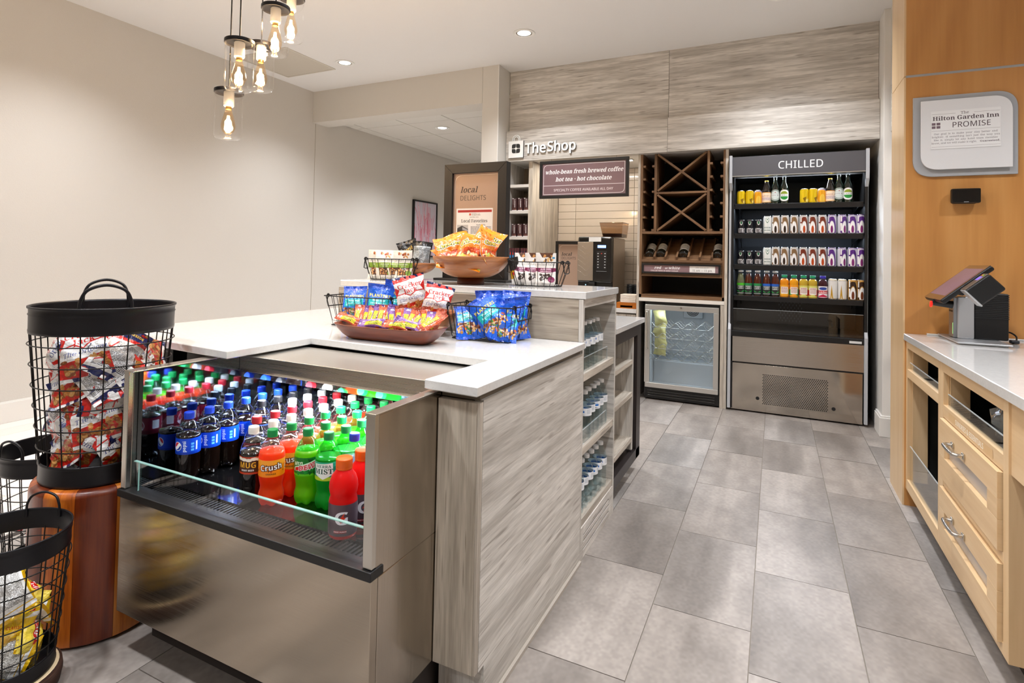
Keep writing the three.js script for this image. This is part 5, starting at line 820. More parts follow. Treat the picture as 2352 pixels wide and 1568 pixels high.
{ // wine cabinet
  const t = thing('wine_rack', 'tall walnut wine rack with crossed diagonal bays above the wine cooler', 'wine rack', [0, 0, 0]);
  const W = { r: 0.001 }, L = -1.0425, Rr = -0.3645, D = -5.45;
  obj('outer_stile', bb(-1.0625, -1.0425, 0, 2.08, D, ZF, { ...W, grain: 'y' }), greyV(0xf4efe8), t);
  obj('outer_stile', bb(-0.3645, -0.343, 0, 2.08, D, ZF, { ...W, grain: 'y' }), greyV(0xf4efe8), t);
  obj('outer_stile', bb(-0.392, -0.366, 0, 0.822, D, ZF, { ...W, grain: 'y' }), greyV(0xf4efe8), t);
  obj('outer_rail', bb(L, Rr, 0.826, 0.856, D, ZF, { ...W, grain: 'x' }), std(0xeae5dc, 0.5), t);
  obj('side_board', bb(L, -1.022, 0.857, 2.08, D, ZF, { ...W, grain: 'y' }), M.walnut, t);
  obj('side_board', bb(-0.3815, Rr, 0.857, 2.08, D, ZF, { ...W, grain: 'y' }), M.walnut, t);
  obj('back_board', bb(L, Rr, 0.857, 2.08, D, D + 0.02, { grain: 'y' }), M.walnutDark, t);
  obj('post', bb(-0.926, -0.906, 1.42, 2.08, -5.3, ZF - 0.002, { ...W, grain: 'y' }), M.walnut, t);
  obj('post', bb(-0.504, -0.484, 1.42, 2.08, -5.3, ZF - 0.002, { ...W, grain: 'y' }), M.walnut, t);
  obj('shelf', bb(-1.022, -0.3815, 1.4, 1.42, D, ZF - 0.001, { ...W, grain: 'x' }), M.walnut, t);
  obj('bay_rail', bb(-0.906, -0.504, 1.737, 1.754, -5.3, ZF - 0.003, { ...W, grain: 'x' }), M.walnut, t);
  const diag = (x0, y0, x1, y1, zz) => { const dx = x1 - x0, dy = y1 - y0, len = Math.hypot(dx, dy), g = bb(-len / 2, len / 2, -0.0085, 0.0085, -5.3, ZF - zz, { ...W, grain: 'x' }); return xf(g, { r: [0, 0, Math.atan2(dy, dx)], p: [(x0 + x1) / 2, (y0 + y1) / 2, 0] }); };
  for (const [a, b] of [[1.763, 2.074], [1.427, 1.73]]) { obj('cross_slat', diag(-0.9, a, -0.51, b, 0.008), M.walnut, t); obj('cross_slat', diag(-0.9, b, -0.51, a, 0.005), M.walnut, t); }
  for (let i = 0; i < 6; i++) { const y = 1.431 + i * 0.109; for (const [a, b] of [[-1.022, -1.0], [-0.946, -0.926], [-0.484, -0.463], [-0.4035, -0.3815]]) obj('bottle_peg', bb(a, b, y - 0.008, y + 0.009, -5.3, ZF - 0.004, { grain: 'z' }), M.walnut, t); }
  // sloping display shelf
  const tilt = (g) => xf(g, { r: [0.5, 0, 0], p: [0, 1.178, ZF - 0.005] });
  obj('display_board', tilt(bb(-1.022, -0.3815, -0.012, 0, -0.4, -0.004, { grain: 'x' })), M.walnut, t);
  obj('display_lip', bb(-1.022, -0.3815, 1.16, 1.181, -4.95, ZF - 0.001, { ...W, grain: 'x' }), M.walnut, t);
  for (let i = 0; i < 6; i++) { const x = -0.919 + i * 0.0915; obj('divider', tilt(bb(x - 0.007, x + 0.007, 0, 0.03, -0.36, -0.006, { grain: 'z' })), M.walnut, t); }
  obj('lower_rail', bb(-1.022, -0.3815, 1.045, 1.16, -4.96, ZF - 0.012, { grain: 'x' }), M.walnut, t);
  obj('cubby_top', bb(-1.022, -0.3815, 1.04, 1.05, D, ZF - 0.002, { grain: 'x' }), M.walnut, t);
  obj('bottom_board', bb(L, Rr, 0.857, 0.886, D, ZF, { ...W, grain: 'x' }), M.walnut, t);
  const s = thing('wine_sign', 'long black framed purple wine sign with a white hours card on the wine rack', 'sign', [-0.7055, 1.107, ZF + 0.004]);
  obj('frame', [bb(-0.3125, 0.3125, 0.028, 0.041, -0.012, 0.012, { r: 0.001 }), bb(-0.3125, 0.3125, -0.041, -0.028, -0.012, 0.012, { r: 0.001 }), bb(-0.3125, -0.297, -0.028, 0.028, -0.012, 0.012), bb(0.297, 0.3125, -0.028, 0.028, -0.012, 0.012)], M.black, s);
  obj('backing', bb(-0.297, 0.297, -0.028, 0.028, -0.01, 0.004), std(0x5d4449, 0.5), s);
  decal('sign_print', 0.594, 0.056, printed(cv(1024, 98, (x, w, h) => { fillR(x, '#8d7074', 0, 0, w, h); text(x, 'red', 150, 36, 'italic bold 56px serif', '#fff', 'left'); text(x, 'or', 300, 42, 'italic bold 36px serif', '#fff', 'left'); text(x, 'white', 348, 36, 'italic bold 56px serif', '#fff', 'left'); text(x, 'CHILLED WINE IN WINE COOLER', 100, 82, 'bold 25px sans-serif', '#f0e6e6', 'left', 420); fillR(x, '#f3f1ee', 640, 4, 340, 90); text(x, 'WINE AVAILABILITY', 810, 26, '20px sans-serif', '#8a8280', 'center', 250); text(x, '11 am — 11 pm', 810, 66, '38px serif', '#4a4644', 'center', 260); }), 0.45), s, [0, 0, 0.0046]);
  // bottles lying on the slope
  const art = (kind) => cv(512, 200, (x, w, h) => { fillR(x, kind ? '#f4f2ee' : '#e6e2d6', 0, 0, w, h); if (kind === 2) { fillR(x, '#c8974a', 330, 0, 60, h); } text(x, kind ? 'Vineyard' : 'Cellar', 256, 70, 'italic 44px serif', '#4a4a44'); fillR(x, '#8a8a7c', 160, 104, 190, 4); smallPrint(x, '#777', 170, 118, 170, 60, 5, 3); for (const q of [0, 512 - 130]) fillR(x, kind ? '#f4f2ee' : '#e6e2d6', q, 0, 130, h); });
  const wg = phy(0x0a0d08, 0.06, { clearcoat: 1, clearcoatRoughness: 0.03 });
  [[-0.967, 0, 'first from the left, cream label'], [-0.874, 0, 'second from the left, cream label'], [-0.69, 1, 'third from the left, plain white label'], [-0.422, 2, 'at the far right, cream and gold label']].forEach(([x, k, n]) => {
    const b = thing('wine_bottle', `dark wine bottle lying on the sloping rack, ${n}`, 'wine bottle', [x, 1.178 + 0.04, ZF - 0.045], 0, 'wine bottles on the sloping rack'); b.rotation.set(-(PI / 2 - 0.5), 0, 0); b.rotation.order = 'XYZ';
    obj('bottle', lathe([[0, 0.008], [0.02, 0.002], [0.034, 0], [0.0375, 0.006], [0.038, 0.02], [0.038, 0.185], [0.036, 0.2], [0.028, 0.222], [0.018, 0.24], [0.0145, 0.255], [0.0145, 0.298], [0.016, 0.299], [0.016, 0.306], [0.0135, 0.308], [0, 0.308]], 36), wg, b);
    obj('label', lathe([[0.0384, 0.05], [0.0384, 0.15]], 36).rotateY(PI), printed(art(k), 0.6), b);
    obj('foil_capsule', lathe([[0.0152, 0.25], [0.0152, 0.298], [0.0165, 0.299], [0.0165, 0.307], [0, 0.309]], 24), std(0x1a1416, 0.35), b);
  });
}
{ // wine cooler
  const t = thing('wine_cooler', 'undercounter wine cooler with silver framed glass door and wavy wire racks', 'wine cooler', [0, 0, 0]);
  const x0 = -0.99, x1 = -0.398, zf = ZF + 0.012;
  obj('cabinet', [bb(x0, x1, 0.8, 0.822, -5.42, ZF - 0.02), bb(x0, x0 + 0.02, 0.03, 0.8, -5.42, ZF - 0.02), bb(x1 - 0.02, x1, 0.03, 0.8, -5.42, ZF - 0.02), bb(x0, x1, 0.03, 0.8, -5.44, -5.42), bb(x0, x1, 0.03, 0.1, -5.42, ZF - 0.02)], M.black, t);
  const inner = std(0xc9cdd0, 0.5);
  obj('liner', [bb(x0 + 0.02, x0 + 0.035, 0.1, 0.8, -5.42, ZF - 0.03), bb(x1 - 0.035, x1 - 0.02, 0.1, 0.8, -5.42, ZF - 0.03), bb(x0 + 0.035, x1 - 0.035, 0.1, 0.8, -5.42, -5.4), bb(x0 + 0.035, x1 - 0.035, 0.1, 0.3, -5.4, -5.16, { r: 0.01 }), bb(x0 + 0.035, x1 - 0.035, 0.1, 0.112, -5.4, ZF - 0.03), bb(x0 + 0.035, x1 - 0.035, 0.788, 0.8, -5.4, ZF - 0.03)], inner, t);
  const fg = obj('fan_cover', bb(-0.74, -0.57, 0.66, 0.788, -5.4, -5.37, { r: 0.012 }), inner, t);
  for (let i = 0; i < 4; i++) obj('fan_ring', xf(new THREE.TorusGeometry(0.014 + i * 0.0125, 0.0032, 6, 28), { p: [-0.655, 0.735, -5.369] }), M.black, fg);
  obj('sensor_box', bb(-0.5, -0.44, 0.72, 0.74, -5.4, -5.36), M.black, t);
  for (const [j, y] of [0.64, 0.552, 0.462, 0.372].entries()) {
    for (let k = 0; k < 4; k++) { const z = ZF - 0.06 - k * 0.11, pts = []; for (let i = 0; i <= 40; i++) { const u = i / 40; pts.push([x0 + 0.04 + u * (x1 - x0 - 0.08), y - 0.014 + 0.019 * Math.cos(u * 10 * PI - (j % 2) * 0), z]); } obj('wave_wire', tube(pts, 0.0022, { seg: 80, rad: 5 }), M.chrome, t); }
    obj('rack_rail', [rod([x0 + 0.04, y - 0.036, ZF - 0.06], [x1 - 0.04, y - 0.036, ZF - 0.06], 0.0022), rod([x0 + 0.04, y - 0.036, ZF - 0.39], [x1 - 0.04, y - 0.036, ZF - 0.39], 0.0022)], M.chrome, t);
  }
  const al = std(0xcfcdc8, 0.35, { metalness: 0.8 });
  obj('door_rail', bb(-0.986, -0.402, 0.757, 0.8, zf - 0.03, zf, { r: 0.003 }), al, t); obj('door_rail', bb(-0.98, -0.402, 0.105, 0.145, zf - 0.03, zf, { r: 0.003 }), al, t);
  obj('door_stile', bb(-0.986, -0.944, 0.145, 0.757, zf - 0.03, zf, { r: 0.003 }), al, t); obj('door_stile', bb(-0.441, -0.402, 0.145, 0.757, zf - 0.03, zf, { r: 0.003 }), al, t);
  obj("door_glass", bb(-0.944, -0.441, 0.145, 0.757, zf - 0.018, zf - 0.012), phy(0xf4f7f8, 0.0, { transmission: 1, thickness: 0, ior: 1.5 }), t);
  obj('door_handle', tube([[-0.965, 0.742, zf], [-0.965, 0.74, zf + 0.028], [-0.965, 0.72, zf + 0.036], [-0.962, 0.58, zf + 0.036], [-0.961, 0.45, zf + 0.036], [-0.961, 0.432, zf + 0.028], [-0.961, 0.43, zf]], 0.0075, { rad: 10, seg: 40 }), M.steelPlain, t);
  obj('lock', xf(new THREE.CylinderGeometry(0.008, 0.008, 0.01, 18), { r: [PI / 2, 0, 0], p: [-0.694, 0.785, zf + 0.004] }), M.steelPlain, t);
  obj('toe_panel', bb(x0, x1, 0.012, 0.1, -5.0, ZF - 0.012), M.black, t);
  for (let i = 0; i < 3; i++) obj('toe_slat', bb(x0 + 0.03, x1 - 0.03, 0.03 + i * 0.021, 0.04 + i * 0.021, ZF - 0.014, ZF - 0.004, { r: 0.003 }), M.blackGloss, t);
  obj('interior_light', bb(-0.9, -0.48, 0.78, 0.787, -5.03, -4.99), lit(0xe6f2ff, 6), t);
  const L = new THREE.RectAreaLight(0xe2f0ff, LIGHT.wine, 0.42, 0.04); L.position.set(-0.69, 0.776, -5.01); L.rotation.set(-PI / 2 - 0.3, 0, 0); t.add(L);
  // pale yellow packets at the left of the racks
  [['topmost', 0.645, 0.09], ['second from the top', 0.555, 0.095], ['second from the bottom', 0.463, 0.095], ['lowest', 0.37, 0.1]].forEach(([n, y], i) => { const m = obj('yellow_packet', bagGeo(0.105, 0.12, 0.05, 80 + i, { nx: 8, ny: 10 }), phy(0xd9cf86, 0.5, { clearcoat: 0.3 })); m.position.set(-0.885, y + 0.045, -5.06 - i * 0.01); m.rotation.set(-0.15, 0.1, [0.2, -0.15, 0.1, -0.1][i]); tag(m, `pale yellow packet on the left of the wine cooler racks, ${n}`, 'packet', 'yellow packets in the wine cooler'); });
}
// ───────────────────────── open chilled drinks case ─────────────────────────
{
  const t = thing('chilled_display_case', 'tall open-front chilled drinks case with lit shelves and a steel base', 'display fridge', [0, 0, 0]);
  const x0 = -0.318, x1 = 0.602, z = -4.93, zb = -5.6;
  obj('side_wall', bb(x0, x0 + 0.02, 0.02, 2.0, zb, z, { r: 0.002 }), M.black, t); obj('side_wall', bb(x1 - 0.02, x1, 0.02, 2.0, zb, z, { r: 0.002 }), M.black, t);
  obj('back_wall', bb(x0, x1, 0.02, 2.0, zb - 0.02, zb), std(0x1d2127, 0.5), t);
  obj('top_panel', bb(x0, x1, 1.985, 2.01, zb, z + 0.03), M.black, t);
  const ap = std(0xc4c8ce, 0.35, { metalness: 0.25 });
  // aluminium edge trims: forward at the header, set back along the opening, forward again at the base
  for (const [a, b, s] of [[x0 - 0.016, x0 + 0.006, 0], [x1 - 0.02, x1 + 0.002, 1]]) {
    const pr = (pts) => { const g = extrude(shapeOf(pts), b - a, 0.002); g.rotateY(-PI / 2); g.translate(b - 0.002, 0, 0); return g; };
    obj('edge_trim', pr([[z + 0.05, 2.018], [z + 0.012, 2.018], [z + 0.012, 1.8], [z - 0.03, 1.76], [z - 0.03, 0.68], [z - 0.005, 0.63], [z - 0.005, 0.02], [z + 0.02, 0.02], [z + 0.02, 0.64], [z - 0.004, 0.69], [z - 0.004, 1.74], [z + 0.05, 1.8]]), ap, t);
  }
  obj('header', bb(x0 + 0.006, x1 - 0.02, 1.857, 2.008, z - 0.05, z + 0.036, { r: 0.003 }), std(0x47464a, 0.3, { metalness: 0.4 }), t);
  decal('header_print', 0.893, 0.145, printed(cv(1024, 166, (x, w, h) => { fillR(x, '#57565a', 0, 0, w, h); text(x, 'CHILLED', 545, 88, '92px sans-serif', '#ffffff', 'center', 395); }), 0.4), t, [(x0 + x1) / 2 - 0.007, 1.9325, z + 0.0366]);
  obj('header_edge', bb(x0 + 0.006, x1 - 0.02, 1.852, 1.858, z - 0.04, z + 0.037), M.alu, t);
  obj('canopy', [bb(x0 + 0.02, x1 - 0.02, 1.85, 1.857, -5.4, -5.06), bb(x0 + 0.02, x1 - 0.02, 1.85, 1.93, -5.066, -5.06)], M.black, t);
  for (const [k, y] of [1.635, 1.399, 1.152, 0.906].entries()) {
    const s = obj('shelf', bb(x0 + 0.02, x1 - 0.02, y - 0.012, y, -5.45, z - 0.035), M.black, t);
    obj('price_rail', bb(x0 + 0.022, x1 - 0.024, y - 0.036, y + 0.004, z - 0.035, z - 0.026, { r: 0.002 }), std(0x141415, 0.35), s);
    for (const x of [x0 + 0.05, x1 - 0.05]) obj('shelf_bracket', extrude(shapeOf([[0, 0], [0.42, 0], [0.42, -0.09], [0.36, -0.05], [0, -0.02]]), 0.004).rotateY(PI / 2).translate(x, y - 0.012, -5.03), M.black, s);
    if (k < 3) {
      obj('shelf_light', bb(x0 + 0.06, x1 - 0.1, y - 0.0195, y - 0.0125, -5.085, -5.06), lit(0xdcebff, 6), s);
      const L = new THREE.RectAreaLight(0xdcebff, LIGHT.fridge, 0.76, 0.024); L.position.set((x0 + x1) / 2, y - 0.024, -5.072); L.rotation.set(-PI / 2, 0, 0); s.add(L);
    }
  }
  obj('canopy_light', bb(x0 + 0.06, x1 - 0.06, 1.9, 1.906, -5.035, -5.0), lit(0xeaf3ff, 5), t);
  { const L = new THREE.RectAreaLight(0xeaf3ff, LIGHT.fridge * 1.3, 0.8, 0.03); L.position.set((x0 + x1) / 2, 1.896, -5.018); L.rotation.set(-PI / 2, 0, 0); t.add(L); }
  obj('bottom_deck', bb(x0 + 0.02, x1 - 0.02, 0.62, 0.65, -5.58, z - 0.03), M.black, t);
  obj('lower_back', bb(x0 + 0.02, x1 - 0.02, 0.65, 0.9, -5.46, -5.44), std(0x15171c, 0.3), t);
  const slits = []; for (let i = 0; i < 9; i++) for (let j = 0; j < 7; j++) slits.push(bb(0.03 + j * 0.026 + (i % 2) * 0.013, 0.034 + j * 0.026 + (i % 2) * 0.013, 0.68 + i * 0.022, 0.694 + i * 0.022, -5.44, -5.4385)); obj('air_slits', slits, std(0x56606c, 0.4), t).userData.kind = 'stuff';
  const gl = obj('front_guard', bb(x0 + 0.02, x1 - 0.022, 0.63, 0.803, z - 0.028, z - 0.022), M.glass, t); obj('guard_edge', bb(x0 + 0.02, x1 - 0.022, 0.803, 0.8055, z - 0.0285, z - 0.0215), M.acrylicEdge, gl);
  obj('bumper', bb(x0 + 0.008, x1 - 0.02, 0.588, 0.63, z - 0.04, z + 0.006, { r: 0.003 }), M.black, t);
  obj('badge', bb(0.49, 0.567, 0.596, 0.613, z + 0.006, z + 0.008, { r: 0.004 }), std(0xe4e4e2, 0.4), t);
  const st = phy(0xbdb6ad, 0.3, { metalness: 1, anisotropy: 0.7, roughnessMap: brushTex, bumpMap: brushTex, bumpScale: 0.00004 });
  obj('upper_panel', bb(x0 + 0.008, x1 - 0.02, 0.388, 0.587, z - 0.03, z, { r: 0.002 }), st, t);
  obj('lower_panel', bb(x0 + 0.01, x1 - 0.026, 0.012, 0.377, z - 0.03, z - 0.004, { r: 0.002 }), std(0xb4aca1, 0.42, { metalness: 0.85, roughnessMap: tileTex }), t);
  obj('seam', bb(x0 + 0.008, x1 - 0.02, 0.375, 0.39, z - 0.03, z - 0.012), M.black, t);
  const holes = [], hg = new THREE.CircleGeometry(0.0042, 10); for (let j = 0; j < 21; j++) for (let i = 0; i < 34; i++) holes.push(hg.clone().translate(-0.077 + i * 0.0129 + (j % 2) * 0.00645, 0.078 + j * 0.0112, z - 0.0036)); obj('perforations', holes, M.black, t).userData.kind = 'stuff';
  for (const [x, y] of [[-0.115, 0.115], [0.395, 0.101]]) obj('screw_hole', xf(new THREE.CylinderGeometry(0.013, 0.013, 0.004, 20), { r: [PI / 2, 0, 0], p: [x, y, z - 0.0035] }), M.blackMatt, t);
  obj('base', bb(x0 + 0.02, x1 - 0.02, 0, 0.02, zb, z - 0.06), M.black, t);
}
// drinks on its shelves
const bangArt = (bg, ring, dot, rim) => cv(384, 288, (x, w, h) => { fillR(x, bg, 0, 0, w, h); fillR(x, rim, 0, 0, w, 18); fillR(x, rim, 0, h - 20, w, 20); for (const o of [192]) { disc(x, ring, o, 130, 62); disc(x, bg, o, 130, 40); disc(x, '#ffffff', o, 130, 36); disc(x, dot, o, 130, 18); fillR(x, '#ffffff', o - 58, 40, 22, 96); x.lineWidth = 6; x.strokeStyle = ring; x.strokeRect(o - 60, 38, 24, 60); smallPrint(x, '#8a8a92', o - 60, 206, 120, 40, 4, 3); } for (const q of [10, 330]) smallPrint(x, ring, q, 60, 44, 150, 12, 5); });
const canTex = {
  brown: bangArt('#d9d7d4', '#8a6a48', '#3a2a20', '#cfcdca'), red: bangArt('#dad8d6', '#7a3320', '#c8501e', '#cfcdca'), purple: bangArt('#dcdae2', '#5b2a86', '#8a2f78', '#7a3fb4'), gold: bangArt('#d0a050', '#3a2416', '#7a3a1a', '#c89848'),
  nitro: cv(384, 288, (x, w, h) => { fillR(x, '#14141c', 0, 0, w, h); disc(x, '#e8e8ea', 192, 70, 24); disc(x, '#2a6a48', 192, 70, 18); text(x, 'NITRO', 192, 130, 'bold 44px sans-serif', '#e4e4e8'); x.strokeStyle = '#9a8a7c'; x.lineWidth = 4; x.beginPath(); x.moveTo(130, 110); x.lineTo(130, 170); x.lineTo(192, 206); x.lineTo(254, 170); x.lineTo(254, 110); x.stroke(); smallPrint(x, '#8a8a98', 140, 222, 104, 40, 3, 4); }),
  white: cv(384, 288, (x, w, h) => { fillR(x, '#f0f4f2', 0, 0, w, h); x.strokeStyle = '#7a9a8a'; x.lineWidth = 5; x.beginPath(); x.arc(192, 66, 28, 0, 7); x.stroke(); x.beginPath(); x.arc(192, 66, 14, 0, 7); x.stroke(); smallPrint(x, '#9aa8a4', 140, 116, 104, 40, 3, 6); disc(x, '#b8c4c8', 192, 190, 24); fillR(x, '#7a4a2c', 0, 222, w, 20); fillR(x, '#a06a44', 0, 248, w, 16); fillR(x, '#7a4a2c', 0, 268, w, 20); }),
  yellow: cv(384, 288, (x, w, h) => { fillR(x, '#e2c012', 0, 0, w, h); poly(x, '#f4e06a', [[110, 210], [150, 170], [170, 200], [200, 160], [230, 210], [190, 250]]); poly(x, '#8a6a10', [[170, 120], [220, 110], [200, 150]]); poly(x, '#f8ea8a', [[210, 130], [260, 120], [240, 180]]); }),
  citrus: cv(384, 288, (x, w, h) => { fillR(x, '#e9e4ee', 0, 0, w, h); disc(x, '#f0a81e', 192, 120, 74, 66); disc(x, '#f6c84a', 200, 130, 40, 34); x.strokeStyle = '#7a6aa8'; x.lineWidth = 9; for (let i = 0; i < 4; i++) { x.beginPath(); x.moveTo(120 + i * 30, 0); x.quadraticCurveTo(200 + i * 30, 30, 260 + i * 30, 60); x.stroke(); } disc(x, '#9ac4e0', 200, 230, 34, 30); disc(x, '#6a4a6a', 130, 210, 18, 34, 0.5); }),
  star: cv(384, 288, (x, w, h) => { fillR(x, '#eceae6', 0, 0, w, h); fillR(x, '#e0c050', 0, 0, w, 14); const P = (a, b, r) => Array.from({ length: 10 }, (_, i) => { const q = -PI / 2 + i * PI / 5, k = i % 2 ? r * 0.4 : r; return [a + k * Math.cos(q), b + k * Math.sin(q)]; }); poly(x, '#c89a2a', P(150, 180, 92)); poly(x, '#f1efea', P(150, 180, 50)); text(x, 'ROCKSTAR', 192, 54, 'bold 36px sans-serif', '#8a7a3a'); turned(x, 252, 190, -PI / 2, () => text(x, 'PURE ZERO', 0, 0, 'bold 24px sans-serif', '#444')); }),
};
const canM = {}; for (const k in canTex) canM[k] = std(0xffffff, 0.28, { map: canTex[k], metalness: 0.25 });
const canLid = std(0xd6d8da, 0.22, { metalness: 1 });
function can(kind, label, pos, r, h, group, turn = PI) {
  const t = thing('drink_can', label, 'drink can', pos, turn, group);
  obj('can_body', lathe([[r * 0.72, 0], [r * 0.86, 0.002], [r, 0.011], [r, h - 0.016], [r * 0.84, h - 0.003]], 36), canM[kind], t);
  obj('lid', lathe([[r * 0.84, h - 0.003], [r * 0.87, h - 0.0015], [r * 0.85, h], [r * 0.8, h - 0.002], [r * 0.76, h - 0.005], [0, h - 0.005]], 30), canLid, t);
  return t;
}
{
  const ZC = -4.992, X = x => x * 4.99 / 4.95, S = [1.6355, 1.3995, 1.1525, 0.9065], r = rng(91);
  const left = 'left group on the top shelf', right = 'right group on the top shelf';
  const green = phy(0x0c1f12, 0.06, { clearcoat: 1, clearcoatRoughness: 0.03 }), amber = phy(0x140a05, 0.06, { clearcoat: 1, clearcoatRoughness: 0.03 });
  const beerArt = [cv(384, 200, (x, w, h) => { fillR(x, '#f2c890', 0, 0, w, h); fillR(x, '#f6dcc0', 70, 10, 244, 170); text(x, 'ORANGE ALE', 192, 70, 'bold 32px serif', '#9a6a6a'); smallPrint(x, '#8a7aa8', 110, 100, 160, 60, 4, 3); fillR(x, '#f0a848', 0, 0, w, 10); }), cv(384, 260, (x, w, h) => { fillR(x, '#183024', 0, 0, w, h); disc(x, '#cfd8d4', 192, 120, 100, 118); x.strokeStyle = '#2a5a44'; x.lineWidth = 8; x.beginPath(); x.ellipse(192, 120, 84, 100, 0, 0, 7); x.stroke(); fillR(x, '#eef2f0', 92, 104, 200, 36); text(x, 'LAGER BEER', 192, 122, 'bold 30px serif', '#1a2a24'); disc(x, '#2a8a4a', 110, 234, 16); disc(x, '#a83030', 192, 64, 8); }), cv(384, 260, (x, w, h) => { fillR(x, '#0d1a10', 0, 0, w, h); disc(x, '#f4f4f0', 192, 130, 98, 124); x.save(); x.beginPath(); x.ellipse(192, 130, 66, 92, 0, 0, 7); x.clip(); fillR(x, '#f4f4f0', 100, 20, 200, 220); fillR(x, '#8a9a2a', 100, 40, 200, 60); fillR(x, '#1f8a34', 100, 150, 200, 90); x.restore(); text(x, 'CANOE', 192, 126, 'bold 34px serif', '#444'); })];
  const bm = beerArt.map(a => printed(a, 0.4));
  const beer = (i, label, pos, g) => { const t = thing('beer_bottle', label, 'beer bottle', pos, PI, g), stub = i === 0, H = stub ? 0.188 : 0.212;
    obj('bottle', lathe(stub ? [[0, 0.003], [0.026, 0], [0.0315, 0.005], [0.032, 0.1], [0.03, 0.12], [0.022, 0.15], [0.015, 0.172], [0.0135, 0.183], [0, 0.184]] : [[0, 0.003], [0.024, 0], [0.029, 0.005], [0.0295, 0.115], [0.027, 0.135], [0.018, 0.16], [0.0135, 0.178], [0.0125, 0.205], [0, 0.206]], 32), i === 0 ? amber : green, t);
    obj('label', lathe(stub ? [[0.0325, 0.012], [0.0325, 0.092]] : [[0.0299, 0.018], [0.0299, 0.112]], 32), bm[i], t);
    obj('bottle_cap', lathe([[0.0145, H - 0.009], [0.0155, H - 0.008], [0.014, H - 0.002], [0, H]], 24), std(stub ? 0xe0b81c : 0x1a2420, 0.35, { metalness: 0.5 }), t); return t; };
  let yc;
  for (const [grp, xs] of [[left, [-0.25, -0.187, -0.126, -0.066, -0.005, 0.057]], [right, [0.194, 0.253, 0.309, 0.364, 0.42, 0.477]]]) {
    ['yellow beverage can, first in the', 'yellow beverage can, second in the'].forEach((n, i) => { const p = [X(xs[i]), S[0], ZC]; if (!yc) yc = can('yellow', `${n} ${grp}`, p, 0.0305, 0.112, 'yellow cans on the top shelf', PI + 0.3); else dup(yc, `${n} ${grp}`, p, PI + r() * 0.5); });
    can('citrus', `white and orange citrus can in the ${grp}`, [X(xs[2]), S[0], ZC], 0.029, 0.112, 'citrus cans on the top shelf');
    beer(0, `brown beer bottle with peach label in the ${grp}`, [X(xs[3]), S[0], ZC], 'beer bottles on the top shelf');
    beer(1, `dark green beer bottle with silver label in the ${grp}`, [X(xs[4]), S[0], ZC], 'beer bottles on the top shelf');
    beer(2, `dark beer bottle with white oval label in the ${grp}`, [X(xs[5]), S[0], ZC], 'beer bottles on the top shelf');
  }
  const row = [['nitro', 'short black coffee can', [-0.244, -0.182, -0.122], 0.0285, 0.112], ['white', 'white coffee can with brown base', [-0.058], 0.0305, 0.141], ['brown', 'white energy drink can with tan ring', [0.002, 0.064, 0.128], 0.0298, 0.146], ['red', 'white energy drink can with red-brown ring', [0.19, 0.252, 0.315], 0.0298, 0.146], ['purple', 'white energy drink can with purple ring', [0.378, 0.442, 0.506, 0.56], 0.0298, 0.146]];
  for (const [s, nm] of [[1, 'second'], [2, 'third']]) for (const [k, what, xs, rad, h] of row) { let f; xs.forEach((x, i) => { const l = xs.length > 1 ? `${what}, ${['first', 'second', 'third', 'fourth'][i]} from the left on the ${nm} shelf down` : `${what} on the ${nm} shelf down`, p = [X(x), S[s], ZC + (h < 0.12 ? 0.002 : 0)], turn = PI + (k === 'purple' && i === 1 ? 0.55 : (r() - 0.5) * 0.3); if (!f) f = can(k, l, p, rad, h, `${what}s on the ${nm} shelf down`, turn); else dup(f, l, p, turn); }); }
  // bottom row: tea bottles, juices, star cans, gold cans
  const teaArt = c => cv(384, 260, (x, w, h) => { fillR(x, '#1c2320', 0, 0, w, h); fillR(x, c, 0, 0, w, 52); x.strokeStyle = '#e8ece8'; x.lineWidth = 5; x.strokeRect(140, 62, 104, 64); text(x, 'PURE', 192, 82, 'bold 30px sans-serif', '#f2f4f2'); text(x, 'LEAF', 192, 112, 'bold 30px sans-serif', '#f2f4f2'); poly(x, '#2fae52', [[192, 200], [120, 150], [140, 190]]); poly(x, '#2fae52', [[192, 200], [264, 150], [244, 190]]); fillR(x, '#dfe4e0', 130, 220, 124, 8); });
  const teaM = { green: printed(teaArt('#1f8a4a'), 0.4), lime: printed(teaArt('#4fc02a'), 0.4), blue: printed(teaArt('#1f5fc0'), 0.4) }, tea = liq(0x5a2410, 0.3, 0.3), cap = capOf(0xe4e6e6);
  [['lime', 0xb9c8a0, 'bright green band and clear pale tea, leftmost'], ['green', 0, 'green band, second from the left'], ['green', 0, 'green band, third from the left'], ['blue', 0, 'blue band, left one of two'], ['blue', 0, 'blue band, right one of two']].forEach(([k, pale, n], i) => {
    const t = thing('tea_bottle', `dark-labelled bottled tea, ${n}, bottom shelf`, 'tea bottle', [X([-0.245, -0.189, -0.124, -0.059, 0.001][i]), S[3], ZC], PI, 'bottled teas on the bottom shelf');
    obj('tea', lathe([[0, 0.003], [0.024, 0], [0.029, 0.004], [0.0295, 0.01], [0.0295, 0.104], [0.027, 0.12], [0.022, 0.15], [0.0175, 0.178], [0, 0.178]], 32), pale ? liq(0xb4b890, 0.7, 0.2) : tea, t);
    obj('neck', lathe([[0.0178, 0.177], [0.0165, 0.19], [0.017, 0.193]], 24), petClear, t);
    obj('label', lathe([[0.0299, 0.01], [0.0299, 0.102]], 32), teaM[k], t); obj('cap', lathe([[0.0185, 0.19], [0.0195, 0.191], [0.0195, 0.2], [0.018, 0.203], [0, 0.203]], 28), cap, t); });
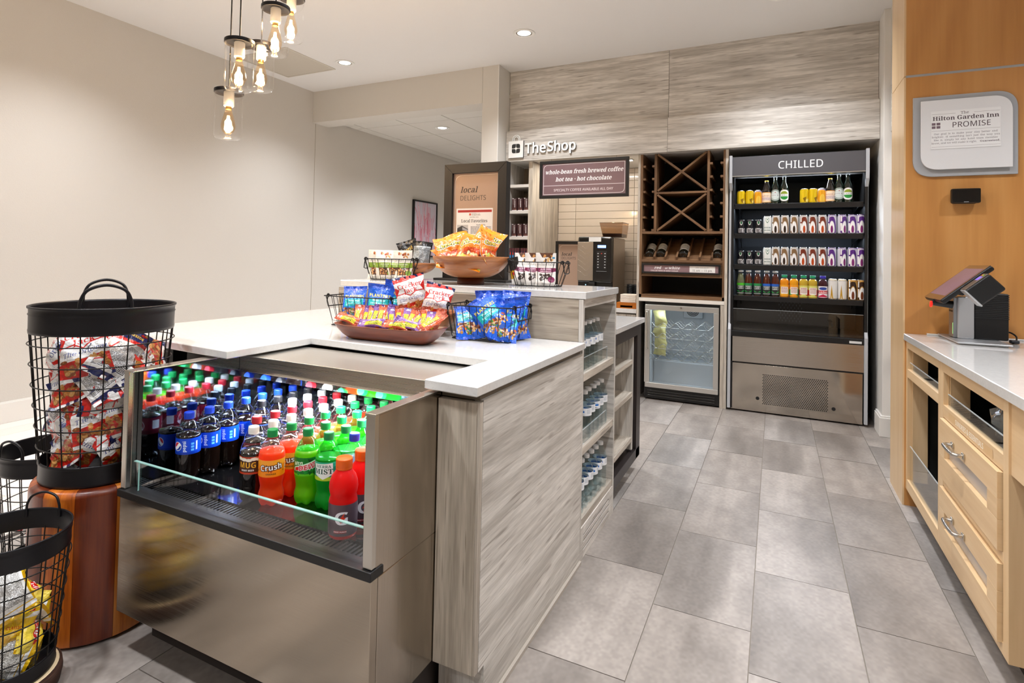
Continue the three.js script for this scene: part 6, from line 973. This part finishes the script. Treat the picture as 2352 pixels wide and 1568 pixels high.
  const juiceArt = (a, b, c) => cv(384, 240, (x, w, h) => { fillR(x, a, 0, 0, w, h); disc(x, b, 130, 150, 60); disc(x, c, 260, 150, 56, 70); fillR(x, '#f4efe8', 140, 40, 108, 150); smallPrint(x, '#a04a3a', 152, 60, 84, 110, 8, 3); text(x, 'JUICE', 194, 60, 'bold 28px serif', '#b03a2a'); });
  const jm = { orange: printed(juiceArt('#f2a81c', '#f6c24a', '#f4b832'), 0.4), mango: printed(juiceArt('#f0a01c', '#3f9a3a', '#2f8a34'), 0.4), apple: printed(juiceArt('#d8d46a', '#b8321e', '#c23a22'), 0.4), berry: printed(cv(384, 240, (x, w, h) => { fillR(x, '#f0e8ec', 0, 0, w, h); disc(x, '#24409a', 192, 50, 56, 30); fillR(x, '#c81f2c', 0, 92, w, 60); text(x, 'Cranberry', 192, 122, 'italic bold 44px serif', '#fff'); poly(x, '#c81f4c', [[100, 230], [192, 168], [284, 230]]); }), 0.4) };
  [['orange', 0xf2a410, 0x159a68, 0.064, 'orange juice bottle with green cap and orange label'], ['mango', 0xf4b414, 0x159a68, 0.129, 'orange juice bottle with green cap and green and white label'], ['apple', 0xd8b83a, 0x159a68, 0.194, 'pale apple juice bottle with green cap, left one of two'], ['apple', 0xd8b83a, 0x159a68, 0.255, 'pale apple juice bottle with green cap, right one of two'], ['berry', 0x4a0c1c, 0x3a2ab0, 0.321, 'dark cranberry juice bottle with purple-blue cap']].forEach(([k, c, cc, x, n]) => {
    const t = thing('juice_bottle', `${n} on the bottom shelf`, 'juice bottle', [X(x), S[3], ZC], PI, 'juice bottles on the bottom shelf');
    obj('juice', lathe([[0, 0.003], [0.025, 0], [0.0305, 0.005], [0.031, 0.1], [0.029, 0.108], [0.031, 0.116], [0.029, 0.132], [0.022, 0.146], [0, 0.146]], 32), liq(c, 0.4, 0.6), t);
    obj('neck', lathe([[0.0222, 0.1455], [0.0175, 0.155], [0.017, 0.16]], 24), petClear, t);
    obj('label', lathe([[0.0313, 0.012], [0.0313, 0.098]], 32), jm[k], t); obj('cap', lathe([[0.019, 0.156], [0.02, 0.157], [0.02, 0.173], [0.0185, 0.176], [0, 0.176]], 28), capOf(cc), t); });
  can('star', 'white can with gold star, left one of two on the bottom shelf', [X(0.385), S[3], ZC], 0.0305, 0.155, 'star cans on the bottom shelf', PI + 0.4); can('star', 'white can with gold star, right one of two on the bottom shelf', [X(0.446), S[3], ZC], 0.0305, 0.155, 'star cans on the bottom shelf', PI + 0.4);
  can('gold', 'gold energy drink can, left one of two on the bottom shelf', [X(0.511), S[3], ZC], 0.031, 0.155, 'gold cans on the bottom shelf'); can('gold', 'gold energy drink can, half hidden by the right edge of the chilled case', [X(0.567), S[3], ZC], 0.031, 0.155, 'gold cans on the bottom shelf');
}
// ───────────────────────── checkout counter at the right ─────────────────────────
tag(obj('checkout_worktop', slab([[0.569, -3.436], [0.569, -1.1], [1.3, -1.1], [1.3, -3.436]], 0.806, 0.838, 0.002), M.quartz), 'white quartz checkout worktop against the maple wall', 'worktop');
tag(obj('worktop_upstand', bb(0.66, 1.3, 0.838, 0.846, -3.436, -3.42, { r: 0.002 }), M.quartz), 'low white upstand strip along the back of the checkout worktop', 'upstand');
{
  const t = thing('checkout_cabinet', 'pale maple checkout cabinet with open bins and two slotted drawers', 'cabinet', [0, 0, 0]);
  const X = 0.58, B = X + 0.02, A = { r: 0.0012, grain: 'z' }, U = { r: 0.0012, grain: 'y' };
  const ft = (name, y0, y1, z0, z1, o = A, x0 = X, x1 = B) => obj(name, bb(x0, x1, y0, y1, z0, z1, o), M.pale, t);
  ft('stile', 0.085, 0.805, -3.436, -3.405, U); ft('stile', 0.085, 0.805, -2.818, -2.742, U); ft('stile', 0.085, 0.805, -2.101, -2.06, U, X, 0.66);
  ft('top_rail', 0.769, 0.805, -3.405, -2.818); ft('top_rail', 0.766, 0.805, -2.742, -2.101);
  ft('bottom_rail', 0.085, 0.12, -3.405, -2.818); ft('bottom_rail', 0.085, 0.12, -2.742, -2.101);
  ft('bin_lip', 0.629, 0.669, -3.405, -2.818); ft('bin_lip', 0.596, 0.643, -2.742, -2.101); ft('bin_lip', 0.118, 0.136, -3.405, -2.818);
  ft('drawer_rail', 0.338, 0.37, -2.742, -2.101);
  // dark carcass with real openings
  const dk = std(0x16130f, 0.85);
  obj('carcass', [bb(1.08, 1.1, 0.08, 0.8, -3.43, -2.07), bb(B, 1.1, 0.08, 0.1, -3.43, -2.07), bb(B, 1.1, 0.62, 0.635, -3.43, -2.81), bb(B, 1.1, 0.58, 0.6, -2.75, -2.07), bb(B, 1.1, 0.08, 0.8, -2.79, -2.77), bb(B, 1.1, 0.795, 0.805, -3.43, -2.07), bb(B, 1.1, 0.08, 0.8, -3.43, -3.415)], dk, t);
  obj('end_panel', bb(0.66, 1.1, 0.085, 0.805, -2.075, -2.06, { grain: 'y' }), M.pale, t);
  obj('jamb', bb(B, B + 0.06, 0.13, 0.8, -3.406, -3.395, U), M.pale, t); obj('jamb', bb(B, B + 0.06, 0.6, 0.8, -2.742, -2.732, U), M.pale, t);
  obj('toe_kick', bb(0.65, 1.1, 0, 0.085, -3.43, -2.07), std(0x2c241d, 0.7), t);
  const gd = (y0, y1, z0, z1) => { const g = obj('acrylic_guard', bb(X + 0.008, X + 0.011, y0, y1, z0, z1), M.acrylic, t); obj('guard_edge', bb(X + 0.0075, X + 0.0115, y1, y1 + 0.0025, z0, z1), M.acrylicEdge, g); };
  gd(0.669, 0.701, -3.39, -2.82); gd(0.643, 0.688, -2.71, -2.103); gd(0.136, 0.3, -3.385, -2.82);
  decal('bin_lettering', 0.48, 0.026, printed(cv(1024, 56, (x, w, h) => { fillR(x, '#d9b684', 0, 0, w, h); text(x, 'SUNDRIES & ESSENTIALS', w / 2, h / 2 + 2, 'bold 56px sans-serif', '#f7efdf', 'center', 1010); }), 0.45), t, [X - 0.0006, 0.618, -2.424], -PI / 2);
  for (const [y0, y1, w0, w1, hy] of [[0.371, 0.592, 0.457, 0.517, 0.54], [0.116, 0.335, 0.199, 0.258, 0.276]]) {
    const d = obj('drawer', [bb(X - 0.012, X + 0.008, w1, y1, -2.739, -2.107, A), bb(X - 0.012, X + 0.008, y0, w0, -2.739, -2.107, A), bb(X - 0.012, X + 0.008, w0, w1, -2.739, -2.672, A), bb(X - 0.012, X + 0.008, w0, w1, -2.193, -2.107, A)], M.pale, t);
    obj('frosted_panel', bb(X + 0.004, X + 0.012, w0, w1, -2.672, -2.193), phy(0xb9b2ad, 0.35, { clearcoat: 0.3 }), d);
    obj('handle', [tube([[X - 0.012, hy, -2.55], [X - 0.036, hy, -2.552], [X - 0.042, hy, -2.535], [X - 0.044, hy, -2.485], [X - 0.042, hy, -2.438], [X - 0.036, hy, -2.421], [X - 0.012, hy, -2.419]], 0.0065, { rad: 8, seg: 36 }), bb(X - 0.018, X - 0.012, hy - 0.01, hy + 0.01, -2.562, -2.538, { r: 0.002 }), bb(X - 0.018, X - 0.012, hy - 0.01, hy + 0.01, -2.431, -2.407, { r: 0.002 })], M.steelPlain, d);
  }
  ft('apron', 0.6, 0.805, -2.06, -1.1, A, X + 0.006, B); obj('knee_panel', bb(1.08, 1.1, 0, 0.8, -2.06, -1.1), M.pale, t); 
}
{
  const m = obj('magazine', uvBox(new THREE.BoxGeometry(0.004, 0.26, 0.19)), std(0xe8e2da, 0.5)); m.position.set(0.66, 0.205, -2.98); m.rotation.set(0, 0, -0.18);
  tag(m, 'red-covered magazine leaning in the lower left bin of the maple cabinet', 'magazine');
  decal('cover_print', 0.19, 0.26, printed(cv(256, 350, (x, w, h) => { fillR(x, '#b3262a', 0, 0, w, 150); fillR(x, '#2f8f86', 0, 150, w, 200); fillR(x, '#f2ece2', 0, 176, w, 60); text(x, 'LIVE FOR', 128, 44, 'bold 46px serif', '#fff'); text(x, 'Love', 84, 106, 'italic bold 58px serif', '#fff'); smallPrint(x, '#fff', 16, 250, 220, 80, 5, 3); disc(x, '#e8b8a0', 190, 120, 34, 44); }), 0.3), m, [-0.0025, 0, 0], -PI / 2);
  const b = obj('plastic_bag', bagGeo(0.16, 0.15, 0.06, 95, { nx: 10, ny: 12 }), phy(0xdfe6ea, 0.08, { transmission: 0.8, thickness: 0, clearcoat: 1 })); b.position.set(0.68, 0.662, -2.36); b.rotation.set(0.1, -1.2, 0.5); tag(b, 'crumpled clear plastic bag in the sundries bin', 'plastic bag');
}
{ // point of sale terminal
  const t = thing('sales_terminal', 'silver and black touchscreen sales terminal on the checkout worktop', 'sales terminal', [0, 0.8385, 0]);
  const sv = std(0xc9cbce, 0.35, { metalness: 0.6 }), sh = std(0xa2a5a9, 0.3, { metalness: 0.85 });
  obj('base_plate', [bb(0.70, 0.884, 0.006, 0.012, -3.418, -3.083, { r: 0.003 }), bb(0.71, 0.874, 0, 0.006, -3.4, -3.1)], sv, t);
  obj('column', bb(0.735, 0.795, 0.012, 0.2, -3.325, -3.235, { r: 0.006 }), sv, t);
  const pr = obj('receipt_printer', bb(0.722, 0.7365, 0.014, 0.195, -3.322, -3.245, { r: 0.003 }), sh, t); obj('paper_slot', bb(0.7205, 0.7225, 0.128, 0.136, -3.31, -3.26), M.black, pr); obj('status_strip_light', bb(0.7208, 0.7222, 0.03, 0.08, -3.256, -3.252), lit(0x9fe08a, 0.8, 0x557755), pr);
  const bx = obj('printer_box', bb(0.796, 0.916, 0.012, 0.218, -3.345, -3.245, { r: 0.006 }), M.black, t); for (let i = 0; i < 14; i++) obj('cooling_rib', bb(0.797, 0.917, 0.21 - i * 0.008, 0.2135 - i * 0.008, -3.3, -3.2425, { r: 0.001 }), M.black, bx);
  // tilted head: local x runs up the slope, z across, y out of the glass
  const th = Math.atan2(0.155, 0.17), L = 0.232, head = g => xf(xf(g, { r: [0, 0, th] }), { p: [0.7225, 0.264, -3.215] });
  obj('screen_housing', head(bb(-L / 2, L / 2, -0.022, 0, -0.147, 0.147, { r: 0.007 })), M.black, t);
  const bz = obj('screen_bezel', head(bb(-L / 2 + 0.002, L / 2 - 0.002, -0.002, 0.0015, -0.145, 0.145, { r: 0.001 })), phy(0x3a302c, 0.12, { clearcoat: 1 }), t);
  obj('screen', head(bb(-L / 2 + 0.03, L / 2 - 0.026, 0.0012, 0.0022, -0.128, 0.128)), new THREE.MeshStandardMaterial({ color: 0x4a3c48, emissive: 0x8a6f88, emissiveIntensity: 0.42, roughness: 0.12 }), bz);
  obj('neck', xf(bb(-0.03, 0.05, -0.055, -0.015, -0.05, 0.05, { r: 0.008 }), { r: [0, 0, th], p: [0.7225, 0.264, -3.215] }), M.black, t);
  const cr = obj('card_reader', xf(xf(bb(-0.055, 0.055, -0.082, -0.0, -0.03, 0.03, { r: 0.008 }), { r: [0, 0, th] }), { p: [0.746, 0.27, -3.035] }), M.black, t);
  obj('reader_top', xf(xf(bb(-0.052, 0.052, -0.001, 0.004, -0.028, 0.028, { r: 0.002 }), { r: [0, 0, th] }), { p: [0.746, 0.27, -3.035] }), std(0x5a4c40, 0.3), cr);
  obj('reader_display', xf(xf(bb(0.01, 0.032, 0.0035, 0.0048, -0.018, 0.018), { r: [0, 0, th] }), { p: [0.746, 0.27, -3.035] }), lit(0x8a6ae0, 1.1, 0x222233), cr);
  for (const [i, c] of [[0, 0xc83a2a], [1, 0xd8c82a], [2, 0x5aa84a]]) obj('reader_key', xf(xf(bb(0.037, 0.043, 0.0035, 0.0052, -0.018 + i * 0.013, -0.009 + i * 0.013), { r: [0, 0, th] }), { p: [0.746, 0.27, -3.035] }), std(c, 0.4), cr);
  obj('reader_trim', xf(xf(bb(-0.0565, -0.05, -0.084, 0.001, -0.031, 0.031, { r: 0.002 }), { r: [0, 0, th] }), { p: [0.746, 0.27, -3.035] }), sv, cr);
  const sc = obj('barcode_scanner', xf(xf(new THREE.CylinderGeometry(0.013, 0.017, 0.075, 20), { r: [0, 0, PI / 2 - 0.1] }), { p: [0.672, 0.167, -3.2] }), M.black, t);
  obj('scan_window_light', xf(xf(new THREE.CylinderGeometry(0.0135, 0.0135, 0.006, 20), { r: [0, 0, PI / 2 - 0.1] }), { p: [0.632, 0.163, -3.2] }), lit(0xff1a08, 1.6, 0x550000), sc);
  obj('cable', tube([[0.9, 0.03, -3.34], [0.935, 0.045, -3.33], [0.955, 0.03, -3.3], [0.945, 0.008, -3.27], [0.93, 0.004, -3.25]], 0.0035, { rad: 6 }), M.black, t);
  obj('cable_plug', bb(0.925, 0.955, 0.001, 0.016, -3.285, -3.255, { r: 0.004 }), std(0x2c2f36, 0.5), t);
}
{ // promise sign on the maple wall
  const t = thing('wall_sign', 'leaf-shaped white wall sign with grey backing on the maple panel', 'sign', [0, 0, -3.4365]);
  const leaf = (x0, x1, y0, y1, r) => { const s = new THREE.Shape(); s.moveTo(x0, y1); s.lineTo(x1 - r, y1); s.quadraticCurveTo(x1, y1, x1, y1 - r); s.lineTo(x1, y0); s.lineTo(x0 + r, y0); s.quadraticCurveTo(x0, y0, x0, y0 + r); s.closePath(); return s; };
  const b = extrude(leaf(0.602, 0.998, 1.607, 2.0, 0.085), 0.012, 0.001, 16); b.translate(0, 0, 0.001); obj('backing', b, std(0xaeb0b3, 0.5), t);
  obj('standoff', [[0.66, 1.68], [0.93, 1.68], [0.66, 1.92], [0.93, 1.92]].map(([x, y]) => xf(new THREE.CylinderGeometry(0.008, 0.008, 0.01, 14), { r: [PI / 2, 0, 0], p: [x, y, 0.017] })), M.alu, t);
  const W = 0.345, H = 0.337, cx = 0.8025, cy = 1.807; const f = extrude(leaf(cx - W / 2, cx + W / 2, cy - H / 2, cy + H / 2, 0.075), 0.008, 0.001, 16); f.translate(0, 0, 0.022); obj('face_panel', f, std(0xe9e9ea, 0.35), t);
  const art = cv(1024, 720, (x, w, h) => {
    fillR(x, '#f3f3f3', 0, 0, w, h); x.lineWidth = 4; x.strokeStyle = '#9a8f92'; const ln = (a, b, y) => { x.beginPath(); x.moveTo(a, y); x.lineTo(b, y); x.stroke(); };
    ln(10, 370, 60); ln(640, 1014, 60); text(x, 'The', 506, 56, '68px serif', '#5b4c50'); text(x, 'Hilton Garden Inn', 512, 142, 'bold 106px serif', '#4b3d42', 'center', 1004);
    const sq = (a, b) => { fillR(x, '#7a6670', a, b, 58, 48); }; sq(12, 220); sq(84, 220); sq(12, 282); sq(84, 282); disc(x, '#7a6670', 41, 306, 29, 24); text(x, 'PROMISE', 600, 276, '138px sans-serif', '#4b3d42', 'center', 830);
    ln(10, 1014, 376); const L = ['Our  goal  is  to  make  your  stay  better  and', "brighter.  If  something  isn't  just  the  way  you", 'like  it,  simply  let  any  hotel  team  member']; L.forEach((s, i) => text(x, s, 512, 434 + i * 58, '44px serif', '#6b6166', 'center', 1004)); text(x, 'know, and we will make it right.', 8, 608, '44px serif', '#6b6166', 'left', 700); text(x, 'Guaranteed.', 1016, 608, 'bold 46px serif', '#4b3d42', 'right', 290); ln(10, 1014, 680);
  });
  decal('sign_print', 0.262, 0.184, printed(art, 0.4), t, [cx - 0.002, cy + 0.022, 0.0306]);
  const s = thing('wall_display', 'small black wall-mounted touch display below the white sign', 'display', [0.802, 1.508, -3.4365]);
  obj('bracket', bb(-0.045, 0.045, -0.035, 0.025, 0, 0.018, { r: 0.003 }), std(0x2a2a2c, 0.5), s);
  obj('body', bb(-0.0555, 0.0555, -0.035, 0.035, 0.018, 0.045, { r: 0.007 }), M.black, s); obj('screen_glass', bb(-0.053, 0.053, -0.0325, 0.0325, 0.044, 0.0458, { r: 0.001 }), M.blackGloss, s);
  obj('maker_badge', bb(-0.009, 0.009, -0.0305, -0.0285, 0.0457, 0.0462), std(0xb8bcc0, 0.4), s);
}
// ───────────────────────── framed poster on the raised counter, picture on the left wall ─────────────────────────
{
  const t = thing('poster_frame', 'tall dark oak poster frame standing on the raised counter behind the large bowl', 'poster frame', [-1.424, 1.0435, -2.64]);
  const W = 0.372, y0 = 0.012, y1 = 0.624, b = 0.05, hw = W / 2;
  const rail = (pts, d, g) => { const q = extrude(shapeOf(pts), d, 0.0015); q.translate(0, 0, -d + 0.0065); return uvBox(q, g); };
  obj('frame_rail', rail([[-hw, y1], [hw, y1], [hw - b, y1 - b], [-hw + b, y1 - b]], 0.05, 'x'), M.darkOak, t); obj('frame_rail', rail([[-hw, y0], [-hw + b, y0 + b], [hw - b, y0 + b], [hw, y0]], 0.05, 'x'), M.darkOak, t);
  obj('frame_stile', rail([[-hw, y0], [-hw, y1], [-hw + b, y1 - b], [-hw + b, y0 + b]], 0.05, 'y'), M.darkOak, t); obj('frame_stile', rail([[hw, y0], [hw - b, y0 + b], [hw - b, y1 - b], [hw, y1]], 0.05, 'y'), M.darkOak, t);
  obj('base_plate', bb(-0.212, 0.218, 0, 0.0115, -0.09, 0.056, { r: 0.002 }), M.darkOak, t);
  const pw = W - 2 * b, ph = y1 - y0 - 2 * b;
  obj('backing', bb(-pw / 2, pw / 2, y0 + b, y1 - b, -0.035, -0.012), std(0x8c7462, 0.6), t);
  const art = cv(720, 1356, (x, w, h) => {
    fillR(x, '#bb9c84', 0, 0, w, h); const r = rng(2); for (let i = 0; i < 4000; i++) fillR(x, r() < 0.5 ? 'rgba(255,240,220,.06)' : 'rgba(80,50,30,.06)', r() * w, r() * h, 3, 3);
    x.strokeStyle = '#f1e4d6'; x.lineWidth = 6; x.beginPath(); x.moveTo(24, h); x.lineTo(24, 150); x.quadraticCurveTo(24, 28, 140, 28); x.lineTo(w - 20, 28); x.lineTo(w - 20, h); x.stroke();
    text(x, 'local', 110, 236, 'italic bold 112px serif', '#2c241f', 'left'); text(x, 'DELIGHTS', 106, 352, '94px sans-serif', '#4c4038', 'left', 450);
    fillR(x, '#f6f4f0', 54, 500, 580, 830); fillR(x, '#b5231f', 78, 522, 540, 34);
    fillR(x, '#d8604c', 262, 570, 30, 30); text(x, 'Hilton', 302, 586, '46px serif', '#6b5a52', 'left'); text(x, 'Garden Inn', 340, 622, '26px serif', '#6b5a52'); text(x, 'Local Favorites', 344, 676, 'bold 62px serif', '#222', 'center', 420);
    text(x, 'Norka Soda', 450, 734, 'bold 24px serif', '#222'); smallPrint(x, '#777', 290, 756, 320, 110, 6, 3); fillR(x, '#c9c7c4', 72, 732, 176, 140); poly(x, '#3c3c40', [[72, 780], [150, 742], [150, 868], [72, 868]]); poly(x, '#57575c', [[150, 742], [248, 790], [248, 850], [150, 868]]); poly(x, '#b9b9bc', [[156, 764], [244, 802], [244, 826], [156, 800]]);
    text(x, 'Ballreich Chips', 230, 906, 'bold 24px serif', '#222'); smallPrint(x, '#777', 72, 926, 350, 110, 6, 7); fillR(x, '#2a2422', 440, 926, 176, 112); disc(x, '#c98a6a', 500, 960, 22, 26); fillR(x, '#e8e4de', 550, 936, 50, 60); fillR(x, '#3a3a2a', 470, 1004, 146, 34); text(x, 'Local Brew', 344, 1080, 'bold 24px serif', '#222'); smallPrint(x, '#777', 72, 1104, 540, 200, 11, 9);
  });
  decal('poster_print', pw, ph, printed(art, 0.5), t, [0, (y0 + y1) / 2, -0.0115]);
  obj('glazing', bb(-pw / 2 + 0.0005, pw / 2 - 0.0005, y0 + b, y1 - b, -0.008, -0.006), phy(0xffffff, 0.0, { transmission: 1, thickness: 0, ior: 1.5 }), t);
}
{
  const t = thing('framed_picture', 'black framed abstract picture of pink brush strokes on the far left wall', 'picture', [-4.58, 1.56, -6.955]);
  const w = 0.6, h = 0.79;
  for (const s of [1, -1]) { obj('frame_rail', bb(0.001, 0.034, s * h / 2 - 0.011, s * h / 2 + 0.011, -w / 2 - 0.011, w / 2 + 0.011, { r: 0.002 }), M.black, t); obj('frame_stile', bb(0.001, 0.034, -h / 2 + 0.011, h / 2 - 0.011, s * w / 2 - 0.011, s * w / 2 + 0.011, { r: 0.002 }), M.black, t); }
  obj('backing', bb(0.001, 0.02, -h / 2, h / 2, -w / 2, w / 2), std(0xded6de, 0.6), t);
  const art = cv(420, 560, (x, W, H) => { fillR(x, '#d9d0dc', 0, 0, W, H); const r = rng(66); for (let i = 0; i < 110; i++) { const a = r() * W, b = H * (0.35 + r() * 0.75), L = 80 + r() * 260, c = ['rgba(226,70,96,', 'rgba(240,140,160,', 'rgba(200,40,70,', 'rgba(250,190,200,'][i % 4] + (0.25 + r() * 0.5) + ')', t0 = (a - W * 0.55) * 0.2; x.strokeStyle = c; x.lineWidth = 2 + r() * 10; x.beginPath(); x.moveTo(a, b); x.quadraticCurveTo(a - 20 + r() * 40, b - L * 0.5, a + t0 * 0.4 - 40 + r() * 60, b - L); x.stroke(); } for (let i = 0; i < 40; i++) disc(x, i % 3 ? '#8a7a90' : '#3a3038', r() * W, r() * H, 1 + r() * 2.4); });
  decal('canvas_print', w - 0.02, h - 0.02, printed(art, 0.6), t, [0.0206, 0, 0], PI / 2);
}
renderer.render(scene, camera);
